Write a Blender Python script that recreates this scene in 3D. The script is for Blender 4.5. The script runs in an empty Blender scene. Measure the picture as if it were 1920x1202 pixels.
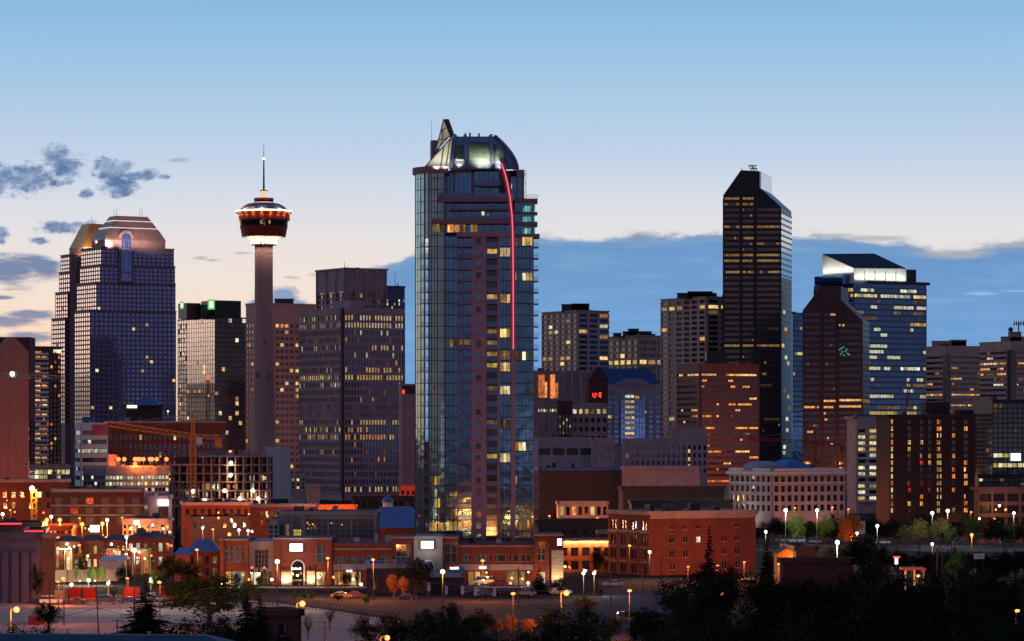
import bpy, math, random
from mathutils import Vector, Matrix
R = math.radians
rnd = random.Random(7)
SC = bpy.context.scene
COL = SC.collection
# ------------------------------------------------------------------ camera
F, HZ, H, CX = 5900.0, 813.0, 35.0, 960.0      # focal length and horizon in photo pixels, eye height in m
cam = bpy.data.cameras.new("camera"); co = bpy.data.objects.new("camera", cam); COL.objects.link(co)
co.location = (0, 0, H); co.rotation_euler = (R(90), 0, 0)
cam.sensor_width = 36; cam.lens = 36 * F / 1920; cam.shift_y = (HZ - 601) / 1920
cam.clip_start = 1; cam.clip_end = 40000
SC.camera = co
# ------------------------------------------------------------------ exposure
vs = SC.view_settings
vs.view_transform = 'Standard'; vs.look = 'None'; vs.exposure = 0; vs.gamma = 1; vs.use_curve_mapping = False

def lin(c):
    c = c / 255.0
    return c / 12.92 if c <= .04045 else ((c + .055) / 1.055) ** 2.4
def S(r, g, b): return (lin(r), lin(g), lin(b), 1)

class NT:
    """small helper for node trees"""
    def __init__(s, nt): s.nt = nt; s.nt.nodes.clear()
    def n(s, t, **k):
        o = s.nt.nodes.new(t)
        for a, v in k.items(): setattr(o, a, v)
        return o
    def put(s, sock, v):
        if isinstance(v, bpy.types.NodeSocket): s.nt.links.new(v, sock)
        elif v is not None: sock.default_value = v
    def m(s, op, a, b=None, c=None, clamp=False):
        o = s.n('ShaderNodeMath', operation=op, use_clamp=clamp)
        for i, v in enumerate((a, b, c)):
            if v is not None: s.put(o.inputs[i], v)
        return o.outputs[0]
    def step(s, v, lo, hi):
        o = s.n('ShaderNodeMapRange', interpolation_type='SMOOTHSTEP')
        s.put(o.inputs[0], v); o.inputs[1].default_value = lo; o.inputs[2].default_value = hi
        o.inputs[3].default_value = 0; o.inputs[4].default_value = 1
        return o.outputs[0]
    def ramp(s, v, stops, mode='LINEAR'):
        o = s.n('ShaderNodeValToRGB'); e = o.color_ramp.elements; o.color_ramp.interpolation = mode
        while len(e) < len(stops): e.new(.5)
        for el, (p, c) in zip(e, stops): el.position = p
        for el, (p, c) in zip(e, stops): el.color = c
        s.put(o.inputs[0], v); return o.outputs[0]
    def mix(s, f, a, b, mode='MIX'):
        o = s.n('ShaderNodeMixRGB', blend_type=mode)
        s.put(o.inputs[0], f); s.put(o.inputs[1], a); s.put(o.inputs[2], b); return o.outputs[0]
    def noise(s, vec, scale, detail=3, rough=.55):
        o = s.n('ShaderNodeTexNoise'); o.inputs['Scale'].default_value = scale
        o.inputs['Detail'].default_value = detail; o.inputs['Roughness'].default_value = rough
        s.put(o.inputs['Vector'], vec); return o.outputs[0]
    def xyz(s, x, y, z):
        o = s.n('ShaderNodeCombineXYZ'); s.put(o.inputs[0], x); s.put(o.inputs[1], y); s.put(o.inputs[2], z); return o.outputs[0]

# ------------------------------------------------------------------ sky (dusk, afterglow low in the west-north-west)
w = bpy.data.worlds.new("World"); SC.world = w; w.use_nodes = True
t = NT(w.node_tree)
tc = t.n('ShaderNodeTexCoord').outputs['Generated']
sx = t.n('ShaderNodeSeparateXYZ'); t.put(sx.inputs[0], tc); x, y, z = sx.outputs
r = t.m('SQRT', t.m('ADD', t.m('MULTIPLY', x, x), t.m('MULTIPLY', y, y)))
r = t.m('MAXIMUM', r, .001)
tel = t.m('MULTIPLY', z, 1.0)
glow = t.m('DIVIDE', t.m('ADD', t.m('MULTIPLY', x, -.45), t.m('MULTIPLY', y, .893)), r)   # 1 towards the afterglow
front = t.ramp(tel, [(0, S(250, 205, 170)), (.022, S(252, 212, 178)), (.036, S(250, 224, 202)), (.05, S(242, 228, 217)),
                     (.063, S(230, 226, 226)), (.076, S(212, 220, 232)), (.0905, S(190, 209, 232)), (.112, S(164, 200, 230)),
                     (.138, S(135, 184, 223)), (.3, S(88, 138, 190)), (1, S(72, 104, 150))])
back = t.ramp(tel, [(0, S(118, 100, 106)), (.08, S(118, 104, 116)), (.25, S(102, 108, 142)), (1, S(72, 104, 150))])
sky = t.mix(t.step(glow, -.35, .82), back, front)
# right-hand half of the photo: a little cooler near the horizon
yy = t.m('MAXIMUM', y, .05)
U = t.m('ADD', CX, t.m('MULTIPLY', F, t.m('DIVIDE', x, yy)))          # bearing and elevation of a sky direction
V = t.m('SUBTRACT', HZ, t.m('MULTIPLY', F, t.m('DIVIDE', z, yy)))
infront = t.step(y, .25, .45)
sky = t.mix(t.m('MULTIPLY', t.m('MULTIPLY', t.step(U, 500, 1500), t.step(V, 330, 460)), .55), sky, S(226, 226, 228))
n1 = t.noise(t.xyz(t.m('MULTIPLY', U, .012), t.m('MULTIPLY', V, .03), 0.0), 1.0, 5, .6)
n2 = t.noise(t.xyz(t.m('MULTIPLY', U, .024), t.m('MULTIPLY', V, .04), 3.0), 1.0, 8, .68)
n3 = t.noise(t.xyz(t.m('MULTIPLY', U, .006), t.m('MULTIPLY', V, .05), 7.0), 1.0, 5, .6)
n4 = t.noise(t.xyz(t.m('MULTIPLY', U, .012), t.m('MULTIPLY', V, .05), 11.0), 1.0, 7, .62)
def blobs(lst, nz, amp, lo, hi):
    m = None
    for (u, v, a, b) in lst:
        du = t.m('DIVIDE', t.m('SUBTRACT', U, u), a); dv = t.m('DIVIDE', t.m('SUBTRACT', V, v), b)
        d = t.m('SUBTRACT', 1.0, t.m('SQRT', t.m('ADD', t.m('MULTIPLY', du, du), t.m('MULTIPLY', dv, dv))))
        m = d if m is None else t.m('MAXIMUM', m, d)
    m = t.m('MAXIMUM', m, -.6)
    m = t.m('ADD', m, t.m('MULTIPLY', t.m('SUBTRACT', nz, .5), amp))
    return t.m('MULTIPLY', t.step(m, lo, hi), infront)
# the long flat bank of cloud on the right
edge = t.ramp(t.m('DIVIDE', t.m('SUBTRACT', U, 400), 1600), [(p, (v, v, v, 1)) for p, v in
    [((a - 400) / 1600, (b - 380) / 500) for a, b in
     [(480, 830), (590, 640), (640, 545), (692, 503), (780, 474), (900, 452), (1018, 444), (1200, 443), (1350, 437), (1500, 442), (1640, 448),
      (1720, 462), (1770, 472), (1850, 462), (1920, 453), (2000, 446)]]])
edge = t.m('ADD', 380, t.m('MULTIPLY', edge, 500))
below = t.m('SUBTRACT', V, edge)
bank = t.m('MULTIPLY', t.step(t.m('ADD', below, t.m('MULTIPLY', t.m('SUBTRACT', n1, .5), 38)), -3, 9), infront)
bankcol = t.ramp(t.m('DIVIDE', below, 400), [(0, S(128, 160, 200)), (.05, S(108, 152, 200)), (.4, S(112, 160, 211)), (1, S(104, 152, 206))])
bankcol = t.mix(t.m('MULTIPLY', t.step(n3, .4, .75), .3), bankcol, S(150, 188, 226))
sky = t.mix(bank, sky, bankcol)
fr = t.m('MULTIPLY', t.m('MULTIPLY', t.step(below, -16, 0), t.step(below, 16, 2)), t.step(n1, .44, .7))
sky = t.mix(t.m('MULTIPLY', t.m('MULTIPLY', fr, infront), .8), sky, S(140, 152, 172))
wisp = blobs([(1800, 476, 85, 15), (1900, 460, 90, 8), (1640, 447, 90, 8), (1560, 441, 60, 6)], n3, 1.3, .0, .7)
sky = t.mix(t.m('MULTIPLY', wisp, .75), sky, S(176, 178, 184))
wisp2 = blobs([(1840, 551, 55, 6), (1905, 546, 40, 3)], n3, .8, .1, .8)
sky = t.mix(t.m('MULTIPLY', wisp2, .8), sky, S(160, 194, 228))
# small cumulus on the left
cum = blobs([(-10, 335, 85, 38), (50, 335, 80, 32), (108, 292, 36, 26), (130, 315, 40, 34), (212, 318, 46, 26), (222, 350, 44, 22), (262, 330, 56, 12), (305, 332, 20, 8), (162, 362, 16, 12),
             (120, 425, 60, 16), (76, 452, 24, 8), (4, 440, 18, 22)], n2, 2.4, -.05, .62)
sky = t.mix(t.m('MULTIPLY', cum, .92), sky, t.mix(t.step(n2, .36, .66), S(150, 170, 200), S(72, 106, 156)))
cum2 = blobs([(20, 506, 112, 38), (75, 500, 52, 28), (-10, 600, 120, 16), (50, 590, 70, 11), (-10, 558, 50, 6), (60, 632, 70, 13), (20, 640, 60, 14)], n4, 1.7, .0, .6)
sky = t.mix(t.m('MULTIPLY', cum2, .9), sky, t.mix(t.step(V, 480, 660), S(92, 122, 166), S(136, 140, 170)))
cum3 = blobs([(532, 562, 44, 30), (500, 575, 52, 22), (560, 580, 40, 24), (600, 590, 30, 20)], n2, 1.2, .1, .5)
sky = t.mix(t.m('MULTIPLY', cum3, .92), sky, S(118, 152, 194))
wi = blobs([(372, 484, 30, 7), (398, 488, 22, 4), (452, 475, 28, 5), (590, 515, 20, 9), (540, 520, 34, 5), (330, 300, 40, 8)], n2, 2.2, .15, 1.0)
sky = t.mix(t.m('MULTIPLY', wi, .6), sky, S(150, 148, 160))
# soft streaks in the warm band
streak = t.m('MULTIPLY', t.m('MULTIPLY', t.step(n3, .5, .75), t.step(V, 420, 520)), t.m('MULTIPLY', infront, t.step(U, 700, 300)))
sky = t.mix(t.m('MULTIPLY', streak, .35), sky, S(236, 176, 150))
dark = t.step(z, -.02, .0)
sky = t.mix(dark, S(40, 40, 52), sky)
bg = t.n('ShaderNodeBackground'); t.put(bg.inputs[0], sky); bg.inputs[1].default_value = 1.0
out = t.n('ShaderNodeOutputWorld'); t.put(out.inputs[0], bg.outputs[0])
# ------------------------------------------------------------------ last light of the sun, just under the horizon to the left
sl = bpy.data.lights.new("sun", 'SUN'); so = bpy.data.objects.new("sun", sl); COL.objects.link(so)
sl.energy = .10; sl.angle = R(14); sl.color = (1, .62, .45)
so.rotation_euler = Vector((.80, -.58, -.14)).to_track_quat('-Z', 'Y').to_euler()

# ------------------------------------------------------------------ geometry helpers
def lx(px, D): return (px - CX) / F * D
def zz(py, D): return H - (py - HZ) / F * D
def P(px, py, D): return Vector((lx(px, D), D, zz(py, D)))
def Dg(py, h=0.0): return (H - h) * F / (py - HZ)          # how far a point of height h lies that shows at py

class MB:
    def __init__(s): s.v = []; s.f = []; s.mi = []
    def poly(s, pts, mi=0):
        i = len(s.v); s.v += [tuple(p) for p in pts]; s.f.append(tuple(range(i, i + len(pts)))); s.mi.append(mi)
    def hexa(s, b, tp, mi=0):
        """b, tp: four bottom and four top corners, counter-clockwise from above"""
        i = len(s.v); s.v += [tuple(p) for p in b] + [tuple(p) for p in tp]
        for q in ((3, 2, 1, 0), (4, 5, 6, 7), (0, 1, 5, 4), (1, 2, 6, 5), (2, 3, 7, 6), (3, 0, 4, 7)):
            s.f.append(tuple(i + k for k in q)); s.mi.append(mi)
    def box(s, o, u, v, z0, z1, mi=0):
        """o: base corner, u and v: horizontal edge vectors (u x v up)"""
        o = Vector(o); u = Vector(u); v = Vector(v)
        c = [o, o + u, o + u + v, o + v]
        s.hexa([(p.x, p.y, z0) for p in c], [(p.x, p.y, z1) for p in c], mi)
    def bx(s, cx, cy, cz, sx, sy, sz, mi=0):
        s.box((cx - sx / 2, cy - sy / 2, 0), (sx, 0, 0), (0, sy, 0), cz - sz / 2, cz + sz / 2, mi)
    def prism(s, pts, z0, z1, mi=0, top=None):
        n = len(pts); i = len(s.v)
        s.v += [(p[0], p[1], z0) for p in pts] + [(p[0], p[1], z1) for p in pts]
        for k in range(n):
            j = (k + 1) % n; s.f.append((i + k, i + j, i + n + j, i + n + k)); s.mi.append(mi)
        s.f.append(tuple(i + n + k for k in range(n))); s.mi.append(mi if top is None else top)
        s.f.append(tuple(i + k for k in reversed(range(n)))); s.mi.append(mi)
    def extrude(s, pts, e, mi=0, side=None):
        """pts: a closed outline (clockwise or not), e: extrusion vector"""
        n = len(pts); i = len(s.v); e = Vector(e); pts = [Vector(p) for p in pts]
        s.v += [tuple(p) for p in pts] + [tuple(p + e) for p in pts]
        s.f.append(tuple(i + k for k in range(n))); s.mi.append(mi)
        s.f.append(tuple(i + n + k for k in reversed(range(n)))); s.mi.append(mi)
        for k in range(n):
            j = (k + 1) % n; s.f.append((i + j, i + k, i + n + k, i + n + j)); s.mi.append(mi if side is None else side)
    def tube(s, a, b, r0, r1=None, n=6, mi=0):
        a = Vector(a); b = Vector(b); r1 = r0 if r1 is None else r1
        d = (b - a).normalized(); q = d.to_track_quat('Z', 'Y'); i = len(s.v)
        for c, rr in ((a, r0), (b, r1)):
            for k in range(n):
                an = 2 * math.pi * k / n
                s.v.append(tuple(c + q @ Vector((math.cos(an) * rr, math.sin(an) * rr, 0))))
        for k in range(n):
            j = (k + 1) % n; s.f.append((i + k, i + j, i + n + j, i + n + k)); s.mi.append(mi)
        s.f.append(tuple(i + k for k in reversed(range(n)))); s.mi.append(mi)
        s.f.append(tuple(i + n + k for k in range(n))); s.mi.append(mi)
    def lathe(s, c, prof, n=40, mi=0, cap=True):
        """prof: list of (radius, z)"""
        i = len(s.v); c = Vector(c)
        for rr, zc in prof:
            for k in range(n):
                an = 2 * math.pi * k / n
                s.v.append((c.x + rr * math.cos(an), c.y + rr * math.sin(an), c.z + zc))
        for q in range(len(prof) - 1):
            for k in range(n):
                j = (k + 1) % n
                s.f.append((i + q * n + k, i + q * n + j, i + (q + 1) * n + j, i + (q + 1) * n + k)); s.mi.append(mi)
        if cap:
            s.f.append(tuple(i + k for k in reversed(range(n)))); s.mi.append(mi)
            s.f.append(tuple(i + (len(prof) - 1) * n + k for k in range(n))); s.mi.append(mi)
    def ball(s, c, rr, mi=0, n=10, m=6, sz=1.0):
        s.lathe(c, [(max(.001, rr * math.sin(math.pi * k / m)), -rr * sz * math.cos(math.pi * k / m)) for k in range(m + 1)], n, mi, False)
    def build(s, name, mats, parent=None, smooth=False, org=None):
        me = bpy.data.meshes.new(name)
        o0 = parent_origin(parent) if org is None else Vector(org)
        me.from_pydata([(a - o0.x, b - o0.y, c - o0.z) for a, b, c in s.v], [], s.f)
        mats = mats if isinstance(mats, (list, tuple)) else [mats]
        for q in mats: me.materials.append(q)
        if len(mats) > 1: me.polygons.foreach_set('material_index', s.mi)
        if smooth: me.polygons.foreach_set('use_smooth', [True] * len(s.f))
        o = bpy.data.objects.new(name, me); COL.objects.link(o)
        if parent is not None: o.parent = parent
        elif org is not None: o.location = o0
        return o
ORG = {}
def parent_origin(p):
    if p is None: return Vector((0, 0, 0))
    return ORG[p.name]
def thing(name, label, cat, loc, group=None):
    o = bpy.data.objects.new(name, None); COL.objects.link(o); o.location = loc; o.empty_display_size = .5
    o['label'] = label; o['category'] = cat
    if group: o['group'] = group
    ORG[o.name] = Vector(loc); return o
def tag(o, label, cat, group=None):
    o['label'] = label; o['category'] = cat
    if group: o['group'] = group
    return o
def sub(o, parent):
    """register a mesh part as parent of sub-parts (same origin as its thing)"""
    ORG[o.name] = ORG[parent.name]; return o
def kind(o, k): o['kind'] = k; return o

# ------------------------------------------------------------------ materials
MATS = {}
def mat(name, col, rough=.7, spec=.3, metal=0.0, var=.18, scale=.25, stretch=(1, 1, 1), bands=None):
    if name in MATS: return MATS[name]
    m = bpy.data.materials.new(name); m.use_nodes = True; q = NT(m.node_tree)
    b = q.n('ShaderNodeBsdfPrincipled'); o = q.n('ShaderNodeOutputMaterial'); q.put(o.inputs[0], b.outputs[0])
    tc = q.n('ShaderNodeTexCoord').outputs['Object']
    mp = q.n('ShaderNodeMapping'); q.put(mp.inputs[0], tc); mp.inputs['Scale'].default_value = stretch
    n = q.noise(mp.outputs[0], scale, 5, .6); c = (*col[:3], 1)
    lo = tuple(k * (1 - var * 1.6) for k in col[:3]) + (1,); hi = tuple(min(1, k * (1 + var * 1.6)) for k in col[:3]) + (1,)
    cc = q.ramp(n, [(.25, lo), (.5, c), (.75, hi)])
    n2 = q.noise(tc, scale * 9, 3, .6)
    cc = q.mix(.22, cc, q.ramp(n2, [(.3, lo), (.7, hi)]))
    if bands:
        bt = q.n('ShaderNodeTexBrick'); q.put(bt.inputs['Vector'], q.xyz(q.m('ADD', q_sep(q, tc, 0), q_sep(q, tc, 1)), q_sep(q, tc, 2), 0.0))
        bt.inputs['Scale'].default_value = 1; bt.inputs['Brick Width'].default_value = bands[0]; bt.inputs['Row Height'].default_value = bands[1]
        bt.inputs['Mortar Size'].default_value = bands[2]
        bt.inputs['Color1'].default_value = (1, 1, 1, 1); bt.inputs['Color2'].default_value = (.82, .82, .82, 1); bt.inputs['Mortar'].default_value = (.62, .62, .62, 1)
        cc = q.mix(1.0, cc, bt.outputs[0], 'MULTIPLY')
    q.put(b.inputs['Base Color'], cc)
    b.inputs['Roughness'].default_value = rough; b.inputs['Metallic'].default_value = metal
    b.inputs['Specular IOR Level'].default_value = spec
    MATS[name] = m; return m
def q_sep(q, v, i):
    o = q.n('ShaderNodeSeparateXYZ'); q.put(o.inputs[0], v); return o.outputs[i]
def glass(name, tint, rough=.06, refl=.85, wob=.012, wscale=.4):
    """coated window glass: a tinted mirror over a dark interior, slightly uneven from pane to pane"""
    if name in MATS: return MATS[name]
    m = bpy.data.materials.new(name); m.use_nodes = True; q = NT(m.node_tree)
    b = q.n('ShaderNodeBsdfPrincipled'); o = q.n('ShaderNodeOutputMaterial'); q.put(o.inputs[0], b.outputs[0])
    tc = q.n('ShaderNodeTexCoord').outputs['Object']
    n = q.noise(tc, .35, 2, .5)
    q.put(b.inputs['Base Color'], q.ramp(n, [(.3, tuple(k * .8 for k in tint) + (1,)), (.7, tuple(min(1, k * 1.15) for k in tint) + (1,))]))
    b.inputs['Metallic'].default_value = refl; b.inputs['Roughness'].default_value = rough
    bp = q.n('ShaderNodeBump'); bp.inputs['Strength'].default_value = 1; bp.inputs['Distance'].default_value = wob
    q.put(bp.inputs['Height'], q.noise(tc, wscale, 1, .4)); q.put(b.inputs['Normal'], bp.outputs[0])
    MATS[name] = m; return m
def lit(name, col, strength, var=.88, scale=.95):
    """a lit room behind a window: uneven light, curtains and furniture as vertical patches"""
    if name in MATS: return MATS[name]
    m = bpy.data.materials.new(name); m.use_nodes = True; q = NT(m.node_tree)
    e = q.n('ShaderNodeEmission'); o = q.n('ShaderNodeOutputMaterial'); q.put(o.inputs[0], e.outputs[0])
    tc = q.n('ShaderNodeTexCoord').outputs['Object']
    mp = q.n('ShaderNodeMapping'); q.put(mp.inputs[0], tc); mp.inputs['Scale'].default_value = (1, 1, .45)
    n = q.noise(mp.outputs[0], scale, 3, .6)
    f = q.ramp(n, [(.28, (1 - var,) * 3 + (1,)), (.62, (1.0,) * 3 + (1,))])
    hot = q.step(q.noise(tc, scale * 1.7, 1, .5), .58, .72)
    c = q.mix(q.m('MULTIPLY', hot, .55), col, (1, .9, .66, 1))
    q.put(e.inputs[0], q.mix(1.0, c, f, 'MULTIPLY'))
    ri = q.n('ShaderNodeObjectInfo').outputs['Random']
    q.put(e.inputs[1], q.m('MULTIPLY', strength, q.m('ADD', .32, q.m('MULTIPLY', ri, 1.15))))
    MATS[name] = m; return m
def lampmat(name, col, strength):
    if name in MATS: return MATS[name]
    m = bpy.data.materials.new(name); m.use_nodes = True; q = NT(m.node_tree)
    e = q.n('ShaderNodeEmission'); o = q.n('ShaderNodeOutputMaterial'); q.put(o.inputs[0], e.outputs[0])
    e.inputs[0].default_value = (*col, 1); e.inputs[1].default_value = strength
    m.cycles.emission_sampling = 'NONE' if strength < 3 else 'AUTO'
    MATS[name] = m; return m
L_ = {'warm': lit('lit_room_warm', S(255, 206, 124), 1.1), 'amber': lit('lit_room_amber', S(252, 172, 84), 1.05), 'yellow': lit('lit_room_yellow', S(252, 226, 146), 1.0),
      'white': lit('lit_room_white', S(255, 240, 200), 1.05), 'cool': lit('lit_room_cool', S(232, 238, 200), 1.05), 'dim': lit('lit_room_dim', S(190, 144, 92), .36),
      'orange': lit('lit_room_orange', S(255, 138, 58), 1.05), 'teal': lit('lit_room_teal', S(130, 232, 214), .75), 'red': lit('lit_room_red', S(240, 70, 40), .7), 'gold': lit('lit_room_gold', S(244, 204, 104), .8)}
for m_ in L_.values(): m_.cycles.emission_sampling = 'NONE'
# ------------------------------------------------------------------ buildings: framework
TH = R(31)                                        # the street grid, turned against the view
class Fc:
    def __init__(s, o, u, w): s.o = Vector(o); s.u = Vector(u).normalized(); s.w = w; s.n = s.u.cross(Vector((0, 0, 1)))
    def p(s, a, d, z): q = s.o + s.u * a + s.n * d; return Vector((q.x, q.y, z))
def fb(mb, fc, a0, a1, z0, z1, d0, d1, mi=0):
    mb.box(fc.p(a0, d1, 0), fc.u * (a1 - a0), -fc.n * (d1 - d0), z0, z1, mi)
def pane(mb, fc, a0, a1, z0, z1, d, mi=0):
    mb.poly([fc.p(a0, d, z0), fc.p(a1, d, z0), fc.p(a1, d, z1), fc.p(a0, d, z1)], mi)
class Block:
    """a rectangular block on the street grid seen with left edge l, near corner c and right edge r (photo pixels) at distance D"""
    def __init__(s, l, c, r, top, D, th=TH, base=0.0, dl=None, dr=None):
        u = Vector((math.cos(th), math.sin(th), 0)); v = Vector((-math.sin(th), math.cos(th), 0))
        C = Vector((lx(c, D), D, 0)); tl = (l - CX) / F; tr = (r - CX) / F
        s.wr = dr if dr else (tr * D - C.x) / (u.x - tr * u.y)
        s.wl = dl if dl else (C.x - tl * D) / (-v.x + tl * v.y)
        if not 2 < s.wl < 70: s.wl = 20.0                  # the left face is turned away
        s.C, s.u, s.v, s.D = C, u, v, D; s.z0 = base; s.z1 = zz(top, D)
        s.right = Fc(C, u, s.wr); s.left = Fc(C + v * s.wl, -v, s.wl)
        s.back = Fc(C + u * s.wr + v * s.wl, -u, s.wr); s.far = Fc(C + u * s.wr, v, s.wl)
        s.pts = [C, C + u * s.wr, C + u * s.wr + v * s.wl, C + v * s.wl]
    def inset(s, a, b=None):
        b = a if b is None else b
        return [s.C + s.u * a + s.v * b, s.C + s.u * (s.wr - a) + s.v * b, s.C + s.u * (s.wr - a) + s.v * (s.wl - b), s.C + s.u * a + s.v * (s.wl - b)]
    def z(s, py): return zz(py, s.D)
class Bld:
    def __init__(s, name, label, mats, loc, cat='building', group=None):
        s.t = thing(name, label, cat, (loc[0], loc[1], 0), group); s.mats = mats; s.wall = MB(); s.wins = []
    def add(s, mb, name, m, smooth=False, parent=None): return mb.build(name, m, parent or s.t, smooth)
    def done(s, cap=100):
        if s.wall.f: s.wo = s.wall.build('wall', s.mats, s.t)
        wins = s.wins
        # lit windows and the largest ones first; past a hundred of them the remaining ones are one part
        wins.sort(key=lambda q: -((q[4] - q[3]) * (q[2] - q[1]) * (2.5 if q[6] else 1)))
        for (fc, a0, a1, z0, z1, m, il, d) in wins[:cap]:
            q = MB(); pane(q, fc, a0, a1, z0, z1, d); q.build('window', m, s.t)
        rest = wins[cap:]
        if rest:
            q = MB(); ms = []
            for (fc, a0, a1, z0, z1, m, il, d) in rest:
                if m not in ms: ms.append(m)
                pane(q, fc, a0, a1, z0, z1, d, ms.index(m))
            kind(q.build('small_window', ms, s.t), 'stuff')
        return s
def pick(lit_, row, col, rr):
    """lit_: {'p': chance, 'm': kinds, 'rows': {row: (chance, kinds)}}"""
    if not lit_: return None
    p, ms = lit_.get('p', 0), lit_.get('m', 'warm')
    if row in lit_.get('rows', {}): p, ms = lit_['rows'][row]
    if 'cols' in lit_ and row in lit_['cols'] and not (lit_['cols'][row][0] <= col <= lit_['cols'][row][1]): p = lit_.get('p', 0)
    if rr.random() < p:
        ms = ms.split(); return L_[rr.choice(ms)]
    return None
def facade(b, fc, z0, z1, rows, cols, pf, sf, gl, lit_=None, a0=0.0, a1=None, depth=.35, sheet=None, ribbon=False, ribs=0, mi=0, seed=1, sub_=3, rec=.04, run=False):
    """wall grid proud of the window plane. rows x cols openings between z0 and z1; pf, sf: pier and spandrel share. ribbon: the whole row is one strip of glass, lit in pieces"""
    if ribbon: cols = int(cols * 1.6); run = True
    a1 = fc.w if a1 is None else a1; rr = random.Random(seed); W = a1 - a0; fh = (z1 - z0) / rows; bw = W / cols
    for k in range(rows + 1):
        zc = z0 + k * fh; hh = fh * sf / 2
        lo = zc - hh if k else zc; hi = zc + hh if k < rows else zc
        if hi - lo > .02: fb(b.wall, fc, a0, a1, lo, hi, -.05, depth, mi)
    if not ribbon:
        for k in range(cols + 1):
            ac = a0 + k * bw; hw = bw * pf / 2
            fb(b.wall, fc, max(a0, ac - hw), min(a1, ac + hw), z0, z1, -.05, depth + .05, mi)
    elif ribs:
        for k in range(ribs + 1):
            ac = a0 + W * k / ribs; fb(b.wall, fc, max(a0, ac - pf), min(a1, ac + pf), z0, z1, -.05, depth + .05, mi)
    else:
        for ac in (a0, a1 - .5): fb(b.wall, fc, ac, ac + .5, z0, z1, -.05, depth + .05, mi)
    for rw in range(rows):
        zb = z1 - (rw + 1) * fh + fh * sf / 2; zt = z1 - rw * fh - fh * sf / 2
        if ribbon and sheet is not None: b.wins.append((fc, a0, a1, zb, zt, sheet, False, rec))
        last = None
        for cl in range(cols):
            hw = bw * pf / 2 if not ribbon else bw * .06
            lo, hi = a0 + cl * bw + hw, a0 + (cl + 1) * bw - hw
            if run and last is not None and rr.random() < .55: m = last if last else None
            else: m = pick(lit_, rw, cl, rr)
            last = m or False
            if ribbon:
                if m: b.wins.append((fc, lo, hi, zb + fh * .06, zt - fh * .05, m, True, rec + .05))
            else: b.wins.append((fc, lo, hi, zb, zt, m or gl, bool(m), rec))
def roof_rim(b, k, h=1.0, t=.5, mi=0, top=1, z=None, out=.36):
    """flat roof with a low parapet round it"""
    z1 = k.z1 if z is None else z
    b.wall.poly([(p.x, p.y, z1 + .02) for p in k.pts], top)
    if min(k.wr, k.wl) > 9:                              # vents and boxes on the roof
        for _ in range(rnd.randint(2, 5)):
            a, e = rnd.uniform(2, k.wr - 5), rnd.uniform(2, min(k.wl, 16) - 4); s_ = rnd.uniform(1, 3); q = MB()
            q.box(k.C + k.u * a + k.v * e, k.u * s_, k.v * rnd.uniform(1, 2.5), z1, z1 + rnd.uniform(1.0, 2.4)); q.build('roof_unit', rnd.choice([M_dark, M_grey, M_roof]), b.t)
    for fc in (k.right, k.left, k.back, k.far): fb(b.wall, fc, -out, fc.w + out, z1 - .3, z1 + h, -t, out, mi)
def core(b, k, m, name='glazing', z0=0.0, z1=None, inset=0.0):
    q = MB(); q.prism([tuple(p) for p in (k.inset(inset) if inset else k.pts)], z0, k.z1 if z1 is None else z1); return b.add(q, name, m)
def plant_room(b, k, l, r, top, dd=10, m=None, name='roof_plant_room'):
    """box on a flat roof; l, r, top in photo pixels"""
    D = k.D + dd; q = MB(); q.box((lx(l, D), D, 0), Vector((lx(r, D) - lx(l, D), 0, 0)), Vector((0, 8, 0)), k.z1 - .1, zz(top, D))
    q.box((lx(l, D) - .3, D - .3, 0), Vector((lx(r, D) - lx(l, D) + .6, 0, 0)), Vector((0, 8.6, 0)), zz(top, D), zz(top, D) + .35)
    return b.add(q, name, m or b.mats[1])
def mast(b, px, D, py0, py1, r0=.25, name='antenna', m=None):
    q = MB(); q.tube(P(px, py0, D), P(px, py1, D), r0, r0 * .3); return b.add(q, name, m or M_dark)

M_dark = mat('dark_metal', S(52, 50, 56), .5, .4)
M_roof = mat('roof_gravel', S(92, 90, 96), .9, .2, var=.25)
M_mauve = mat('mauve_concrete', S(168, 142, 150), .8)
M_brown = mat('brown_concrete', S(172, 138, 138), .8)
M_pink = mat('pink_concrete', S(190, 150, 142), .85, var=.1)
M_beige = mat('beige_concrete', S(196, 160, 144), .85)
M_grey = mat('grey_concrete', S(150, 146, 150), .85)
M_white = mat('pale_stone', S(214, 208, 206), .8, var=.1)
M_red = mat('red_granite', S(110, 62, 58), .55, .4)
M_brick = mat('red_brick', S(150, 78, 62), .9, bands=(1.2, .35, .05))
M_dull = mat('dull_window_glass', S(92, 88, 100), .4, .3)
M_dbrick = mat('dark_brick', S(98, 68, 62), .9, bands=(1.2, .35, .05))
M_rust = mat('red_brown_granite', S(146, 110, 114), .6)
M_black = mat('black_cladding', S(40, 40, 48), .4, .5)
M_steel = mat('galvanised_steel', S(150, 150, 152), .45, .5, .6)
M_blue = mat('blue_metal_roof', S(70, 98, 150), .5, .5)
G_blue = glass('blue_window_glass', (.19, .35, .86), .05)
G_dark = glass('dark_window_glass', (.10, .11, .14), .08)
G_sky = glass('pale_mirror_glass', (.55, .60, .66), .05)
G_dim = glass('grey_mirror_glass', (.36, .38, .42), .06)
G_teal = glass('teal_window_glass', (.22, .40, .52), .05)
G_deep = glass('deep_blue_glass', (.10, .25, .52), .06)
G_brown = glass('bronze_window_glass', (.16, .13, .14), .1)

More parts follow.
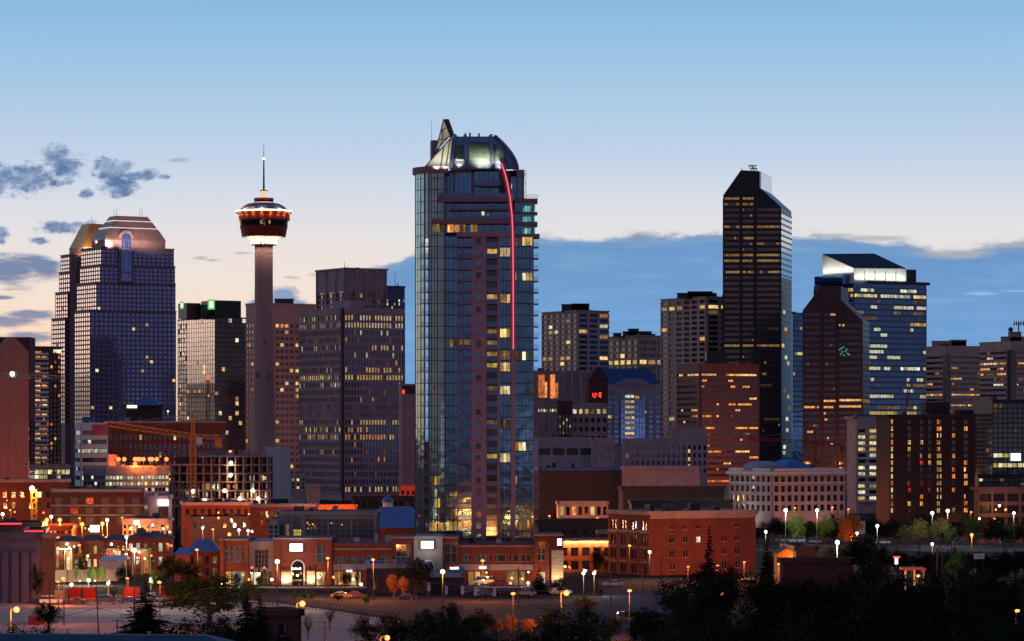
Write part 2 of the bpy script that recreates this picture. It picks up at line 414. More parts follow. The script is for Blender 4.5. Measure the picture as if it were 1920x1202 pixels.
# ------------------------------------------------------------------ the twin towers with lit mansard roofs
def mansard(b, pts, zb, hs, mats, name, lbl=None):
    """pts: base rectangle; hs: list of (inset share, height)"""
    c = sum((Vector(p) for p in pts), Vector()) / 4; q = MB(); prev = None
    for s_, h in hs:
        ring = [Vector((c.x + (p[0] - c.x) * s_, c.y + (p[1] - c.y) * s_, zb + h)) for p in pts]
        if prev:
            for i in range(4):
                j = (i + 1) % 4; q.poly([prev[i], prev[j], ring[j], ring[i]])
        prev = ring
    q.poly(prev)
    o = b.add(q, name, mats)
    if lbl: o['label'] = lbl
    return o
def metal_roof(name, col):
    m = mat(name, col, .38, .5, .75, var=.12)
    return m
def twin(name, label, tiers, roof, D, roofcol, seed, glz, glr, arch=None):
    C0 = Vector((lx(tiers[-1][1], D), D, 0)); u0 = Vector((math.cos(TH), math.sin(TH), 0))
    def tier(l, c, r, top):                       # every tier shares the plane of the right face and steps out along it
        tc_ = (c - CX) / F; s_ = (C0.x - tc_ * C0.y) / (u0.x - tc_ * u0.y); return Block(l, c, r, top, C0.y - u0.y * s_)
    b0 = tier(*tiers[0])
    b = Bld(name, label, [M_rust, M_roof], b0.C); zlo = 0
    for i, (l, c, r, top) in enumerate(tiers):
        k = tier(l, c, r, top); zprev = k.z1
        core(b, k, M_rust, 'tower_tier', zlo, k.z1)
        fh = 8.7 / F * D if True else 0
        rows = max(1, round((k.z1 - max(zlo, zz(795, D))) / fh))
        z0 = max(zlo, zz(795, D))
        lt = {'p': .012, 'm': 'white warm', 'rows': {9: (.2, 'warm'), 12: (.15, 'white'), 20: (.25, 'warm'), 26: (.3, 'warm yellow')}} if i == 0 else {'p': .01, 'm': 'white'}
        facade(b, k.right, z0, k.z1 - 1.2, rows, max(2, round(k.wr / 3.6)), .34, .38, glr, lt, seed=seed + i, depth=.15)
        facade(b, k.left, z0, k.z1 - 1.2, rows, max(2, round(k.wl / 4.2)), .26, .34, glz, {'p': .02, 'm': 'white'}, seed=seed + 20 + i, depth=.15)  # paler glass on the left face, its tint standing in for sky reflections
        roof_rim(b, k, .8); zlo = zprev; b.face = k.right; b.k0 = k
    return b
TD = 2325
tA = [(150, 172, 329, 497), (150, 181, 327, 470)]
tiers = [(140, 169, 330, 582), (144, 181, 329, 530), (150, 188, 328, 497), (152, 190, 326, 464)]
bh = twin('office_tower', 'blue glazed granite tower with glowing pink hipped roof and tall arched window', tiers, None, TD, None, 11, G_dim, G_blue)
kk = Block(172, 197, 310, 448, TD); zt = kk.z1
q = MB(); q.prism([tuple(p) for p in kk.pts], zz(464, TD), zz(449, TD)); bh.add(q, 'roof_base', M_rust)
M_pinkroof = metal_roof('pink_metal_roof', S(196, 146, 128))
M_goldroof = metal_roof('gold_metal_roof', S(214, 150, 84))
o = mansard(bh, [tuple(p) for p in kk.pts], zz(449, TD), [(1.02, 0), (1.0, 1.2), (.88, 6.0), (.52, 18.3)], M_pinkroof, 'roof', 'pink floodlit hipped metal roof'); RT = o
cc = sum((Vector(p) for p in kk.pts), Vector()) / 4
q = MB()
for s_, h_ in ((.80, 9.3), (.64, 14.6)):
    ring = [Vector((cc.x + (p[0] - cc.x) * s_ * 1.012, cc.y + (p[1] - cc.y) * s_ * 1.012, zz(449, TD) + h_)) for p in kk.pts]
    for i in range(4): q.tube(ring[i], ring[(i + 1) % 4], .28, n=4)
bh.add(q, 'roof_light_strip', lampmat('roof_strip_glow', (1, .86, .8), .9))
# arched window up the middle of the right face
q = MB(); fcA = bh.face; ac = fcA.w * (235 - 190) / (326 - 190)
def arch(mb, fc, a0, a1, z0, zs, d0, d1, mi=0, n=8, t=0):
    pts = [fc.p(a0, 0, z0), fc.p(a1, 0, z0)]; rad = (a1 - a0) / 2; m_ = (a0 + a1) / 2
    for k in range(n + 1):
        an = math.pi * k / n; pts.append(fc.p(m_ + rad * math.cos(an), 0, zs + rad * math.sin(an)))
    mb.extrude([p + fc.n * d1 for p in pts], -fc.n * (d1 - d0), mi)
arch(q, fcA, ac - 6.2, ac + 6.2, zz(530, TD), zz(446, TD), -12, 1.4); o = bh.add(q, 'arch_surround', M_rust)
q = MB(); arch(q, fcA, ac - 3.8, ac + 3.8, zz(526, TD), zz(446, TD), 1.0, 1.6); oa = sub(bh.add(q, 'arched_window', G_blue), bh.t)
q = MB()
for pyy in (466, 510): fb(q, fcA, ac - 3.8, ac + 3.8, zz(pyy, TD) - .5, zz(pyy, TD) + .5, 1.5, 1.8)
for aa in (-2, 2): fb(q, fcA, ac + aa - .15, ac + aa + .15, zz(522, TD), zz(448, TD), 1.5, 1.75)
q.build('arch_mullion', M_rust, oa)
for px in (214, 262, 266, 219): mast(bh, px, TD + 25, 404, 390, .18)
bh.done()
WD = 2420
tw = [(97, 122, 166, 597), (104, 127, 168, 548), (111, 131, 170, 510), (114, 134, 172, 478)]
bw = twin('office_tower', 'stepped granite tower with gold hipped roof, half hidden by its taller twin', tw, None, WD, None, 51, G_dim, G_brown)
kk2 = Block(130, 158, 225, 464, WD)
q = MB(); q.prism([tuple(p) for p in kk2.pts], zz(480, WD), zz(463, WD)); bw.add(q, 'roof_base', M_rust)
o = mansard(bw, [tuple(p) for p in kk2.pts], zz(463, WD), [(1.02, 0), (.97, 1.5), (.5, 18.6)], M_goldroof, 'roof', 'gold floodlit hipped metal roof')
mast(bw, 172, WD + 20, 417, 404, .18)
# middle blank shaft between the tiers, as tall dark glass slots
for (a, b_, t_) in ((131, 142, 480), (152, 165, 500)):
    q = MB(); q.box((lx(a, WD - 14), WD - 14, 0), (lx(b_, WD) - lx(a, WD), 0, 0), (0, 10, 0), 0, zz(t_, WD)); bw.add(q, 'stair_shaft', M_rust)
bw.done()
def flood(name, loc, tgt, power, col, size=45, rad=.6, parent=None):
    l = bpy.data.lights.new(name, 'SPOT'); l.energy = power; l.color = col; l.spot_size = R(size); l.spot_blend = .8; l.shadow_soft_size = rad
    o = bpy.data.objects.new(name, l); COL.objects.link(o); o.location = loc
    o.rotation_euler = (Vector(tgt) - Vector(loc)).to_track_quat('-Z', 'Y').to_euler()
    return o
# floodlights of the two lit roofs, standing on the setbacks below them
for px in (205, 235, 265, 292):
    flood('floodlight_beam', P(px, 461, TD - 3), P(px, 432, TD + 14), 16000, (1, .8, .64), 110)
flood('floodlight_beam', P(178, 455, TD + 12), P(195, 430, TD + 24), 4000, (1, .8, .62), 110)
for px in (150, 170): flood('floodlight_beam', P(px, 474, WD - 6), P(px + 8, 440, WD + 14), 28000, (1, .62, .26), 110)

# ------------------------------------------------------------------ dark tower with green lit signs
D = 1950; k = Block(334, 403, 460, 566, D)
b = Bld('office_tower', 'black glass tower with green edged square signs on its crown', [M_black, M_roof], k.C)
k1 = Block(334, 403, 460, 596, D); core(b, k1, G_dark, z1=k1.z1)
G_band = glass('silver_banded_glass', (.34, .34, .35), .12)  # paler than the right face, the sunset reflection put into its tint
facade(b, k1.left, zz(718, D), k1.z1, 14, 12, .02, .09, G_band, {'p': .03, 'm': 'warm cool'}, a0=k1.wl * .25, depth=.12, seed=3)
facade(b, k1.left, zz(830, D), zz(720, D), 13, 12, .1, .3, G_dark, {'p': .03, 'm': 'warm amber', 'rows': {1: (.2, 'amber'), 2: (.15, 'warm'), 5: (.4, 'dim amber'), 6: (.3, 'dim')}}, a0=k1.wl * .25, depth=.2, seed=4)  # darker glass low down paints the reflection of other buildings
facade(b, k1.left, zz(830, D), k1.z1, 27, 5, .1, .22, G_sky, {'p': .15, 'm': 'cool dim'}, a1=k1.wl * .24, depth=.3, seed=5, mi=2)
b.mats.append(M_grey)
facade(b, k1.right, zz(880, D), k1.z1, 31, 9, .08, .2, G_dark, {'p': .035, 'm': 'warm white', 'rows': {27: (.4, 'warm')}}, depth=.15, seed=6)
roof_rim(b, k1, .6)
for (l_, c_, r_, t_) in ((340, 376, 402, 571), (377, 403, 452, 563), (334, 350, 376, 568)):
    kx = Block(l_, c_, r_, t_, D + 6); q = MB(); q.prism([tuple(p) for p in kx.pts], k1.z1 - .1, kx.z1); b.add(q, 'roof_block', M_black)
for (px, w_, py0, py1, dd) in ((396, 13, 561, 580, 4.5), (341, 7, 565, 579, 4.0)):
    q = MB(); q.box((lx(px - w_ / 2, D + dd), D + dd, 0), (lx(px + w_ / 2, D) - lx(px - w_ / 2, D), 0, 0), (0, .5, 0), zz(py1, D), zz(py0, D)); sg = sub(b.add(q, 'roof_sign', lampmat('green_sign_edge', (.12, .75, .12), .8)), b.t)
    q = MB(); q.box((lx(px - w_ * .3, D + dd - .3), D + dd - .3, 0), (lx(px + w_ * .3, D) - lx(px - w_ * .3, D), 0, 0), (0, .25, 0), zz(py1 - 3, D), zz(py0 + 3, D)); q.build('sign_face', lampmat('white_green_sign', (.85, 1, .78), 1.3), sg)
b.done()

# ------------------------------------------------------------------ pink tower behind the observation tower
D = 2010; k = Block(461, 482, 592, 570, D)
b = Bld('office_tower', 'pink concrete tower with punched windows behind the observation tower shaft', [M_pink, M_roof], k.C); core(b, k, M_pink, 'tower_core')
lw = {'p': .08, 'm': 'warm yellow dim', 'rows': {0: (.3, 'amber'), 9: (.5, 'yellow'), 10: (.22, 'warm'), 11: (.15, 'warm')}}
facade(b, k.right, zz(905, D), zz(604, D), 25, 4, .3, .5, G_dark, lw, a0=k.wr * .30, a1=k.wr * .62, seed=8)
facade(b, k.right, zz(905, D), zz(604, D), 25, 5, .3, .5, G_dark, lw, a0=k.wr * .64, seed=9)
facade(b, k.left, zz(905, D), zz(604, D), 25, 4, .3, .5, G_dark, {'p': .06, 'm': 'amber orange'}, seed=10)
roof_rim(b, k, .8); plant_room(b, k, 515, 549, 561, 16); b.done()

# ------------------------------------------------------------------ brown ribbed tower with the purple grey block in front of it
D = 2120; k = Block(595, 648, 724, 504, D)
b = Bld('office_tower', 'brown tower with vertical fins rising behind the lit office block', [M_brown, M_roof], k.C); core(b, k, G_brown)
for fc, n_ in ((k.right, 4), (k.left, 3)):
    for i in range(n_ + 1): fb(b.wall, fc, max(0, fc.w * i / n_ - 1.2), min(fc.w, fc.w * i / n_ + 1.2), 0, k.z1, -.1, 1.2)
    facade(b, fc, zz(590, D), zz(548, D), 4, n_ * 3, .16, .3, G_brown, {'p': .12, 'm': 'dim warm'}, depth=.5, seed=12)
    fb(b.wall, fc, 0, fc.w, zz(546, D), k.z1, -.1, .5)
roof_rim(b, k, .8, out=1.3); mast(b, 646, D + 15, 504, 490, .25); mast(b, 652, D + 12, 504, 496, .2)
kx = Block(622, 656, 694, 563, D - 30); q = MB(); q.prism([tuple(p) for p in kx.pts], 60, kx.z1); b.add(q, 'lower_block', M_mauve); b.done()
D = 2300; k = Block(716, 724, 759, 538, D)
b = Bld('office_tower', 'narrow blue grey tower just left of the tall condominium', [mat('blue_grey_panel', S(92, 98, 124), .6), M_roof], k.C); core(b, k, b.mats[0], 'tower_core')
facade(b, k.right, zz(580, D), zz(560, D), 3, 8, .4, .3, G_sky, {'p': .3, 'm': 'cool'}, seed=13)
facade(b, k.right, zz(760, D), zz(586, D), 20, 8, .4, .35, G_deep, {'p': .02, 'm': 'cool'}, seed=14)
roof_rim(b, k, 1); mast(b, 741, D + 5, 538, 508, .25); mast(b, 746, D + 5, 538, 530, .7); b.done()
D = 1640; k = Block(562, 640, 756, 579, D)
b = Bld('office_block', 'wide purple brown office block with long rows of lit narrow windows', [M_brown, M_roof], k.C); core(b, k, M_brown, 'tower_core')
rows = {0: (.85, 'warm white'), 1: (.9, 'warm white'), 2: (.15, 'dim cool'), 4: (.7, 'warm yellow'), 5: (.3, 'cool yellow'), 7: (.7, 'warm'), 8: (.95, 'yellow warm'), 9: (.3, 'yellow dim'), 14: (.8, 'yellow'), 15: (.65, 'yellow amber'), 16: (.8, 'yellow amber'),
        19: (.3, 'amber orange'), 20: (.12, 'white'), 21: (.1, 'dim'), 23: (.8, 'yellow')}
lw = {'p': .07, 'm': 'dim dim amber', 'rows': rows, 'cols': {4: (10, 30), 7: (8, 30), 14: (3, 30), 15: (2, 9), 19: (12, 30), 5: (12, 30), 9: (0, 3)}}
zt_, zb_ = zz(588, D), zz(925, D); fh = (zt_ - zb_) / 24
facade(b, k.right, zb_, zt_, 24, 21, .4, .36, G_deep, lw, seed=15, depth=.5)
rl = {'p': .04, 'm': 'dim', 'rows': {0: (.8, 'dim cool'), 1: (.9, 'cool dim'), 3: (.3, 'dim'), 4: (.5, 'dim cool'), 7: (.25, 'dim cool'), 8: (.9, 'yellow'), 9: (.4, 'cool'), 14: (.4, 'dim cool'), 15: (.75, 'yellow dim'), 16: (.7, 'yellow'), 18: (.25, 'yellow'), 13: (.4, 'dim')}}
facade(b, k.left, zb_, zt_, 24, 20, .42, .38, G_brown, rl, seed=16, depth=.5)
for fc in (k.right, k.left):
    fb(b.wall, fc, -.3, fc.w + .3, zt_, k.z1, -.1, .7)
    for i in range(25): fb(b.wall, fc, .5 + (fc.w - 1) * i / 24 - .35, .5 + (fc.w - 1) * i / 24 + .35, zz(788, D), zz(752, D), -.1, .66)
q = MB(); fb(q, k.right, -.2, 1.2, 0, k.z1, .3, .9); b.add(q, 'corner_slot', M_black)
roof_rim(b, k, .8, out=.75); b.done()
D = 1480; k = Block(748, 753, 784, 722, D)
b = Bld('office_block', 'plain dark slab left of the condominium with a small red light', [M_brown, M_black], k.C); core(b, k, M_brown, 'tower_core')
for i in range(4): fb(b.wall, k.right, k.wr * i / 4, k.wr * i / 4 + .3, 0, k.z1 - 3, 0, .15)
fb(b.wall, k.right, 0, k.wr, k.z1 - 4, k.z1, -.1, .3, 1); roof_rim(b, k, .6)
q = MB(); fb(q, k.right, .2, 1.2, zz(738, D), zz(731, D), .3, .7); b.add(q, 'sign', lampmat('red_sign_glow', (1, .06, .04), 1.6)); b.done()

# ------------------------------------------------------------------ white gridded apartment towers on the right of the condominium
def gridtower(l, c, r, top, D, first, bot, n, label, lt, cl, cr, ph, seed, m=None):
    k = Block(l, c, r, top, D); b = Bld('apartment_tower', label, [m or M_beige, M_roof], k.C); core(b, k, m or M_beige, 'tower_core')
    facade(b, k.left, zz(bot, D), zz(first, D), n, cl, .28, .38, G_dark, lt, seed=seed, depth=.7)
    facade(b, k.right, zz(bot, D), zz(first, D), n, cr, .2, .38, G_dark, lt, seed=seed + 1, depth=.7)
    roof_rim(b, k, .6, out=.75)
    for (a, e, t_) in ph: plant_room(b, k, a, e, t_, 14, M_black)
    for i in range(n):                                          # small balconies that show against the sky
        z_ = zz(first, D) - (zz(first, D) - zz(bot, D)) * (i + .8) / n; b.wall.box(k.left.p(-.9, .2, 0), k.left.u * 1.0, -k.left.n * 3, z_, z_ + 1.0)
        b.wall.box(k.right.p(k.right.w - .1, .2, 0), k.right.u * .9, -k.right.n * 3, z_, z_ + 1.0)
    b.done(); return b
gridtower(1017, 1083, 1141, 583, 2300, 586, 706, 12, 'pale gridded tower just right of the condominium under a black plant room', {'p': .07, 'm': 'warm amber dim', 'rows': {2: (.3, 'white warm'), 3: (.45, 'warm yellow'), 8: (.5, 'amber warm')}}, 6, 3, [(1053, 1105, 571), (1072, 1104, 570)], 21)
gridtower(1140, 1197, 1246, 630, 2360, 636, 770, 11, 'shorter pale gridded tower with one long lit floor', {'p': .03, 'm': 'warm', 'rows': {3: (.95, 'warm yellow')}}, 5, 3, [(1168, 1222, 622), (1178, 1198, 617), (1150, 1165, 625)], 23)
gridtower(1240, 1325, 1372, 557, 2200, 560, 830, 27, 'tall pale gridded tower beside the black slant topped skyscraper', {'p': .05, 'm': 'amber warm dim', 'rows': {1: (.3, 'warm')}}, 6, 2, [(1270, 1343, 550), (1290, 1336, 547)], 25)
# ------------------------------------------------------------------ black slant topped skyscraper, and its shorter red granite sister
def slant(name, label, D, outline, e, mats, gl, lname):
    """outline: front elevation in photo pixels, from the lower left going round; e: depth vector"""
    b = Bld(name, label, mats, P(outline[0][0], HZ, D)); pts = [P(px, py, D) for px, py in outline]; e = Vector(e)
    q = MB(); q.extrude(pts, e); b.add(q, lname, mats[0]); return b
D = 2150; e = Vector((11.7, 50, 0))
M_slant = mat('dark_brown_granite', S(50, 41, 48), .35, .4)
M_slate = mat('blue_slate_roof', S(96, 112, 132), .35, .5, .4)
b = slant('skyscraper', 'tallest black skyscraper with a slanted top and amber lit floors', D, [(1356, 960), (1464, 960), (1464, 388), (1424, 352), (1424, 321), (1389, 319), (1356, 366)], e, [M_slant, M_roof], G_dark, 'tower_body')
ff = Fc((lx(1356, D), D, 0), (1, 0, 0), lx(1464, D) - lx(1356, D)); pxm = F / D
def seg(a_, b_): return (a_ - 1356) / pxm, (b_ - 1356) / pxm
rows = {0: (.8, 'amber warm'), 1: (.75, 'amber dim'), 3: (.12, 'amber'), 5: (.9, 'warm amber'), 6: (.25, 'dim white'), 7: (.3, 'dim warm'), 10: (.85, 'amber warm'), 11: (.97, 'warm amber'), 13: (.6, 'warm'), 15: (.1, 'dim'), 22: (.1, 'amber'), 23: (.1, 'dim'), 26: (.95, 'warm amber'), 31: (.05, 'amber'), 34: (.25, 'dim amber'), 41: (.3, 'dim')}
nr = 46; zt_, zb_ = zz(367, D), zz(855, D)
for (a_, b_, cl, pp, sd) in ((1357, 1388, 5, .03, 31), (1391, 1414, 4, .22, 32), (1418, 1463, 8, .035, 33)):
    A0, A1 = seg(a_, b_)
    zt2 = zz(367, D) if a_ < 1400 else zz(388, D); n2 = nr if a_ < 1400 else nr - 2
    rs = rows if a_ < 1400 else {r_ - 2: v_ for r_, v_ in rows.items() if r_ >= 2 and r_ != 1}
    facade(b, ff, zb_, zt2, n2, cl, .1, .5, G_dark, {'p': pp, 'm': 'amber dim', 'rows': rs}, a0=A0, a1=A1, ribbon=True, sheet=G_brown, seed=sd, depth=.18, rec=.08)
for px in (1356.5, 1389.5, 1415.8, 1463.2):
    A = (px - 1356) / pxm; fb(b.wall, ff, A - .5, A + .5, 0, zz(372 if px < 1400 else 390, D), -.1, .4)
sd_ = Fc((lx(1464, D), D, 0), e, e.length)
core_m = MB(); core_m.box(sd_.p(.5, .25, 0), sd_.u * (sd_.w - 1), -sd_.n * .3, zz(519, D), zz(392, D) - 2); b.add(core_m, 'side_glazing', G_sky)
core_m = MB(); core_m.box(sd_.p(.5, .25, 0), sd_.u * (sd_.w - 1), -sd_.n * .3, 0, zz(519, D)); b.add(core_m, 'side_glazing', mat('dark_reflection_glass', S(34, 30, 32), .35, .25))  # lower glazing painted dark for the buildings it would mirror
for i in range(44):
    zr = zz(400 + i * 10.6, D); fb(b.wall, sd_, .5, sd_.w - .5, zr, zr + 1.2, .2, .5)
for i in range(int(44)):
    if rnd.random() < .35 and i > 12:
        a_ = rnd.uniform(2, sd_.w - 18); b.wins.append((sd_, a_, a_ + 12, zz(400 + i * 10.6, D) + 1.3, zz(400 + (i - 1) * 10.6, D) - .1, L_[rnd.choice(['dim', 'cool', 'gold'])], True, .32))
q = MB(); q.poly([P(1424, 351.4, D) + Vector((0, 0, .1)), P(1464, 387.4, D) + Vector((0, 0, .1)), P(1464, 387.4, D) + e + Vector((0, 0, .1)), P(1424, 351.4, D) + e + Vector((0, 0, .1))]); b.add(q, 'sloping_roof', M_slate)
q = MB(); z0_, z1_ = zz(354, D), zz(321.4, D); q.box((lx(1424.4, D), D + .6, 0), (.9, 0, 0), (e.x * .98, e.y * .98, 0), z0_ - 1, z1_); b.add(q, 'upper_side_panel', glass('bright_mirror_panel', (.70, .80, .86), .15))
q = MB()                                                                   # window-washing cradle on the roof
for dx in (0, 4): q.tube(P(1409 + dx, 321, D + 15), P(1405 + dx, 311, D + 15), .3); q.tube(P(1416 + dx, 321, D + 15), P(1410 + dx, 311, D + 15), .3)
q.tube(P(1403, 310.5, D + 15), P(1419, 310.5, D + 15), .35); q.tube(P(1407, 316, D + 15), P(1420, 316, D + 15), .3); b.add(q, 'roof_cradle', M_dark)
mast(b, 1391, D + 15, 320, 314, .3); b.done()

D = 1930; e = Vector((9.5, 45, 0)); M_rg = mat('dark_red_granite', S(92, 54, 56), .5, .4)
b = slant('office_tower', 'dark red stepped gable tower with painted green reflections, below the floodlit glass tower', D, [(1505, 960), (1617, 960), (1617, 601), (1577, 562), (1577, 536), (1540, 536), (1505, 582)], e, [M_rg, M_roof], G_dark, 'tower_body')
ff = Fc((lx(1505, D), D, 0), (1, 0, 0), lx(1617, D) - lx(1505, D)); pxm = F / D
rows = {0: (.3, 'amber'), 1: (.4, 'warm'), 3: (.1, 'dim'), 8: (.15, 'dim'), 9: (.15, 'amber'), 14: (.95, 'amber warm'), 15: (.9, 'amber'), 11: (.1, 'dim')}
for (a_, b_, cl, pp, sd, mm) in ((1506, 1539, 6, .03, 41, {15: (.9, 'amber warm'), 10: (.2, 'dim')}), (1543, 1568, 6, .06, 42, rows), (1572, 1616, 8, .03, 43, {2: (.1, 'amber'), 14: (.95, 'amber warm'), 15: (.95, 'amber'), 8: (.2, 'dim'), 6: (0, 'teal')})):
    A0, A1 = (a_ - 1505) / pxm, (b_ - 1505) / pxm; zt2 = zz(584 if a_ < 1572 else 604, D); n2 = 26 if a_ < 1572 else 24
    if a_ >= 1572: mm = {k_ - 2: v_ for k_, v_ in mm.items()}
    facade(b, ff, zz(885, D), zt2, n2, cl, .1, .55, G_dark, {'p': pp, 'm': 'dim amber', 'rows': mm}, a0=A0, a1=A1, ribbon=True, sheet=G_dark, seed=sd, depth=.2, rec=.08)
for px in (1541, 1570): A = (px - 1505) / pxm; fb(b.wall, ff, A - .6, A + .6, 0, zz(560, D), -.1, .5)
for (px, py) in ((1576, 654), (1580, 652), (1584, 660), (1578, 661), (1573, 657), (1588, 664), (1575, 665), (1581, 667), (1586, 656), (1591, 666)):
    A = (px - 1505) / pxm; b.wins.append((ff, A, A + .9, zz(py, D), zz(py - 2, D), lampmat('painted_green_reflection', (.1, .75, .5), .6), True, .3))  # green reflections painted as small glowing panes
sd_ = Fc((lx(1617, D), D, 0), e, e.length)
for i in range(26):
    zr = zz(606 + i * 10.6, D); b.wins.append((sd_, 1, sd_.w - 1, zr, zr + 2.0, L_['dim'] if i in (8, 14, 17, 23) else MATS['dark_reflection_glass'], i in (8, 14, 17, 23), .12))  # same dark glass, its reflection put into the colour
b.done()

# ------------------------------------------------------------------ blue glass tower with the floodlit white crown, and the sliver of glass beside it
D = 2160; k = Block(1526, 1601, 1737, 531, D)
b = Bld('office_tower', 'blue glass tower with a floodlit white slanted crown', [mat('blue_grey_spandrel', S(112, 122, 138), .5), M_roof], k.C); core(b, k, G_deep)
rows = {0: (.2, 'cool'), 1: (.95, 'cool yellow'), 2: (.1, 'dim'), 3: (.5, 'cool white'), 4: (.3, 'dim gold'), 5: (.3, 'dim'), 7: (.12, 'cool'), 8: (.1, 'cool'), 9: (.15, 'cool yellow'), 10: (.75, 'cool'), 11: (.5, 'cool'), 14: (.8, 'cool yellow'), 16: (.35, 'amber cool'), 17: (.35, 'dim yellow'), 19: (.9, 'yellow cool'), 21: (.35, 'yellow dim'), 22: (.3, 'gold')}
zt_, zb_ = zz(538, D), zz(790, D)
facade(b, k.right, zb_, zt_, 24, 14, .1, .34, G_deep, {'p': .06, 'm': 'cool dim gold', 'rows': rows, 'cols': {3: (2, 20), 10: (0, 14), 11: (0, 8)}}, ribbon=True, seed=44, depth=.25, run=True)
facade(b, k.left, zb_, zt_, 24, 7, .1, .34, G_deep, {'p': .1, 'm': 'gold dim', 'rows': {1: (.5, 'gold'), 10: (.7, 'cool'), 19: (.8, 'gold')}}, ribbon=True, seed=45, depth=.25)
q = MB(); fb(q, k.right, k.wr * .2, k.wr + 1.5, k.z1, k.z1 + 2.0, -4, 2.2); b.add(q, 'roof_slab', M_red)
q = MB(); fb(q, k.right, k.wr * .70, k.wr * .92, k.z1 + 2, k.z1 + 11, -14, -5); b.add(q, 'roof_block', M_black)
kl = Block(1527, 1580, 1600, 515, D + 4); q = MB(); q.prism([tuple(p) for p in kl.pts], k.z1 - .1, kl.z1); b.add(q, 'side_block', G_deep)
D2 = D + 3; q = MB(); W = [P(1542, 526, D2 + 40), P(1601, 529, D2), P(1699, 528, D2 + 30)]
kc = Block(1542, 1601, 1699, 527, D2); zb0 = k.z1
c0, c1, c2, c3 = kc.pts
tops = [zz(503, D2), zz(507, D2 + 45), zz(482, D2 + 95), zz(481, D2 + 60)]
tp = [Vector((p.x, p.y, z_)) for p, z_ in zip(kc.pts, tops)]; bt = [Vector((p.x, p.y, zb0)) for p in kc.pts]
q.hexa(bt, tp); crown = b.add(q, 'crown', mat('white_crown_panel', S(222, 222, 214), .55, .4, var=.08)); crown['label'] = 'floodlit white panel crown with a slanted top'; sub(crown, b.t)
q = MB(); q.poly([p + Vector((0, 0, .25)) for p in tp]); q.build('crown_roof', mat('navy_crown_roof', S(44, 46, 70), .8, .2), crown)
q = MB()
for i in range(1, 5): fb(q, kc.right, kc.wr * i / 5 - .2, kc.wr * i / 5 + .2, zb0, tops[0] - 1.5, 0, .4)
q.build('panel_joint', M_grey, crown)
for i in range(14):
    p = kc.right.p(kc.wr * (i + .5) / 14, 4.6, k.z1 + 2.4); flood('floodlight_beam', p, p - kc.right.n * 4.6 + Vector((0, 0, 5)), 1100, (.93, 1, .84), 120)
for i in range(9):
    p = kc.left.p(kc.wl * (i + .5) / 9, 4.4, kl.z1 + .7); flood('floodlight_beam', p, p - kc.left.n * 4.2 + Vector((0, 0, 7)), 1500, (1, .93, .8), 120)
b.done()
D = 2420; k = Block(1470, 1486, 1540, 588, D)
b = Bld('office_tower', 'deep blue glass tower squeezed between the black and the red slant topped towers', [mat('blue_grey_spandrel', S(112, 122, 138)), M_roof], k.C); core(b, k, G_deep)
facade(b, k.right, zz(800, D), zz(592, D), 22, 8, .1, .3, G_deep, {'p': .06, 'm': 'yellow', 'rows': {2: (.3, 'yellow'), 11: (.5, 'yellow'), 13: (.7, 'yellow'), 14: (.6, 'amber')}}, ribbon=True, seed=46, depth=.15)
roof_rim(b, k, .8); b.done()

# ------------------------------------------------------------------ two beige ribbon window towers on the far right
def beige(l, c, r, top, D, slot, label, rows, seed, ph):
    k = Block(l, c, r, top, D, th=R(24)); b = Bld('office_tower', label, [M_beige, M_roof], k.C); core(b, k, M_beige, 'tower_core')
    first = top + 15; zt_, zb_ = zz(first, D), zz(first + 10.0 * 21, D)
    lt = {'p': .13, 'm': 'amber dim', 'rows': rows}
    facade(b, k.right, zb_, zt_, 21, 10, .1, .6, G_dark, lt, a0=k.wr * .1, ribbon=True, sheet=G_dark, seed=seed, depth=.5, rec=.1)
    facade(b, k.left, zb_, zt_, 21, 5, .1, .55, G_dark, lt, a1=k.wl * .86, ribbon=True, sheet=G_dark, seed=seed + 1, depth=.5, rec=.1)
    fb(b.wall, k.right, 0, k.wr, zt_, k.z1, -.1, .56); fb(b.wall, k.left, 0, k.wl, zt_, k.z1, -.1, .56)
    q = MB(); fb(q, k.right, .4, k.wr * .085, 0, zz(top + 9, D), .02, .35); fb(q, k.left, k.wl * .88, k.wl - .3, 0, zz(top + 9, D), .02, .35); b.add(q, 'glazed_slot', G_dark)
    roof_rim(b, k, .6, out=.6)
    for (a, e_, t_) in ph: plant_room(b, k, a, e_, t_, 12, M_brown)
    b.done(); return b
beige(1737, 1775, 1840, 650, 2050, 1768, 'beige ribbon windowed tower right of the blue glass tower with two glowing floors', {7: (.95, 'warm amber'), 9: (.75, 'warm amber'), 10: (.3, 'amber'), 3: (.15, 'amber'), 5: (.1, 'amber')}, 61, [(1750, 1812, 640), (1784, 1812, 638)])
bb = beige(1838, 1897, 1975, 641, 1960, 1890, 'beige ribbon windowed tower at the right edge carrying a rack of antennas', {1: (.2, 'white amber'), 2: (.7, 'amber warm'), 3: (.6, 'amber'), 4: (.5, 'amber dim'), 6: (.2, 'white'), 11: (.85, 'amber warm')}, 63, [(1880, 1925, 632), (1894, 1915, 623)])
q = MB(); D = 1975
q.tube(P(1910, 624, D), P(1910, 602, D), .4); q.tube(P(1901, 607, D), P(1921, 607, D), .3)
for px in (1901.5, 1906, 1914, 1919): q.tube(P(px, 611, D), P(px, 602, D), .3)
q.ball(P(1895, 618, D), 1.6, sz=1); bb.add(q, 'antenna', M_dark)

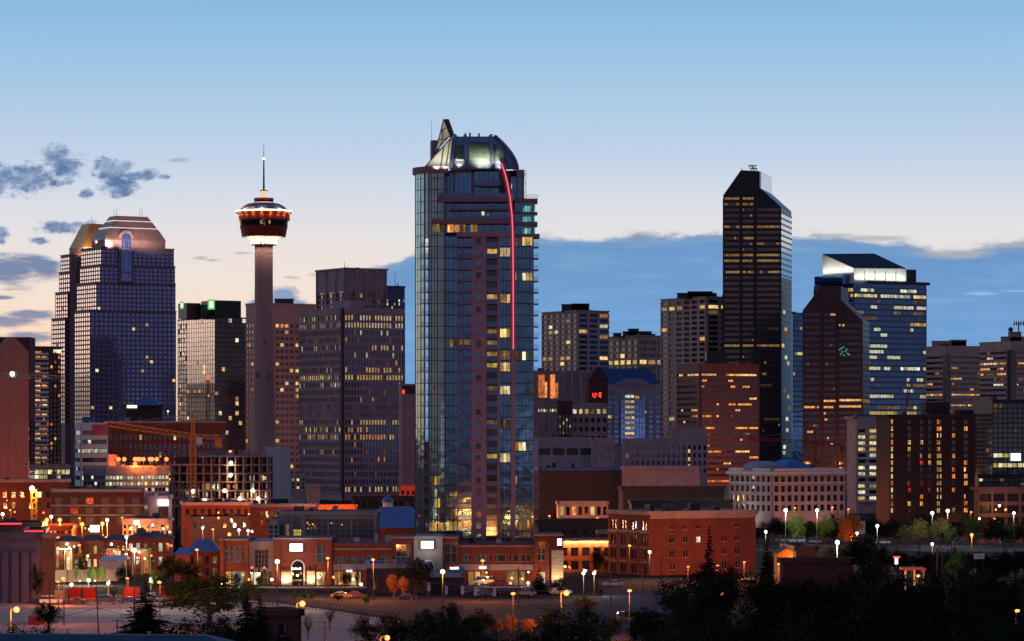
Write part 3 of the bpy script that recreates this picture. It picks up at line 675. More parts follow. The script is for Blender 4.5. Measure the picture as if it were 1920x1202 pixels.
# ------------------------------------------------------------------ observation tower
D = 1700; px0 = 494.6; m = D / F
ot = Bld('observation_tower', 'slim concrete observation tower with a lit red pod and a needle antenna', [M_mauve], (lx(px0, D), D)); c = Vector((lx(px0, D), D, 0))
def prof(l): return [(w_ * m, zz(py, D)) for w_, py in l]
M_shaft = mat('tower_concrete', S(190, 142, 130), .8, var=.15, stretch=(1, 1, .1))
q = MB(); q.lathe(c, prof([(27, 935), (24.5, 880), (22.5, 832), (20.5, 760), (19, 690), (17.6, 600), (17, 520), (17, 459)]), 36); shaft = sub(ot.add(q, 'shaft', M_shaft, True), ot.t)
for (px, py, h_) in ((497.5, 640, 8), (483, 703, 8), (509, 703, 8)):
    q = MB(); q.box((lx(px - 2, D), D - 19.5 * m, 0), (4 * m, 0, 0), (0, 1.2, 0), zz(py + h_ / 2, D), zz(py - h_ / 2, D)); q.build('window', G_dark, shaft)
q = MB(); q.lathe(c, prof([(17, 460), (24.5, 460), (24.5, 458.4), (17, 458.4)]), 36); ot.add(q, 'collar', M_dark)
M_bell = mat('white_tower_flare', S(236, 228, 210), .6)
q = MB(); q.lathe(c, prof([(18, 458.4), (20, 455), (24, 450), (30, 446), (39, 443)]), 40, 0, False); bell = sub(ot.add(q, 'flared_neck', M_bell, True), ot.t)
E_tw = lampmat('tower_lamp_glow', (1, .88, .66), 2.0)
for i in range(18):
    an = 2 * math.pi * (i + .5) / 18; q = MB(); q.ball(c + Vector((22.8 * m * math.cos(an), 22.8 * m * math.sin(an), zz(455.6, D))), .75, 0, 8, 5, 1.8); q.build('lamp', E_tw, bell)
M_pod = mat('red_pod_panel', S(140, 44, 40), .5, .4, var=.1)
q = MB(); q.lathe(c, prof([(39, 443), (41, 444.5), (44, 428), (44.9, 424)]), 44, 0, False); q.lathe(c, prof([(46, 413.5), (48, 403), (40, 402)]), 44, 0, False); pod = sub(ot.add(q, 'pod', M_pod), ot.t)
q = MB(); q.lathe(c, prof([(44.6, 424.4), (45.8, 413)]), 44, 0, False); q.build('window_band', G_dark, pod)
for an, mm in ((-92, 'white'), (-72, 'amber')):
    q = MB(); a_ = R(an); p_ = c + Vector((45.7 * m * math.cos(a_), 45.7 * m * math.sin(a_), 0)); u_ = Vector((-math.sin(a_), math.cos(a_), 0))
    q.box(p_ - u_ * .4, u_ * .8, Vector((math.cos(a_), math.sin(a_), 0)) * .3, zz(422, D), zz(416, D)); q.build('lit_window', L_[mm], pod)
q = MB(); q.box((lx(535, D), D - 4, 0), (8 * m, 0, 0), (0, 6, 0), zz(414, D), zz(403, D)); q.build('service_box', M_pod, pod)
q = MB(); q.lathe(c, prof([(40, 402.4), (49.5, 402), (53, 399.5), (53, 397.5), (49, 396)]), 48, 0, False); ot.add(q, 'rim', mat('gold_rim_metal', S(150, 96, 46), .5, .4, .3))
q = MB(); q.lathe(c, prof([(50, 397.4), (53.6, 398.2), (53.6, 395.6), (50, 395.0)]), 48, 0, False); ot.add(q, 'rim_light', lampmat('rim_light_glow', (1, .85, .58), 2.4))
q = MB(); q.lathe(c, prof([(50, 396), (43, 391.5), (38, 387), (30, 382.5), (19, 380.5)]), 48, 0, False); ot.add(q, 'pod_roof', mat('blue_grey_pod_roof', S(112, 112, 142), .5, .4, .2), True)
q = MB(); a0_, a1_ = R(214), R(248)
for i in range(7):
    an = a0_ + (a1_ - a0_) * i / 6; p_ = c + Vector((43.5 * m * math.cos(an), 43.5 * m * math.sin(an), 0)); u_ = Vector((-math.sin(an), math.cos(an), 0)); q.box(p_ - u_ * .9, u_ * 1.8, Vector((math.cos(an), math.sin(an), 0)) * -1, zz(393.5, D), zz(390.5, D))
ot.add(q, 'roof_light_rail', L_['amber'])
q = MB(); q.lathe(c, prof([(15, 382.6), (16.5, 381.4), (16.5, 379.6), (15, 379.2)]), 36, 0, False); ot.add(q, 'crown_light', lampmat('pink_crown_glow', (1, .74, .6), 1.5))
q = MB(); q.lathe(c, prof([(17.5, 379.4), (18.8, 372), (18.2, 371.6)]), 36); ot.add(q, 'crown_drum', M_pod)
q = MB(); q.lathe(c, prof([(3, 371.6), (2.6, 364), (4.5, 359.5), (7, 358.4)]), 20, 0, False); ot.add(q, 'neck', lampmat('gold_neck_glow', (1, .62, .22), 1.0))
q = MB(); q.lathe(c, prof([(7.6, 358.4), (7.6, 356.8), (1, 356.4)]), 20); ot.add(q, 'top_plate', M_pod)
q = MB(); q.tube(P(px0, 357, D), P(px0, 300, D), .55, .35, 8); q.tube(P(px0, 300, D), P(px0, 269, D), .2, .1, 6); ot.add(q, 'antenna', M_dark)
q = MB(); q.ball(P(px0, 297.5, D), .75); ot.add(q, 'beacon', lampmat('beacon_glow', (1, .6, .5), 3))
for i in range(12):
    an = 2 * math.pi * i / 12 - 1.0; l = bpy.data.lights.new('uplight', 'POINT'); l.energy = 420; l.color = (1, .84, .6); l.shadow_soft_size = .4; o = bpy.data.objects.new('uplight', l); COL.objects.link(o); o.location = c + Vector((30 * m * math.cos(an), 30 * m * math.sin(an), zz(456, D)))
for i in range(8):
    an = 2 * math.pi * i / 8; l = bpy.data.lights.new('uplight', 'POINT'); l.energy = 1500; l.color = (1, .62, .25); l.shadow_soft_size = .4; o = bpy.data.objects.new('uplight', l); COL.objects.link(o); o.location = c + Vector((49.5 * m * math.cos(an), 49.5 * m * math.sin(an), zz(393.3, D)))
for i in range(9):
    an = math.pi + math.pi * (i + .5) / 9; l = bpy.data.lights.new('rim_downlight', 'POINT'); l.energy = 170; l.color = (1, .6, .22); l.shadow_soft_size = .3; o = bpy.data.objects.new('rim_downlight', l); COL.objects.link(o); o.location = c + Vector((51.5 * m * math.cos(an), 51.5 * m * math.sin(an), zz(405, D)))
q = MB(); q.box((lx(440, D), D - 9, 0), (lx(500, D) - lx(440, D), 0, 0), (0, 20, 0), 0, zz(868, D)); q.box((lx(500, D), D - 11, 0), (lx(541, D) - lx(500, D), 0, 0), (0, 26, 0), 0, zz(838, D)); base = ot.add(q, 'base_block', M_white)
ot.done()
# ------------------------------------------------------------------ the tall condominium tower
D = 760; m = D / F
def A(px): return lx(px, D)
def Z(py): return zz(py, D)
M_mc = mat('mauve_precast', S(150, 120, 140), .8, var=.08, scale=.15)
M_mcd = mat('mauve_precast_band', S(130, 104, 114), .8, var=.08, scale=.15)
G_bay = glass('condominium_glass', (.36, .54, .58), .05, .85, .02)
G_con = glass('condominium_blue_glass', (.13, .31, .54), .06, .85, .02)
G_rail = glass('balcony_rail_glass', (.12, .2, .42), .1, .8)
M_mul = mat('dark_mullion', S(64, 66, 84), .5, .3)
M_rec = mat('recess_dark', S(84, 72, 74), .8)
ct = Bld('condominium_tower', 'tall glass and mauve condominium tower with a red neon fin and curved crown', [M_mc, M_roof, M_mcd, M_mul], (A(890), D)); T = ct.t; W_ = ct.wall
def bp(mb, x0, x1, y0, y1, d0, d1, mi=0): mb.box((A(x0), D + d0, 0), (A(x1) - A(x0), 0, 0), (0, d1 - d0, 0), Z(y1), Z(y0), mi)
FL = [441 + 21.35 * k for k in range(29)]; BASE = 1088
q = MB(); bp(q, 803, 1001, 372, BASE, 4.2, 26); bp(q, 833, 983, 316, 373, 6, 24); ct.add(q, 'core_wall', M_rec)
# curved glass bay on the left
cx_, cy_, r_ = A(823), D + 6.0, A(823) - A(777.5)
def arcp(deg, rr=r_): return Vector((cx_ + rr * math.cos(R(deg)), cy_ + rr * math.sin(R(deg)), 0))
def arcstrip(mb, d0, d1, n, z0, z1, rr, thick=.25, mi=0):
    for i in range(n):
        a = arcp(d0 + (d1 - d0) * i / n, rr); b_ = arcp(d0 + (d1 - d0) * (i + 1) / n, rr); a2 = arcp(d0 + (d1 - d0) * i / n, rr - thick); b2 = arcp(d0 + (d1 - d0) * (i + 1) / n, rr - thick)
        mb.hexa([(p.x, p.y, z0) for p in (a, b_, b2, a2)], [(p.x, p.y, z1) for p in (a, b_, b2, a2)], mi)
q = MB(); arcstrip(q, 150, 234, 7, Z(BASE), Z(318), r_); arcstrip(q, 234, 245, 1, Z(447), Z(318), r_); arcstrip(q, 245, 284, 4, Z(BASE), Z(318), r_); ct.add(q, 'curved_glazing', G_bay)
for y_ in FL + [419.6, 398, 376.5, 355, 334]:
    arcstrip(W_, 150, 234, 7, Z(y_) - .06, Z(y_) + .06, r_ + .08, .25, 3); arcstrip(W_, 245, 284, 4, Z(y_) - .07, Z(y_) + .07, r_ + .08, .25, 3)
for dg in (160, 172, 184, 196, 208, 220, 233.6, 245.2, 252, 259, 266.5, 273, 279, 283.6):
    p = arcp(dg, r_ + .1); s_ = .035 if dg not in (233.6, 245.2, 283.6, 266.5) else .11; W_.box((p.x - s_, p.y - s_, 0), (2 * s_, 0, 0), (0, 2 * s_ + .1, 0), Z(BASE), Z(320), 3)
q = MB(); arcstrip(q, 140, 290, 16, Z(324), Z(312), r_ + .75, 1.2); ct.add(q, 'bay_cornice', M_mcd)
q = MB(); q.poly([(p.x, p.y, Z(317)) for p in [arcp(150 + 140 * i / 12, r_ - .2) for i in range(13)]]); ct.add(q, 'bay_roof', M_roof)
q = MB(); arcstrip(q, 232, 247, 2, Z(BASE), Z(447), r_ - 1.6); ct.add(q, 'balcony_recess', mat('recess_shade', S(28, 21, 21), .9, .1))  # near-black wall colour paints the shade of the recess
rr_ = random.Random(5)
def rail(mb, x0, x1, y, d, hpx=8.5): bp(mb, x0, x1, y - hpx, y - .6, d, d + .06)
for i, y_ in enumerate(FL[1:]):
    q = MB(); a, b_ = arcp(231, r_ + .9), arcp(246, r_ + .9); a2, b2 = arcp(231, r_ - 1.5), arcp(246, r_ - 1.5)
    q.hexa([(p.x, p.y, Z(y_) - .12) for p in (a, b_, b2, a2)], [(p.x, p.y, Z(y_) + .1) for p in (a, b_, b2, a2)])
    for u_, v_ in ((a, b_), (a, a2)):
        for hh in (.35, .7, 1.05): q.tube((u_.x, u_.y, Z(y_) + hh), (v_.x, v_.y, Z(y_) + hh), .03, n=4)
    for p in (a, b_, (a + b_) / 2): q.tube((p.x, p.y, Z(y_)), (p.x, p.y, Z(y_) + 1.05), .035, n=4)
    ct.add(q, 'corner_balcony', M_mcd)
for y_, mm in ((545, 'warm'), (628, 'gold'), (735, 'dim'), (760, 'dim'), (910, 'dim')):
    q = MB(); arcstrip(q, 235, 244, 1, Z(y_ + 8), Z(y_ - 8), r_ - 1.35, .1); q.build('lit_window', L_[mm], T)
# glass strip and balconies between the bay and the pier
q = MB(); bp(q, 834, 858, 443, BASE, 1.1, 1.4); ct.add(q, 'strip_glazing', G_con)
q = MB(); bp(q, 858, 885, 443, BASE, 3.0, 3.2); ct.add(q, 'recess_glazing', G_con)
q = MB(); bp(q, 912, 933, 443, BASE, 3.2, 3.4); ct.add(q, 'recess_glazing', G_dark)
q = MB(); bp(q, 937, 957, 443, BASE, .6, .9); ct.add(q, 'strip_glazing', G_con)
q = MB(); bp(q, 965, 1000, 443, BASE, .7, 1.0); bp(q, 999.2, 1000.8, 376, BASE, .7, 22); ct.add(q, 'strip_glazing', G_con)
for x0, x1, d0, d1 in ((857, 859, .8, 3.2), (833, 835.4, .3, 2), (884, 912, -.4, 4.4), (932.5, 937.3, -.1, 4.4), (998.8, 1000.6, .2, 1.4)): bp(W_, x0, x1, 440, BASE, d0, d1)
for xm in (842, 850): bp(W_, xm - .35, xm + .35, 443, BASE, .95, 1.2, 3)
for xm in (943.5, 950): bp(W_, xm - .35, xm + .35, 443, BASE, .45, .7, 3)
for xm in (972, 979, 986, 993): bp(W_, xm - .3, xm + .3, 443, BASE, .55, .8, 3)
for k_, y_ in enumerate(FL):
    for x0, x1, d0, d1 in ((834, 858, .9, 1.3), (937, 957, .4, .8), (965, 1000, .5, .9)): bp(W_, x0, x1, y_ - .8, y_ + .9, d0, d1, 3)
    if k_ == 0: continue
    q = MB(); bp(q, 857.5, 885, y_ - .7, y_ + .9, .5, 3.1); bp(q, 867, 868.2, y_ - 17, y_ - .8, 2.7, 3.05); bp(q, 859, 867, y_ - 17.5, y_ - 16.6, 2.8, 3.05); o = sub(ct.add(q, 'balcony', M_mcd), T)
    q = MB(); rail(q, 858.5, 884.5, y_, .55); q.build('railing', G_rail, o)
    q = MB(); bp(q, 911.5, 933, y_ - .6, y_ + .8, .6, 3.3); o = sub(ct.add(q, 'balcony', M_mc), T)
    q = MB(); rail(q, 912, 932.5, y_, .65); q.build('railing', G_rail, o)
    q = MB(); bp(q, 1000.4, 1009.5, y_ - .9, y_ + .9, 2, 7); o = sub(ct.add(q, 'balcony', M_mc), T)
    q = MB()
    for hh in (3, 6, 8.5): bp(q, 1008.7, 1009.1, y_ - hh, y_ - hh + .4, 2, 7); bp(q, 1001, 1009, y_ - hh, y_ - hh + .4, 2, 2.05)
    for xx in (1001.5, 1005, 1008.8): bp(q, xx, xx + .4, y_ - 8.5, y_ - .8, 2, 2.06)
    q.build('railing', M_steel, o)
# small square windows in the pier
for k_ in range(27):
    yc = 451.7 + 21.35 * k_; q = MB(); bp(q, 892.6, 901.6, yc - 5, yc + 5.4, -.44, -.2); o = sub(ct.add(q, 'window', G_con if k_ % 3 else G_dark), T)
    q = MB(); bp(q, 891.8, 902.4, yc + 5.4, yc + 6.2, -.6, -.2); q.build('sill', M_mcd, o)
for y_ in FL: bp(W_, 884.6, 911.6, y_ - .25, y_ + .25, -.43, -.3, 2)
# lit rooms
def litp(x0, x1, y0, y1, d, mm):
    q = MB(); bp(q, x0, x1, y0, y1, d, d + .05); q.build('lit_window', L_[mm], T)
for y_, mm in ((472.5, 'warm'), (558, 'gold'), (624, 'dim'), (645, 'dim'), (666, 'warm'), (687.5, 'gold'), (731, 'dim'), (795, 'dim'), (858.5, 'gold')): litp(913, 932, y_ - 7, y_ + 7.5, 3.0, mm)
for y_, mm in ((472.5, 'white'), (560, 'warm'), (624.5, 'warm'), (666, 'dim'), (688, 'warm'), (732, 'white'), (795, 'dim'), (858.5, 'white')):
    litp(937.8, 943.1, y_ - 8, y_ + 8, .5, mm); litp(943.9, 949.6, y_ - 8, y_ + 8, .5, 'warm' if mm == 'white' else mm); litp(950.4, 956.3, y_ - 8, y_ + 8, .5, mm)
for x0, x1, y_, mm in ((979.4, 985.6, 452, 'warm'), (986.4, 992.6, 452, 'warm'), (993.4, 998, 452, 'gold'), (966, 970, 453, 'dim'), (979.4, 985.6, 519, 'white'), (986.4, 992.6, 519, 'warm'), (993.4, 998, 519, 'gold'), (966, 968.5, 519, 'amber'),
                       (966, 971.6, 667, 'dim'), (972.4, 978.6, 667, 'dim'), (979.4, 985.6, 667, 'cool'), (987, 992, 667, 'dim'), (966, 971.6, 837, 'amber'), (972.4, 978.6, 837, 'gold'), (979.4, 985.6, 837, 'cool'), (986.4, 992, 837, 'dim'), (987, 992, 731, 'dim'), (989, 992, 982, 'orange'), (973, 976, 988, 'dim'), (967, 969, 900, 'amber')): litp(x0, x1, y_ - 7.5, y_ + 8, .6, mm)
for y_, mm in ((643, 'dim'),): litp(842.6, 849.4, y_ - 6, y_ + 7, 1.0, mm); litp(850.6, 857, y_ - 6, y_ + 7, 1.0, mm); litp(861, 866, y_ - 8, y_ + 7, 2.8, 'orange'); litp(870, 882, y_ - 7, y_ + 5, 2.85, 'dim')
for d0, d1, y_, mm in ((252.5, 258.5, 901, 'dim'), (259.5, 266, 901, 'gold'), (267, 272.5, 901, 'amber'), (259.5, 266, 943, 'gold'), (267, 272.5, 943, 'gold'), (273.5, 279, 943, 'dim'), (259.5, 266, 925, 'cool'), (252.5, 258, 730, 'dim'), (246, 252, 988, 'gold'), (252.5, 258.5, 988, 'amber'), (259.5, 266, 988, 'gold'), (267, 272.5, 988, 'warm'), (273.5, 279, 988, 'amber'), (279.5, 283.5, 988, 'gold')):
    q = MB(); arcstrip(q, d0, d1, 2, Z(y_ + 8), Z(y_ - 8), r_ + .03, .05); q.build('lit_window', L_[mm], T)
for x0, x1 in ((835.5, 841.4), (842.6, 849.4), (850.6, 857)): litp(x0, x1, 979, 995, 1.0, 'warm')
litp(859, 884, 978, 995, 2.8, 'amber'); litp(868, 869.5, 874, 876, .4, 'red'); litp(894, 897, 877, 880, -.5, 'orange')
# the wider floors above the shaft
for x0, x1, y0, y1, d0, d1, mi in ((820, 958, 370.5, 379, -1.3, 6, 2), (842, 958, 391.6, 394.4, -1.0, 5, 2), (809, 958, 411, 419.5, -1.2, 6, 2), (856, 958, 435.5, 444, -.9, 6, 0)): bp(W_, x0, x1, y0, y1, d0, d1, mi)
q = MB(); bp(q, 834, 957, 379, 436, 1.9, 2.2); ct.add(q, 'penthouse_glazing', G_con)
for xm in (838, 851, 862, 873, 884, 896, 908, 921, 934, 946): bp(W_, xm - .4, xm + .4, 379, 436, 1.6, 1.95, 2)
q = MB(); rail(q, 822, 957, 371, -1.2, 8); ct.add(q, 'railing', G_rail)
for yy_ in (392, 411.5): q = MB(); rail(q, 844, 957, yy_, -.9, 7); ct.add(q, 'railing', G_rail)
for x0, x1, mm in ((810, 818, 'dim'), (819, 824, 'gold'), (825, 833, 'dim')):
    q = MB(); bp(q, x0, x1, 420.5, 434.5, .05 if x0 < 815 else -.25, .1); q.build('lit_window', L_[mm], T)
for x0, x1, mm in ((839, 843, 'amber'), (843.6, 850.4, 'orange'), (852, 861, 'amber'), (863, 868, 'dim'), (869, 872, 'amber'), (882.5, 887, 'warm'), (888, 895, 'amber')): litp(x0, x1, 420.5, 434.5, 1.5, mm)
litp(903, 908, 396, 411, 1.5, 'white'); litp(913.5, 916.5, 401, 411, 1.5, 'cool')
# penthouse and the taller right shoulder
q = MB(); bp(q, 834, 852, 320, 371, 5.6, 5.9); bp(q, 852, 884, 321, 371, 3.8, 4.1); bp(q, 889, 936, 309, 371, 4.0, 4.3); bp(q, 958, 981, 330, 375, 2.2, 2.5); ct.add(q, 'penthouse_glazing', G_con)
for xm in (838, 843, 860, 868, 876, 898, 907, 916, 925): bp(W_, xm - .3, xm + .3, 318, 371, 3.6, 4.2 if xm > 850 else 6, 2)
for x0, x1, y0, y1, d0, d1 in ((849, 853, 314, 371, 3.3, 7), (883, 889.5, 303, 371, 3.2, 7), (935, 942, 316, 371, 3.0, 7), (849, 889, 312, 319.5, 3.2, 8), (884, 942, 301, 308.5, 3.0, 8), (846, 852, 309, 322, 5, 8), (942, 958, 318, 372, 3.2, 8), (968, 983.5, 317.5, 330, 1.2, 12), (978.5, 982.5, 330, 376, 1.8, 12), (968, 971, 330, 376, 2.0, 4), (898, 938, 346, 348.5, 1.5, 5)): bp(W_, x0, x1, y0, y1, d0, d1)
q = MB(); rail(q, 889, 938, 347, 1.55, 7); ct.add(q, 'railing', G_rail)
for y_ in (375, 398.5, 418.5, 441):
    q = MB(); e_ = 1012 if y_ == 441 else 1008; bp(q, 964, e_, y_ - 2.6 if y_ in (375, 441, 418.5) else y_ - .8, y_ + 3.4 if y_ in (375, 441, 418.5) else y_ + .8, -.2, 9); ct.add(q, 'shoulder_slab', M_mcd)
q = MB(); bp(q, 965, 1003, 377, 439, 1.4, 1.7); ct.add(q, 'penthouse_glazing', G_con)
for y0 in (385.5, 405.5, 427.5):
    for x0, x1 in ((980.5, 983), (984, 989), (990, 995.5), (1000.5, 1003.5)): litp(x0, x1, y0, y0 + 11, 1.3, 'teal')
for y_ in (385, 355 + 8):
    litp(958.5, 960, y_ - 20, y_ - 11, 2.1, 'cool')
q = MB()
for hh in (2, 4.5, 7.5): bp(q, 984, 1008, 372 - hh, 372 - hh + .4, 0, .06); bp(q, 1007.6, 1008, 372 - hh, 372 - hh + .4, 0, 8)
for i in range(7): bp(q, 984 + i * 3.95, 984.4 + i * 3.95, 364.5, 372.3, 0, .06)
ct.add(q, 'roof_railing', M_steel)
q = MB()                                                     # thin lattice mast on the terrace
for xx in (978.5, 986.5): q.tube((A(xx), D + 8, Z(372)), (A(xx), D + 8, Z(311)), .05, n=4)
for i in range(7): q.tube((A(978.5 if i % 2 else 986.5), D + 8, Z(370 - i * 8)), (A(986.5 if i % 2 else 978.5), D + 8, Z(362 - i * 8)), .04, n=4)
ct.add(q, 'lattice_mast', M_steel)
# neon fin
cl = [(962, 1060), (962, 655), (961.6, 500), (961, 440), (959.5, 405), (956, 372), (951, 345), (946, 325), (939, 303)]
def widen(c_, w_): return [(x_ - w_, y_) for x_, y_ in c_] + [(x_ + w_, y_) for x_, y_ in reversed(c_)]
q = MB(); pts = [Vector((A(x_), D - 1.7, Z(y_))) for x_, y_ in widen(cl[:-1] + [(940, 297)], 4.2)]; q.extrude(pts, (0, 4.6, 0)); fin = sub(ct.add(q, 'neon_fin', M_mc), T)
q = MB(); cn = [(x_ + .5, y_) for x_, y_ in cl[1:]]; cn[-1] = (940.5, 308)
for a, b_ in zip(cn, cn[1:]): q.tube((A(a[0]), D - 1.9, Z(a[1])), (A(b_[0]), D - 1.9, Z(b_[1])), .14, n=6)
q.build('neon_tube', lampmat('red_neon_glow', (1, .04, .07), 1.7), fin)
q = MB()
for a, b_ in zip(cn, cn[1:]): q.tube((A(a[0]), D - 2.05, Z(a[1])), (A(b_[0]), D - 2.05, Z(b_[1])), .05, n=5)
q.build('neon_core', lampmat('pink_neon_glow', (1, .22, .25), 1.6), fin)
# crown: a barrel roof that curves down to the front and to the right, ribbed, with louvres lit from below
def cr_r(t_): return 930 + 43 * (1 - t_ ** 1.6)
def cr_l(t_): return 843 + 7 * t_
def cr_d(t_): return 1.2 + 9.5 * t_ ** 1.7
def cr_y(t_): return 317 - 69 * t_
M_cr = mat('crown_metal', S(112, 112, 130), .42, .4, .5, var=.06); M_lou = mat('crown_louvre', S(176, 184, 172), .35, .5, .55, var=.05)
N = 14; q = MB()
def cp(px, t_, off=0.0): return Vector((A(px), D + cr_d(t_) - off, Z(cr_y(t_)) + off * .5))
for i in range(N):
    t0, t1 = i / N, (i + 1) / N
    q.poly([cp(cr_l(t0), t0), cp(cr_r(t0), t0), cp(cr_r(t1), t1), cp(cr_l(t1), t1)])
    q.poly([Vector((A(cr_r(t0)), D + cr_d(t0), Z(cr_y(t0)))), Vector((A(cr_r(t0)) - 1, D + 22, Z(cr_y(t0)))), Vector((A(cr_r(t1)) - 1, D + 22, Z(cr_y(t1)))), Vector((A(cr_r(t1)), D + cr_d(t1), Z(cr_y(t1))))])
    q.poly([Vector((A(cr_l(t0)), D + 22, Z(cr_y(t0)))), Vector((A(cr_l(t0)), D + cr_d(t0), Z(cr_y(t0)))), Vector((A(cr_l(t1)), D + cr_d(t1), Z(cr_y(t1)))), Vector((A(cr_l(t1)), D + 22, Z(cr_y(t1))))])
q.poly([cp(850, 1), cp(930, 1), Vector((A(930), D + 22, Z(248))), Vector((A(850), D + 22, Z(248)))])
crown = sub(ct.add(q, 'crown_roof', M_cr), T)
def louvre(x0f, x1f, ta, tb, n):
    q = MB()
    for i in range(n):
        t0 = ta + (tb - ta) * i / n; t1 = ta + (tb - ta) * (i + .8) / n
        a, b_ = cp(x0f(t0), t0, .45), cp(x1f(t0), t0, .45); c_, d_ = cp(x1f(t1), t1, .12), cp(x0f(t1), t1, .12)
        q.poly([a, b_, c_, d_]); q.poly([cp(x0f(t0), t0, .0), cp(x1f(t0), t0, .0), b_, a])
    q.build('louvre_panel', M_lou, crown)
louvre(lambda t_: 880 - 2 * t_, lambda t_: 921 - 7 * t_, .17, .82, 17)
louvre(lambda t_: 930 - 7 * t_, lambda t_: 930 - 7 * t_ + 22 - 10 * t_, .2, .75, 15)
louvre(lambda t_: 853 + 2 * t_, lambda t_: 870 - 1 * t_, .25, .75, 12)
def rib(fx, w_):
    q = MB()
    for i in range(N):
        t0, t1 = i / N, (i + 1) / N
        a, b_, c_, d_ = cp(fx(t0) - w_, t0, .6), cp(fx(t0) + w_, t0, .6), cp(fx(t1) + w_, t1, .6), cp(fx(t1) - w_, t1, .6)
        a2, b2, c2, d2 = cp(fx(t0) - w_, t0, -.3), cp(fx(t0) + w_, t0, -.3), cp(fx(t1) + w_, t1, -.3), cp(fx(t1) - w_, t1, -.3)
        q.poly([a, b_, c_, d_]); q.poly([a2, a, d_, d2]); q.poly([b_, b2, c2, c_])
    q.build('roof_rib', M_cr, crown)
rib(lambda t_: 875 - 4 * t_, 3.2); rib(lambda t_: 925.5 - 7 * t_, 3.0); rib(lambda t_: cr_r(t_) - 2, 2.2); rib(lambda t_: cr_l(t_) + 2.5, 3.2)
for px, h_ in ((871, 5), (880, 6), (897, 5), (921, 4), (851, 4)):
    q = MB(); bp(q, px - 1.6, px + 1.6, 248 - h_, 249, 11, 11.8); bp(q, px - 2.4, px + 2.4, 247.2 - h_, 248 - h_, 10.9, 11.9); q.build('vent_stack', M_dark, crown)
M_cream = mat('cream_crown_wall', S(200, 198, 182), .6, var=.06)
q = MB(); q.extrude([Vector((A(a), D + 3.0, Z(b_))) for a, b_ in ((796, 311), (842.6, 309), (848.5, 252))], (0, .8, 0)); side = sub(ct.add(q, 'crown_side_wall', M_cream), T)
q = MB()
for (a, b_, c_, d_) in ((826, 311, 831.5, 272), (835.5, 310, 843.5, 259), (796, 311.5, 848.5, 252.5), (842.6, 309, 848.5, 252)): q.tube((A(a), D + 2.9, Z(b_)), (A(c_), D + 2.9, Z(d_)), .16, n=4)
q.build('wall_rib', M_cr, side)
E_lan = lit('lantern_glow', S(228, 222, 184), .85, .3, .5)
q = MB(); q.extrude([Vector((A(a), D + 4.0, Z(b_))) for a, b_ in ((816, 281), (841, 252), (843, 249), (831, 222))], (0, .5, 0)); sp = sub(ct.add(q, 'spire_lantern', E_lan), T)
q = MB(); q.extrude([Vector((A(a), D + 3.6, Z(b_))) for a, b_ in ((830.5, 220.5), (841, 220.5), (850, 245), (842.5, 252))], (0, 7, 0)); q.build('spire_side', M_black, sp)
q = MB()
for (a, b_, c_, d_) in ((816, 281, 831, 221), (816, 281, 842.5, 252), (820, 258, 829, 260), (829, 240, 835, 238), (829, 260, 838, 256), (829, 260, 829, 240), (829, 260, 825, 271), (824, 247, 829, 240)): q.tube((A(a), D + 3.9, Z(b_)), (A(c_), D + 3.9, Z(d_)), .13, n=4)
q.build('spire_frame', M_cr, sp)
q = MB(); q.lathe((A(813), D + 13, 0), [(1.15, Z(300)), (1.15, Z(257)), (1.0, Z(254))], 16); ct.add(q, 'flue', M_mc)
q = MB(); q.tube((A(807), D + 12, Z(300)), (A(807), D + 12, Z(214)), .07, .04, 5); ct.add(q, 'antenna', M_steel)
for (px, dd, py, tx, ty, td, pw, cl_) in ((900, -1.2, 303, 900, 280, 6, 1900, (.92, 1, .78)), (912, -1.2, 303, 912, 275, 7, 1900, (.92, 1, .78)), (937, -.8, 306, 940, 280, 7, 2000, (.8, 1, .8)), (861, .5, 309, 861, 285, 6, 700, (.92, 1, .8)), (818, -1.5, 314, 822, 296, 3, 900, (1, .95, .74)), (834, -1.5, 314, 838, 290, 3, 900, (1, .95, .74))):
    flood('floodlight_beam', (A(px), D + dd, Z(py)), (A(tx), D + td, Z(ty)), pw, cl_, 110, .3)
ct.done()
# ------------------------------------------------------------------ middle distance
def low(label, l, c, r, top, D, wm, Rf=None, Lf=None, gl=None, name='office_block', cat='building', th=TH, rim=.7, seed=1, depth=.3, roofm=None, ribbon=False, base=0, trim=None, done=True, dl=None):
    """Rf, Lf: (rows, cols, first py, last py, pier share, spandrel share, lit) for the right and left faces"""
    k = Block(l, c, r, top, D, th, dl=dl); b = Bld(name, label, [wm, roofm or M_roof, trim or wm], k.C, cat); core(b, k, wm, 'wall_core', base)
    for fc, q_, sd in ((k.right, Rf, 0), (k.left, Lf, 7)):
        if q_:
            rows, cols, y0, y1, pf, sf, lt = q_
            facade(b, fc, zz(y1, D), zz(y0, D), rows, cols, pf, sf, gl or G_dark, lt, seed=seed + sd, depth=depth, ribbon=ribbon, sheet=(gl or G_dark) if ribbon else None)
            fb(b.wall, fc, 0, fc.w, zz(y0, D), k.z1, -.05, depth + .06)
            if zz(y1, D) > .5: fb(b.wall, fc, 0, fc.w, 0, zz(y1, D), -.05, depth + .06)
    roof_rim(b, k, rim, out=depth + .12, mi=2)
    b.k = k
    if done: b.done()
    return b
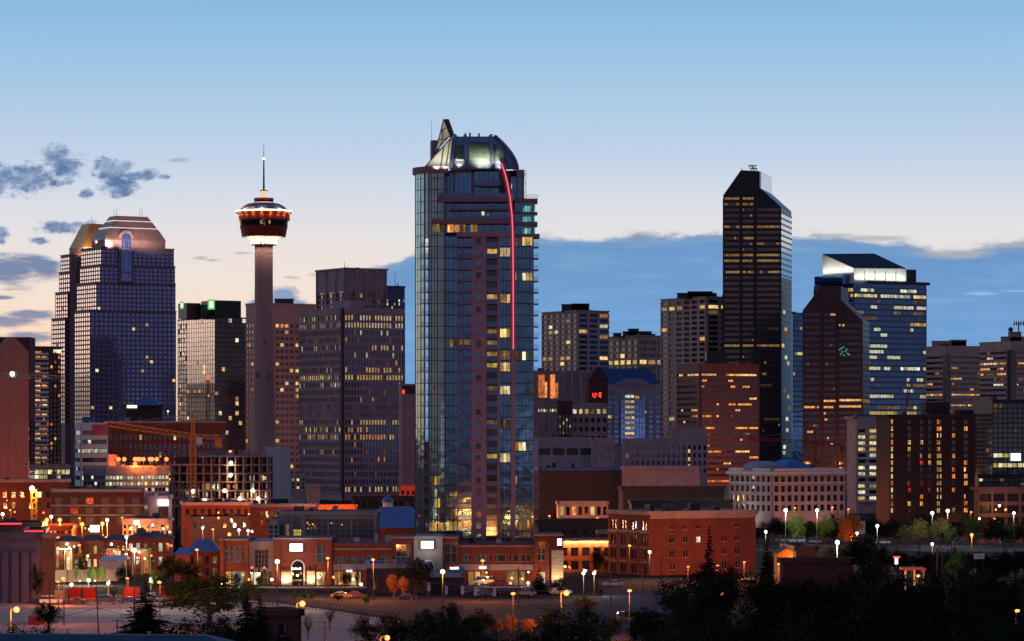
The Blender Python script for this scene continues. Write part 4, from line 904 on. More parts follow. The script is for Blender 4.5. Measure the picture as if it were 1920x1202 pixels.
# blank gabled slab at the left edge
D = 1200; b = Bld('concrete_tower', 'blank pink gabled end wall of a tower at the left edge', [M_pink, M_roof], P(-12, HZ, D))
q = MB(); q.extrude([P(a, b_, D) for a, b_ in ((-14, 986), (54, 986), (54, 660), (40, 645), (28, 632), (14, 632), (2, 645), (-14, 662))], (-4.5, 22, 0)); b.add(q, 'gable_wall', mat('pink_panel_wall', S(160, 116, 106), .85, var=.14, stretch=(1, 1, .2)))
q = MB()
for px in (8, 22, 37): q.box((lx(px, D), D - .12, 0), (.25, 0, 0), (0, .2, 0), 0, zz(650, D))
q.build('panel_joint', M_brown, b.t)
q = MB(); q.box((lx(-30, D + 30), D + 30, 0), (lx(56, D + 30) - lx(-30, D + 30), 0, 0), (0, 14, 0), 40, zz(632, D + 30)); b.add(q, 'roof_plant_room', M_dbrick); b.done()
# dark apartment tower with white balconies
D = 1330; b = low('dark brick apartment tower with white balconies and orange lit rooms', 48, 57, 114, 652, D, M_dbrick, (24, 8, 656, 872, .45, .42, {'p': .13, 'm': 'orange amber'}), (24, 2, 656, 872, .4, .4, {'p': .2, 'm': 'amber orange'}), name='apartment_tower', seed=71, done=False)
k = b.k; fy = (872 - 656) / 24
for i in range(24):
    a0, a1 = k.wr * .10, k.wr * .56; z_ = zz(656 + fy * (i + 1), D)
    q = MB(); fb(q, k.right, a0, a1, z_ - .15, z_ + .05, 0, 1.5); fb(q, k.right, a0, a1, z_, z_ + .8, 1.4, 1.5); b.add(q, 'balcony', M_white)
for i in range(24):
    for a_ in (.14, .36):
        if rnd.random() < .42: b.wins.append((k.right, k.wr * a_, k.wr * (a_ + .17), zz(656 + fy * (i + .82), D), zz(656 + fy * (i + .3), D), L_[rnd.choice(['orange', 'amber', 'warm'])], True, .55))
for px, mm in ((103, 'white'), (110, 'white')): b.wins.append((k.right, k.wr * (px - 57) / 57 - 1, k.wr * (px - 57) / 57 + .8, zz(661, D), zz(655, D), L_[mm], True, .7))
b.done()
# arched brick block, lit lounge above it, brick apartments
low('orange lit brick block with arched windows at the left edge', -60, -48, 131, 903, 1110, M_brick, (2, 11, 918, 958, .55, .45, {'p': .3, 'm': 'dim cool'}), None, name='brick_building', th=R(10), seed=73, trim=M_beige)
low('glazed lounge glowing above the arched brick block', 52, 56, 131, 876, 1165, M_brown, (2, 9, 880, 900, .15, .2, {'p': .8, 'm': 'cool yellow'}), None, name='lounge_building', th=R(10), seed=74)
b = low('four storey dark brick apartments with pale window bands and chimneys', 92, 96, 269, 921, 1010, M_dbrick, (3, 6, 930, 985, .5, .34, {'p': .12, 'm': 'dim red'}), None, gl=M_dull, name='apartment_block', th=R(6), seed=75, trim=M_grey, done=False)
for px, w_, t_ in ((140, 26, 912), (190, 50, 915), (243, 22, 915), (265, 5, 917)):
    q = MB(); q.box((lx(px - w_ / 2, 1016), 1016, 0), (w_ / F * 1016, 0, 0), (0, 5, 0), b.k.z1 - .2, zz(t_, 1016)); b.add(q, 'roof_block', M_dbrick)
for yy_ in (948, 966): fb(b.wall, b.k.right, 0, b.k.wr, zz(yy_, 1010) - .25, zz(yy_, 1010) + .25, .3, .5, 2)
for i in range(6):
    for yy_ in (934, 953, 971): fb(b.wall, b.k.right, b.k.wr * (i + .28) / 6, b.k.wr * (i + .72) / 6, zz(yy_ + 12, 1010) - .2, zz(yy_ + 12, 1010), .2, .5, 2)
b.done()
# lit office slabs
b = low('white office block with glowing floors and a pink top panel', 116, 152, 202, 795, 1460, M_white, (6, 5, 803, 905, .12, .5, {'p': .2, 'm': 'cool', 'rows': {2: (.95, 'cool white'), 4: (.8, 'cool white'), 1: (.3, 'cool')}}), (6, 4, 803, 905, .12, .55, {'p': .1, 'm': 'cool', 'rows': {2: (.9, 'cool white')}}), th=R(15), ribbon=True, seed=76, done=False)
q = MB(); fb(q, b.k.right, b.k.wr * .42, b.k.wr, zz(815, 1460), zz(796, 1460), .3, .5); b.add(q, 'roof_sign', mat('pink_panel', S(206, 96, 108), .7))
q = MB(); q.box((lx(154, 1470), 1470, 0), (5, 0, 0), (0, 6, 0), b.k.z1, b.k.z1 + 3.4); b.add(q, 'roof_plant_room', M_blue); b.done()
b = low('long white framed office with rows of bright square windows under orange roof lamps', 158, 197, 316, 877, 1170, M_grey, (4, 18, 890, 936, .2, .45, {'p': .5, 'm': 'dim cool', 'rows': {0: (.95, 'cool white'), 1: (.97, 'cool yellow'), 2: (.5, 'yellow cool'), 3: (.25, 'gold')}}), (4, 6, 890, 936, .25, .5, {'p': .4, 'm': 'cool dim amber'}), seed=77, trim=M_beige, done=False)
q = MB(); q.box((lx(203, 1180), 1180, 0), (lx(217, 1180) - lx(203, 1180), 0, 0), (0, 5, 0), b.k.z1, zz(852, 1180)); b.add(q, 'roof_plant_room', M_pink); b.done()
low('long dark red brick hall with a pale cornice behind the yellow crane', 196, 204, 423, 792, 1520, M_brick, (6, 24, 812, 910, .5, .4, {'p': .05, 'm': 'warm dim'}), None, name='brick_hall', th=R(12), seed=78, trim=M_pink)
# domed building
D = 1860; b = low('small domed block with two arched lit windows', 226, 236, 303, 760, D, M_dbrick, (3, 9, 770, 806, .5, .4, {'p': .06, 'm': 'warm orange'}), None, th=R(20), seed=79, done=False, name='domed_building')
q = MB(); a, e_ = lx(254, D + 4), lx(300, D + 4); q.hexa([(a, D, b.k.z1), (e_, D + 4, b.k.z1), (e_, D + 22, b.k.z1), (a, D + 18, b.k.z1)], [(a + 4.5, D + 6, b.k.z1 + 4.6), (e_ - 4.5, D + 8, b.k.z1 + 4.6), (e_ - 4.5, D + 15, b.k.z1 + 4.6), (a + 4.5, D + 13, b.k.z1 + 4.6)]); b.add(q, 'hipped_roof', M_blue)
q = MB(); fb(q, b.k.right, .5, 6.5, b.k.z1 - 1.6, b.k.z1 + .1, .6, .9); b.add(q, 'roof_sign', lampmat('white_sign_glow', (.93, 1, .94), 1.6)); b.done()
# building under construction
D = 1190; b = Bld('construction_site', 'concrete frame under construction with bare lit floors', [M_brown, M_roof], P(316, HZ, D))
x0, x1 = lx(316, D), lx(502, D); FLY = [856, 872, 888, 904, 920, 936, 950]
for py in FLY:
    q = MB(); q.box((x0 if py > 860 else lx(372, D), D - 1, 0), (x1 - (x0 if py > 860 else lx(372, D)), 0, 0), (0, 26, 0), zz(py, D) - .2, zz(py, D) + .2); b.add(q, 'floor_slab', M_brown)
for i in range(13):
    px = 320 + i * 15; q = MB(); q.box((lx(px, D), D - .5, 0), (.6, 0, 0), (0, .6, 0), 0, zz(856 if px > 372 else 872, D)); q.box((lx(px, D), D + 12, 0), (.6, 0, 0), (0, .6, 0), 0, zz(856 if px > 372 else 872, D)); b.add(q, 'column', M_brown)
q = MB(); q.box((x0, D + 24, 0), (x1 - x0, 0, 0), (0, 1, 0), 0, zz(858, D)); b.add(q, 'back_wall', M_dbrick)
q = MB(); q.box((lx(330, D), D + 3, 0), (lx(420, D) - lx(330, D), 0, 0), (0, 8, 0), zz(900, D), zz(873, D)); b.add(q, 'hoarding', M_dbrick)
q = MB()
for i in range(12): q.tube((lx(318 + i * 5, D - 2), D - 2, 0), (lx(318 + i * 5, D - 2), D - 2, zz(910, D)), .08, n=4)
for i in range(9): q.tube((lx(318, D - 2), D - 2, zz(911 + i * 5, D)), (lx(373, D - 2), D - 2, zz(911 + i * 5, D)), .08, n=4); q.box((lx(318, D), D - 1.8, 0), (lx(373, D) - lx(318, D), 0, 0), (0, 1.2, 0), zz(911 + i * 5, D) - .06, zz(911 + i * 5, D))
b.add(q, 'scaffold', M_steel)
for i in range(46):
    px = rnd.uniform(376, 497); py = rnd.choice([881, 897, 897, 913, 913, 929, 929, 943]); w_ = rnd.choice([1.2, 2, 3, 5]); h_ = rnd.uniform(3, 6)
    q = MB(); q.box((lx(px, D), D + rnd.uniform(4, 14), 0), (w_ / F * D, 0, 0), (0, .2, 0), zz(py + h_, D), zz(py - h_, D)); b.add(q, 'lit_opening', L_[rnd.choice(['amber', 'white', 'warm', 'yellow', 'cool', 'orange'])])
for i in range(16):
    px = rnd.uniform(420, 500); q = MB(); q.box((lx(px, D), D + rnd.uniform(0, 12), 0), (rnd.uniform(.5, 3), 0, 0), (0, 1, 0), zz(856, D), zz(856, D) + rnd.uniform(.8, 2.6)); b.add(q, 'formwork', M_brown)
b.done()
for (px, py) in ((362, 920), (421, 920), (474, 920), (384, 938), (484, 935), (433, 868), (450, 935), (432, 891)):
    o = None
    l = bpy.data.lights.new('work_light_beam', 'POINT'); l.energy = 520; l.color = (1, .8, .46); l.shadow_soft_size = .5; o = bpy.data.objects.new('work_light_beam', l); COL.objects.link(o); o.location = (lx(px, D - 2), D - 2 if py != 433 else D - 4, zz(py, D) - .9)
    q = MB(); q.ball((lx(px, D - 2), D - 2, zz(py, D)), .75, 0, 8, 5); q.tube((lx(px, D - 2), D - 2, zz(py, D)), (lx(px, D - 2), D - 1, zz(py, D)), .12, n=4)
    q.build('lamp', lampmat('work_lamp_glow', (1, .86, .6), 5), b.t)
# cranes
def lattice(mb, a, b_, w_, n, r_=.12, up=Vector((0, 0, 1))):
    a, b_ = Vector(a), Vector(b_); d = (b_ - a).normalized(); s_ = d.cross(up)
    if s_.length < .1: s_ = d.cross(Vector((0, 1, 0)))
    s_.normalize(); t_ = s_.cross(d).normalized(); cs = [s_ * w_ / 2 + t_ * w_ / 2, -s_ * w_ / 2 + t_ * w_ / 2, -s_ * w_ / 2 - t_ * w_ / 2, s_ * w_ / 2 - t_ * w_ / 2]
    for c_ in cs: mb.tube(a + c_, b_ + c_, r_ * 1.5, n=4)
    for i in range(n):
        p, e_ = a.lerp(b_, i / n), a.lerp(b_, (i + 1) / n)
        for j in range(4):
            c0, c1 = cs[j], cs[(j + 1) % 4]; mb.tube(p + (c0 if i % 2 else c1), e_ + (c1 if i % 2 else c0), r_, n=4)
def crane(label, D, mast_px, y_base, y_top, tip, tail, apex, col, w_=2.0, cab=True, lamp=None, dy=0):
    c = thing('tower_crane', label, 'crane', (lx(mast_px, D), D, 0)); zb = max(0, zz(y_base, D))
    q = MB(); lattice(q, P(mast_px, y_base, D) if zb else (lx(mast_px, D), D, 0), P(mast_px, y_top, D), w_, max(6, int((y_base - y_top) / 4)), .10 if w_ > 2 else .10); q.build('mast', col, c)
    hub = P(mast_px, y_top, D); tp = Vector((lx(tip[0], D - dy), D - dy, zz(tip[1], D - dy))); tl = Vector((lx(tail[0], D), D + dy * .2, zz(tail[1], D)))
    q = MB(); lattice(q, hub, tp, w_ * .8, max(8, int((hub - tp).length / 2.4)), .12 if w_ > 2 else .1); q.build('jib', col, c)
    q = MB(); lattice(q, hub, tl, w_ * .7, 5, .12); q.box(tl - Vector((1.4, .8, 0)), (2.2, 0, 0), (0, 1.6, 0), tl.z - 3.6, tl.z - .2); q.build('counter_jib', col, c)
    if apex:
        ap = P(apex[0], apex[1], D); q = MB(); lattice(q, hub, ap, w_ * .5, 5, .11); q.build('apex', col, c)
        q = MB()
        for e_ in (hub.lerp(tp, .55), hub.lerp(tp, .92), hub.lerp(tl, .6), hub.lerp(tl, .95)): q.tube(ap, e_ + Vector((0, 0, .6)), .07, n=4)
        q.build('stay_cable', M_steel, c)
    if cab:
        q = MB(); q.box(hub + Vector((w_ * .7, -1, 0)), (1.8, 0, 0), (0, 1.8, 0), hub.z - 3.0, hub.z - .4); q.build('cab', M_white, c)
    if lamp:
        q = MB(); q.ball(P(lamp[0], lamp[1], D - 1), lamp[3]); q.build('lamp', lamp[2], c)
    return c
M_yel = mat('yellow_crane_paint', S(226, 138, 40), .55, .4); M_redp = mat('red_crane_paint', S(170, 60, 50), .55, .4)
crane('yellow tower crane in front of the construction frame', 1110, 362, 955, 818, (203, 795), (405, 820), (362, 778), mat('dull_yellow_crane_paint', S(230, 150, 70), .6), 1.9, dy=60)
crane('grey lattice crane just above the construction frame', 1215, 408, 860, 850, (266, 846), (425, 851), (414, 826), M_steel, 1.8, cab=False)
crane('red tower crane with a red beacon in front of the black glass tower', 1560, 390, 800, 742, (332, 741), (424, 745), (390, 712), M_redp, 2.0, lamp=(390, 708, lampmat('red_beacon_glow', (1, .05, .05), 3), .9))
crane('pale red crane before the slant topped towers', 1420, 1527, 905, 830, (1402, 822), (1580, 833), (1529, 806), M_redp, 1.6, cab=False)
crane('thin grey crane jib with a bright lamp reaching in from the left edge', 1180, -46, 980, 702, (122, 708), (-80, 702), (-46, 690), M_steel, 1.3, lamp=(23, 701, lampmat('jib_lamp_glow', (1, .95, .82), 5), .9))
c = thing('luffing_crane', 'small red boom standing before the blue glass tower', 'crane', (lx(1698, 1850), 1850, 0)); q = MB(); lattice(q, P(1697, 830, 1850), P(1697, 776, 1850), 1.6, 9); q.build('mast', M_redp, c); q = MB(); lattice(q, P(1697, 776, 1850), P(1707, 712, 1850), 1.2, 12); q.build('jib', M_redp, c)

# orange lit brick rows left of the condominium
low('low orange brick row with bay windows under the construction site', 340, 345, 468, 946, 965, M_brick, (1, 9, 953, 966, .55, .2, {'p': .1, 'm': 'warm'}), None, name='brick_row', th=R(8), seed=81, trim=M_beige)
low('dark flat roofed brick shed before the orange brick row', 352, 356, 468, 973, 880, M_dbrick, (1, 6, 980, 990, .7, .2, None), None, name='brick_shed', th=R(6), seed=82)
low('red brick warehouse with two rows of small windows', 464, 468, 596, 949, 985, M_brick, (3, 14, 955, 1004, .55, .5, {'p': .25, 'm': 'cool dim'}), None, gl=M_dull, name='brick_warehouse', th=R(12), seed=83, trim=M_grey)
low('bright orange lit arcade behind the glazed shop block', 590, 592, 668, 950, 1040, mat('orange_brick', S(176, 92, 56), .9), (1, 8, 956, 966, .6, .2, None), None, name='arcade_building', th=R(6), seed=84)
low('dark flat roofed block left of the condominium base', 660, 664, 782, 934, 1120, M_dbrick, (1, 10, 940, 950, .5, .3, {'p': .1, 'm': 'orange'}), None, th=R(10), seed=85)
low('low red lit block with a dark roof beside the condominium', 748, 750, 790, 914, 1250, mat('red_render', S(190, 84, 66), .9), (1, 4, 918, 930, .4, .3, None), None, th=R(6), seed=86)
low('small beige lit block at the foot of the purple brown office', 575, 577, 600, 912, 1280, M_beige, None, None, th=R(6), name='plant_building')
low('white podium walls beside the observation tower', 541, 545, 572, 890, 1560, M_grey, (3, 3, 896, 918, .5, .4, {'p': .5, 'm': 'warm'}), None, th=R(10), seed=88)
# cupola and blue hipped hall
D = 960; c = thing('cupola', 'little white cupola with a blue dome on a roof left of the condominium', 'cupola', (lx(727, D), D, 0)); q = MB(); q.lathe((lx(727, D), D, 0), [(1.9, zz(975, D)), (1.9, zz(952, D)), (1.55, zz(951.9, D)), (1.55, zz(941, D))], 8); q.build('drum', M_white, c)
q = MB(); q.lathe((lx(727, D), D, 0), [(1.9, zz(941, D)), (1.7, zz(937, D)), (1.1, zz(933, D)), (.3, zz(930.5, D)), (.12, zz(925, D))], 12); q.build('dome', M_blue, c)
D = 870; b = Bld('hall', 'hall with a large blue hipped roof left of the condominium', [M_brick, M_roof], P(700, HZ, D)); q = MB(); q.box((lx(700, D), D, 0), (lx(800, D) - lx(700, D), 0, 0), (0, 20, 0), 0, zz(990, D)); b.add(q, 'wall', M_brick)
q = MB(); a, e_ = lx(697, D), lx(802, D); zb_, zt_ = zz(990, D), zz(952, D); q.hexa([(a, D - 1, zb_), (e_, D - 1, zb_), (e_, D + 21, zb_), (a, D + 21, zb_)], [(a + 2, D + 8, zt_), (e_ - 5, D + 8, zt_), (e_ - 5, D + 12, zt_), (a + 2, D + 12, zt_)]); b.add(q, 'hipped_roof', M_blue); b.done()

# right of the condominium
b = low('dark brown hall with tall orange lit windows behind the condominium', 985, 998, 1112, 697, 1760, M_brown, None, (3, 2, 705, 790, .4, .3, None), name='hall', seed=90, done=False, th=R(16))
k = b.k
for px, mm, y0, y1 in ((1012, 'orange', 703, 745), (1018, 'orange', 702, 746), (1024, 'amber', 716, 745), (1032, 'orange', 703, 747), (1037, 'orange', 702, 747), (1043, 'orange', 718, 746)):
    A_ = (px - 998) / (1112 - 998) * k.wr; b.wins.append((k.right, A_ - .9, A_ + .9, zz(y1, 1760), zz(y0, 1760), L_[mm], True, .2))
for px in (1063, 1079, 1095): A_ = (px - 998) / (1112 - 998) * k.wr; b.wins.append((k.right, A_ - 1.7, A_ + 1.7, zz(745, 1760), zz(704, 1760), G_dark, False, .2))
for i in range(8):
    A_ = (1010 + i * 5.2 - 998) / (1112 - 998) * k.wr; b.wins.append((k.right, A_ - .4, A_ + .4, zz(772, 1760), zz(767, 1760), L_['cool' if i % 3 else 'warm'], True, .2))
for px in (1005, 1028, 1055, 1071, 1087, 1103): A_ = (px - 998) / (1112 - 998) * k.wr; fb(b.wall, k.right, A_ - .8, A_ + .8, 0, k.z1, 0, .9)
b.done()
b = low('brown gabled block with a red lit sign', 1098, 1104, 1140, 712, 1720, M_dbrick, None, None, th=R(12), done=False); k = b.k
q = MB(); q.extrude([k.right.p(0, .1, k.z1), k.right.p(k.wr, .1, k.z1), k.right.p(k.wr * .62, .1, zz(688, 1720)), k.right.p(k.wr * .38, .1, zz(688, 1720))], -k.right.n * 9); b.add(q, 'gable', M_dbrick)
q = MB(); D = 1712                                           # red lit strokes of the sign (too soft in the photo to read)
for (xa, ya, xb, yb) in ((1111.5, 737, 1111.5, 744), (1115, 737, 1117, 741), (1118.5, 737, 1117, 741), (1117, 741, 1113.5, 746), (1113.5, 745.5, 1118, 743), (1122.5, 737, 1127.5, 736.5), (1123.5, 737, 1123.5, 742), (1126.5, 737, 1126.5, 745), (1122, 741.5, 1127, 745.5)): q.tube(P(xa, ya, D), P(xb, yb, D), .28, n=4)
sg = b.add(q, 'sign', lampmat('red_sign_glow', (1, .06, .04), 1.6)); b.done()
low('narrow brown block with rows of thin lit slits', 1044, 1047, 1072, 754, 1665, M_dbrick, (6, 4, 778, 815, .55, .2, {'p': .5, 'm': 'cool dim'}), None, th=R(8), seed=92)
low('brown office with a bright row of windows under its roof', 1068, 1072, 1139, 758, 1675, M_brown, (4, 6, 763, 830, .42, .5, {'p': .03, 'm': 'gold', 'rows': {0: (.95, 'gold cool yellow')}}), None, th=R(8), seed=93)
# building with the dark blue roof and curved pediment
D = 1800; b = low('brown stone building with a dark blue hipped roof and blue glass front', 1128, 1136, 1240, 722, D, M_mauve, (10, 8, 740, 832, .4, .42, {'p': .08, 'm': 'warm gold'}), None, gl=G_deep, th=R(10), seed=94, done=False); k = b.k
q = MB(); z_ = k.z1; p = k.pts; q.hexa([tuple(v_ + Vector((0, 0, z_))) for v_ in p], [(lx(1126, D), D + 8, zz(690, D)), (lx(1216, D), D + 12, zz(690, D)), (lx(1216, D), D + 16, zz(690, D)), (lx(1126, D), D + 12, zz(690, D))]); b.add(q, 'hipped_roof', mat('dark_blue_roof', S(40, 62, 112), .5, .4))
q = MB(); n_ = 10; q.extrude([k.right.p(k.wr * (.12 + .72 * i / n_), .8, zz(722 - 13 * math.sin(math.pi * i / n_), D)) for i in range(n_ + 1)], -k.right.n * 3); b.add(q, 'pediment', M_mauve)
q = MB(); fb(q, k.right, k.wr * .26, k.wr * .70, zz(832, D), zz(748, D), .5, .9); gf = sub(b.add(q, 'glass_front', G_blue), b.t)
q = MB()
for i in range(9): fb(q, k.right, k.wr * (.26 + .055 * i), k.wr * (.26 + .055 * i) + .25, zz(832, D), zz(748, D), .85, 1.1)
for i in range(8): fb(q, k.right, k.wr * .26, k.wr * .70, zz(750 + 11 * i, D), zz(750 + 11 * i, D) + .3, .85, 1.08)
q.build('mullion', M_mauve, gf)
for i in range(9):
    y_ = 741 + 9.9 * i; b.wins.append((k.right, k.wr * .34, k.wr * .44, zz(y_ + 4.6, D), zz(y_, D), L_['gold' if i else 'cool'], True, 1.12)); b.wins.append((k.right, k.wr * .45, k.wr * .50, zz(y_ + 4.6, D), zz(y_, D), L_['warm'], True, 1.12))
b.done()
low('grey low block with four dark openings beside the condominium', 1000, 1008, 1112, 823, 1310, M_grey, (1, 4, 840, 854, .18, .1, None), None, th=R(8), seed=96, gl=M_black)
for l_, r_, t_ in ((1040, 1102, 816), (1070, 1085, 812)):
    pass
low('grey hotel wing with three lit stair windows', 1108, 1111, 1153, 824, 1300, M_mauve, (4, 5, 835, 888, .5, .45, {'p': .0}), None, th=R(8), seed=97)
b = low('long grey stone hotel with small paired windows', 1166, 1171, 1326, 825, 1290, M_mauve, (4, 16, 832, 890, .5, .42, {'p': .02, 'm': 'dim'}), None, name='hotel', th=R(8), seed=98, done=False); k = b.k
for y_ in (846, 861, 874): b.wins.append((k.right, k.wr * .765, k.wr * .79, zz(y_ + 3.5, 1290), zz(y_ - 3.5, 1290), L_['gold'], True, .4))
plant_room(b, k, 1258, 1324, 803, 8, M_mauve); b.done()
low('dark brown theatre hall with a pale roof edge beside the condominium', 1000, 1012, 1176, 881, 1070, mat('dark_theatre_wall', S(88, 68, 60), .9), None, None, name='theatre', th=R(8), trim=M_blue)
low('blank brown theatre tower between the hall and the ribbon windowed office', 1166, 1172, 1312, 878, 1060, M_brown, None, None, name='theatre', th=R(14))
b = low('lower brown theatre wing with a yellow lit arch', 1160, 1168, 1358, 916, 1010, MATS['dark_theatre_wall'], None, None, name='theatre', th=R(10), done=False); k = b.k
q = MB(); arch(q, k.right, k.wr * .755, k.wr * .845, zz(952, 1010), zz(946, 1010), .05, .25); b.add(q, 'arched_window', L_['gold']); b.wins.append((k.right, k.wr * .86, k.wr * .95, zz(958, 1010), zz(955, 1010), L_['gold'], True, .2)); b.done()
low('dark roofed block behind the red heritage warehouse', 1180, 1184, 1372, 942, 930, M_black, None, None, th=R(8), name='flat_roofed_block')
# brown ribbon windowed office
lt = {'p': .05, 'm': 'amber dim', 'rows': {0: (.8, 'amber warm'), 1: (.15, 'amber'), 2: (.2, 'warm amber'), 4: (.2, 'amber warm'), 5: (.1, 'amber'), 6: (.15, 'warm'), 9: (.6, 'amber dim'), 10: (.2, 'dim'), 11: (.15, 'warm'), 12: (.1, 'amber'), 13: (.55, 'amber warm'), 15: (.6, 'amber warm'), 16: (.15, 'amber'), 17: (.15, 'warm'), 18: (.7, 'orange')}}
b = low('broad red brown office with ribbon windows lit amber', 1270, 1312, 1423, 684, 1500, mat('ribbon_office_granite', S(128, 78, 70), .6), (19, 16, 697, 908, .1, .58, lt), (19, 7, 697, 908, .1, .58, {'p': .05, 'm': 'amber', 'rows': {0: (.7, 'amber warm'), 7: (.1, 'amber'), 8: (.2, 'warm')}}), ribbon=True, seed=99, depth=.35, done=False, th=R(24)); k = b.k
q = MB(); fb(q, k.right, k.wr * .0, k.wr * .02, 0, k.z1 - 2, .3, .5); b.add(q, 'corner_slot', M_black); plant_room(b, k, 1325, 1362, 660, 14, M_black); b.done()
# pale palace block with the blue mansard
D = 1160; b = low('pale classical block with rows of dark windows and a blue mound shaped roof', 1370, 1448, 1583, 882, D, mat('palace_stone', S(184, 166, 164), .8), (4, 11, 890, 962, .38, .36, {'p': .03, 'm': 'dim'}), (4, 8, 890, 962, .4, .36, {'p': .05, 'm': 'warm', 'cols': {}}), name='classical_building', seed=101, depth=.5, done=False, trim=M_white); k = b.k
for fc in (k.right, k.left): fb(b.wall, fc, -.8, fc.w + .8, k.z1 - 1.6, k.z1 - .5, 0, 1.4, 2); fb(b.wall, fc, -.3, fc.w + .3, zz(905, D) - .3, zz(905, D) + .15, 0, .8, 2)
q = MB(); z_ = k.z1 + .3; q.hexa([tuple(p + Vector((0, 0, z_))) for p in k.inset(8, 6)], [tuple(p + Vector((0, 0, zz(859, D + 12)))) for p in k.inset(17, 10)]); b.add(q, 'mansard_roof', M_blue)
q = MB(); q.lathe(k.left.p(k.left.w * .45, -6, 0), [(7.5, k.z1), (7.0, k.z1 + 1.6), (5.2, k.z1 + 2.9), (2, k.z1 + 3.3)], 14); b.add(q, 'low_dome', M_grey)
flood('floodlight_beam', k.left.p(k.left.w * .5, 7, .5), k.left.p(k.left.w * .62, 0, 9), 1700, (1, .93, .74), 110); flood('floodlight_beam', k.right.p(k.wr * .2, 9, .5), k.right.p(k.wr * .25, 0, 8), 1000, (1, .5, .36), 120); flood('floodlight_beam', k.right.p(k.wr * .7, 9, .5), k.right.p(k.wr * .7, 0, 8), 1100, (1, .45, .32), 120)
b.wins.append((k.left, k.left.w * .54, k.left.w * .6, zz(899, D), zz(891, D), L_['white'], True, .2)); b.wins.append((k.left, k.left.w * .54, k.left.w * .6, zz(917, D), zz(909, D), L_['cool'], True, .2)); b.done()
low('dark pale annex between the theatre wing and the classical block', 1335, 1340, 1374, 914, 1200, M_grey, None, None, th=R(8), name='annex')
# red heritage warehouse
D = 775; b = low('four storey red heritage warehouse with a blank orange lit side wall', 1143, 1219, 1417, 964, D, M_brick, None, (4, 4, 972, 1082, .42, .38, {'p': 0, 'm': 'dim'}), name='warehouse', seed=103, depth=.35, done=False, th=R(28), trim=M_beige); k = b.k
fb(b.wall, k.right, 0, k.wr, zz(973, D), k.z1 - .2, 0, .25, 2)
for fc in (k.left,): fb(b.wall, fc, -.5, fc.w + .5, k.z1 - .2, k.z1 + .7, -.5, .9, 2); fb(b.wall, fc, 0, fc.w, zz(997, D) - .2, zz(997, D) + .15, .2, .6, 2)
for i in range(4):
    for j in range(4):
        a_ = k.left.w * (i + .5) / 4; zc = zz(1082 - (1082 - 972) * (j + .5) / 4, D); fb(b.wall, k.left, a_ - .12, a_ + .12, zc - 1.6, zc + 1.6, .05, .3, 0)
        fb(b.wall, k.left, a_ - 1.6, a_ + 1.6, zc - 1.95, zc - 1.75, .3, .55, 2)
for (px, py, h_, mm) in ((1259, 990, 3, None), (1284, 990, 3, None), (1308, 990, 3, None), (1381, 988, 3, None), (1259, 1014, 5, None), (1284, 1013, 5, None), (1308, 1013, 5, 'white'), (1357, 1012, 5, None), (1381, 1012, 4, None), (1259, 1040, 6, None), (1284, 1040, 6, None), (1357, 1037, 5, None), (1381, 1037, 6, None), (1260, 1064, 5, None), (1356, 1062, 6, None), (1382, 1062, 6, None)):
    a_ = k.wr * (px - 1219) / 198; q = MB(); fb(q, k.right, a_ - .55, a_ + .55, zz(py + h_, D), zz(py - h_, D), .03, .08); o = sub(b.add(q, 'window', L_[mm] if mm else G_dark), b.t)
    q = MB(); fb(q, k.right, a_ - .7, a_ + .7, zz(py + h_, D) - .15, zz(py + h_, D), .03, .2); fb(q, k.right, a_ - .05, a_ + .05, zz(py + h_, D), zz(py - h_, D), .08, .12); q.build('sill', M_beige, o)
b.done()
low('low dark brick wing between the condominium and the red warehouse', 1000, 1006, 1146, 978, 905, MATS['dark_theatre_wall'], (1, 7, 992, 1005, .6, .3, None), None, name='brick_wing', th=R(6), seed=105)
D = 800; b = low('two storey brick colonnade building glowing orange under its eaves', 1040, 1046, 1150, 1016, D, M_brick, (2, 5, 1022, 1072, .3, .35, {'p': 0}), None, name='colonnade_building', th=R(6), seed=106, depth=.8, trim=M_beige, done=False); k = b.k
q = MB(); fb(q, k.right, -.6, k.wr + .6, k.z1 + .3, k.z1 + .6, -2, 2.2); b.add(q, 'eaves', M_beige); b.done()
for i in range(8):
    l = bpy.data.lights.new('eave_light', 'POINT'); l.energy = 420; l.color = (1, .5, .16); l.shadow_soft_size = .15; o = bpy.data.objects.new('eave_light', l); COL.objects.link(o); o.location = k.right.p(k.wr * (i + .5) / 8, 1.5, k.z1 - .7)
low('tall orange lit bay at the corner of the colonnade', 1120, 1123, 1146, 999, 815, M_brick, None, None, name='corner_bay', th=R(6), trim=M_beige)
# patio wall glowing behind
low('glowing patio house behind the low dark brick wing', 1044, 1047, 1140, 944, 1000, M_beige, (1, 8, 948, 968, .4, .2, {'p': .35, 'm': 'amber warm'}), None, name='patio_house', th=R(4), seed=107)

M_brownd = mat('dim_brown_concrete', S(124, 98, 94), .85)
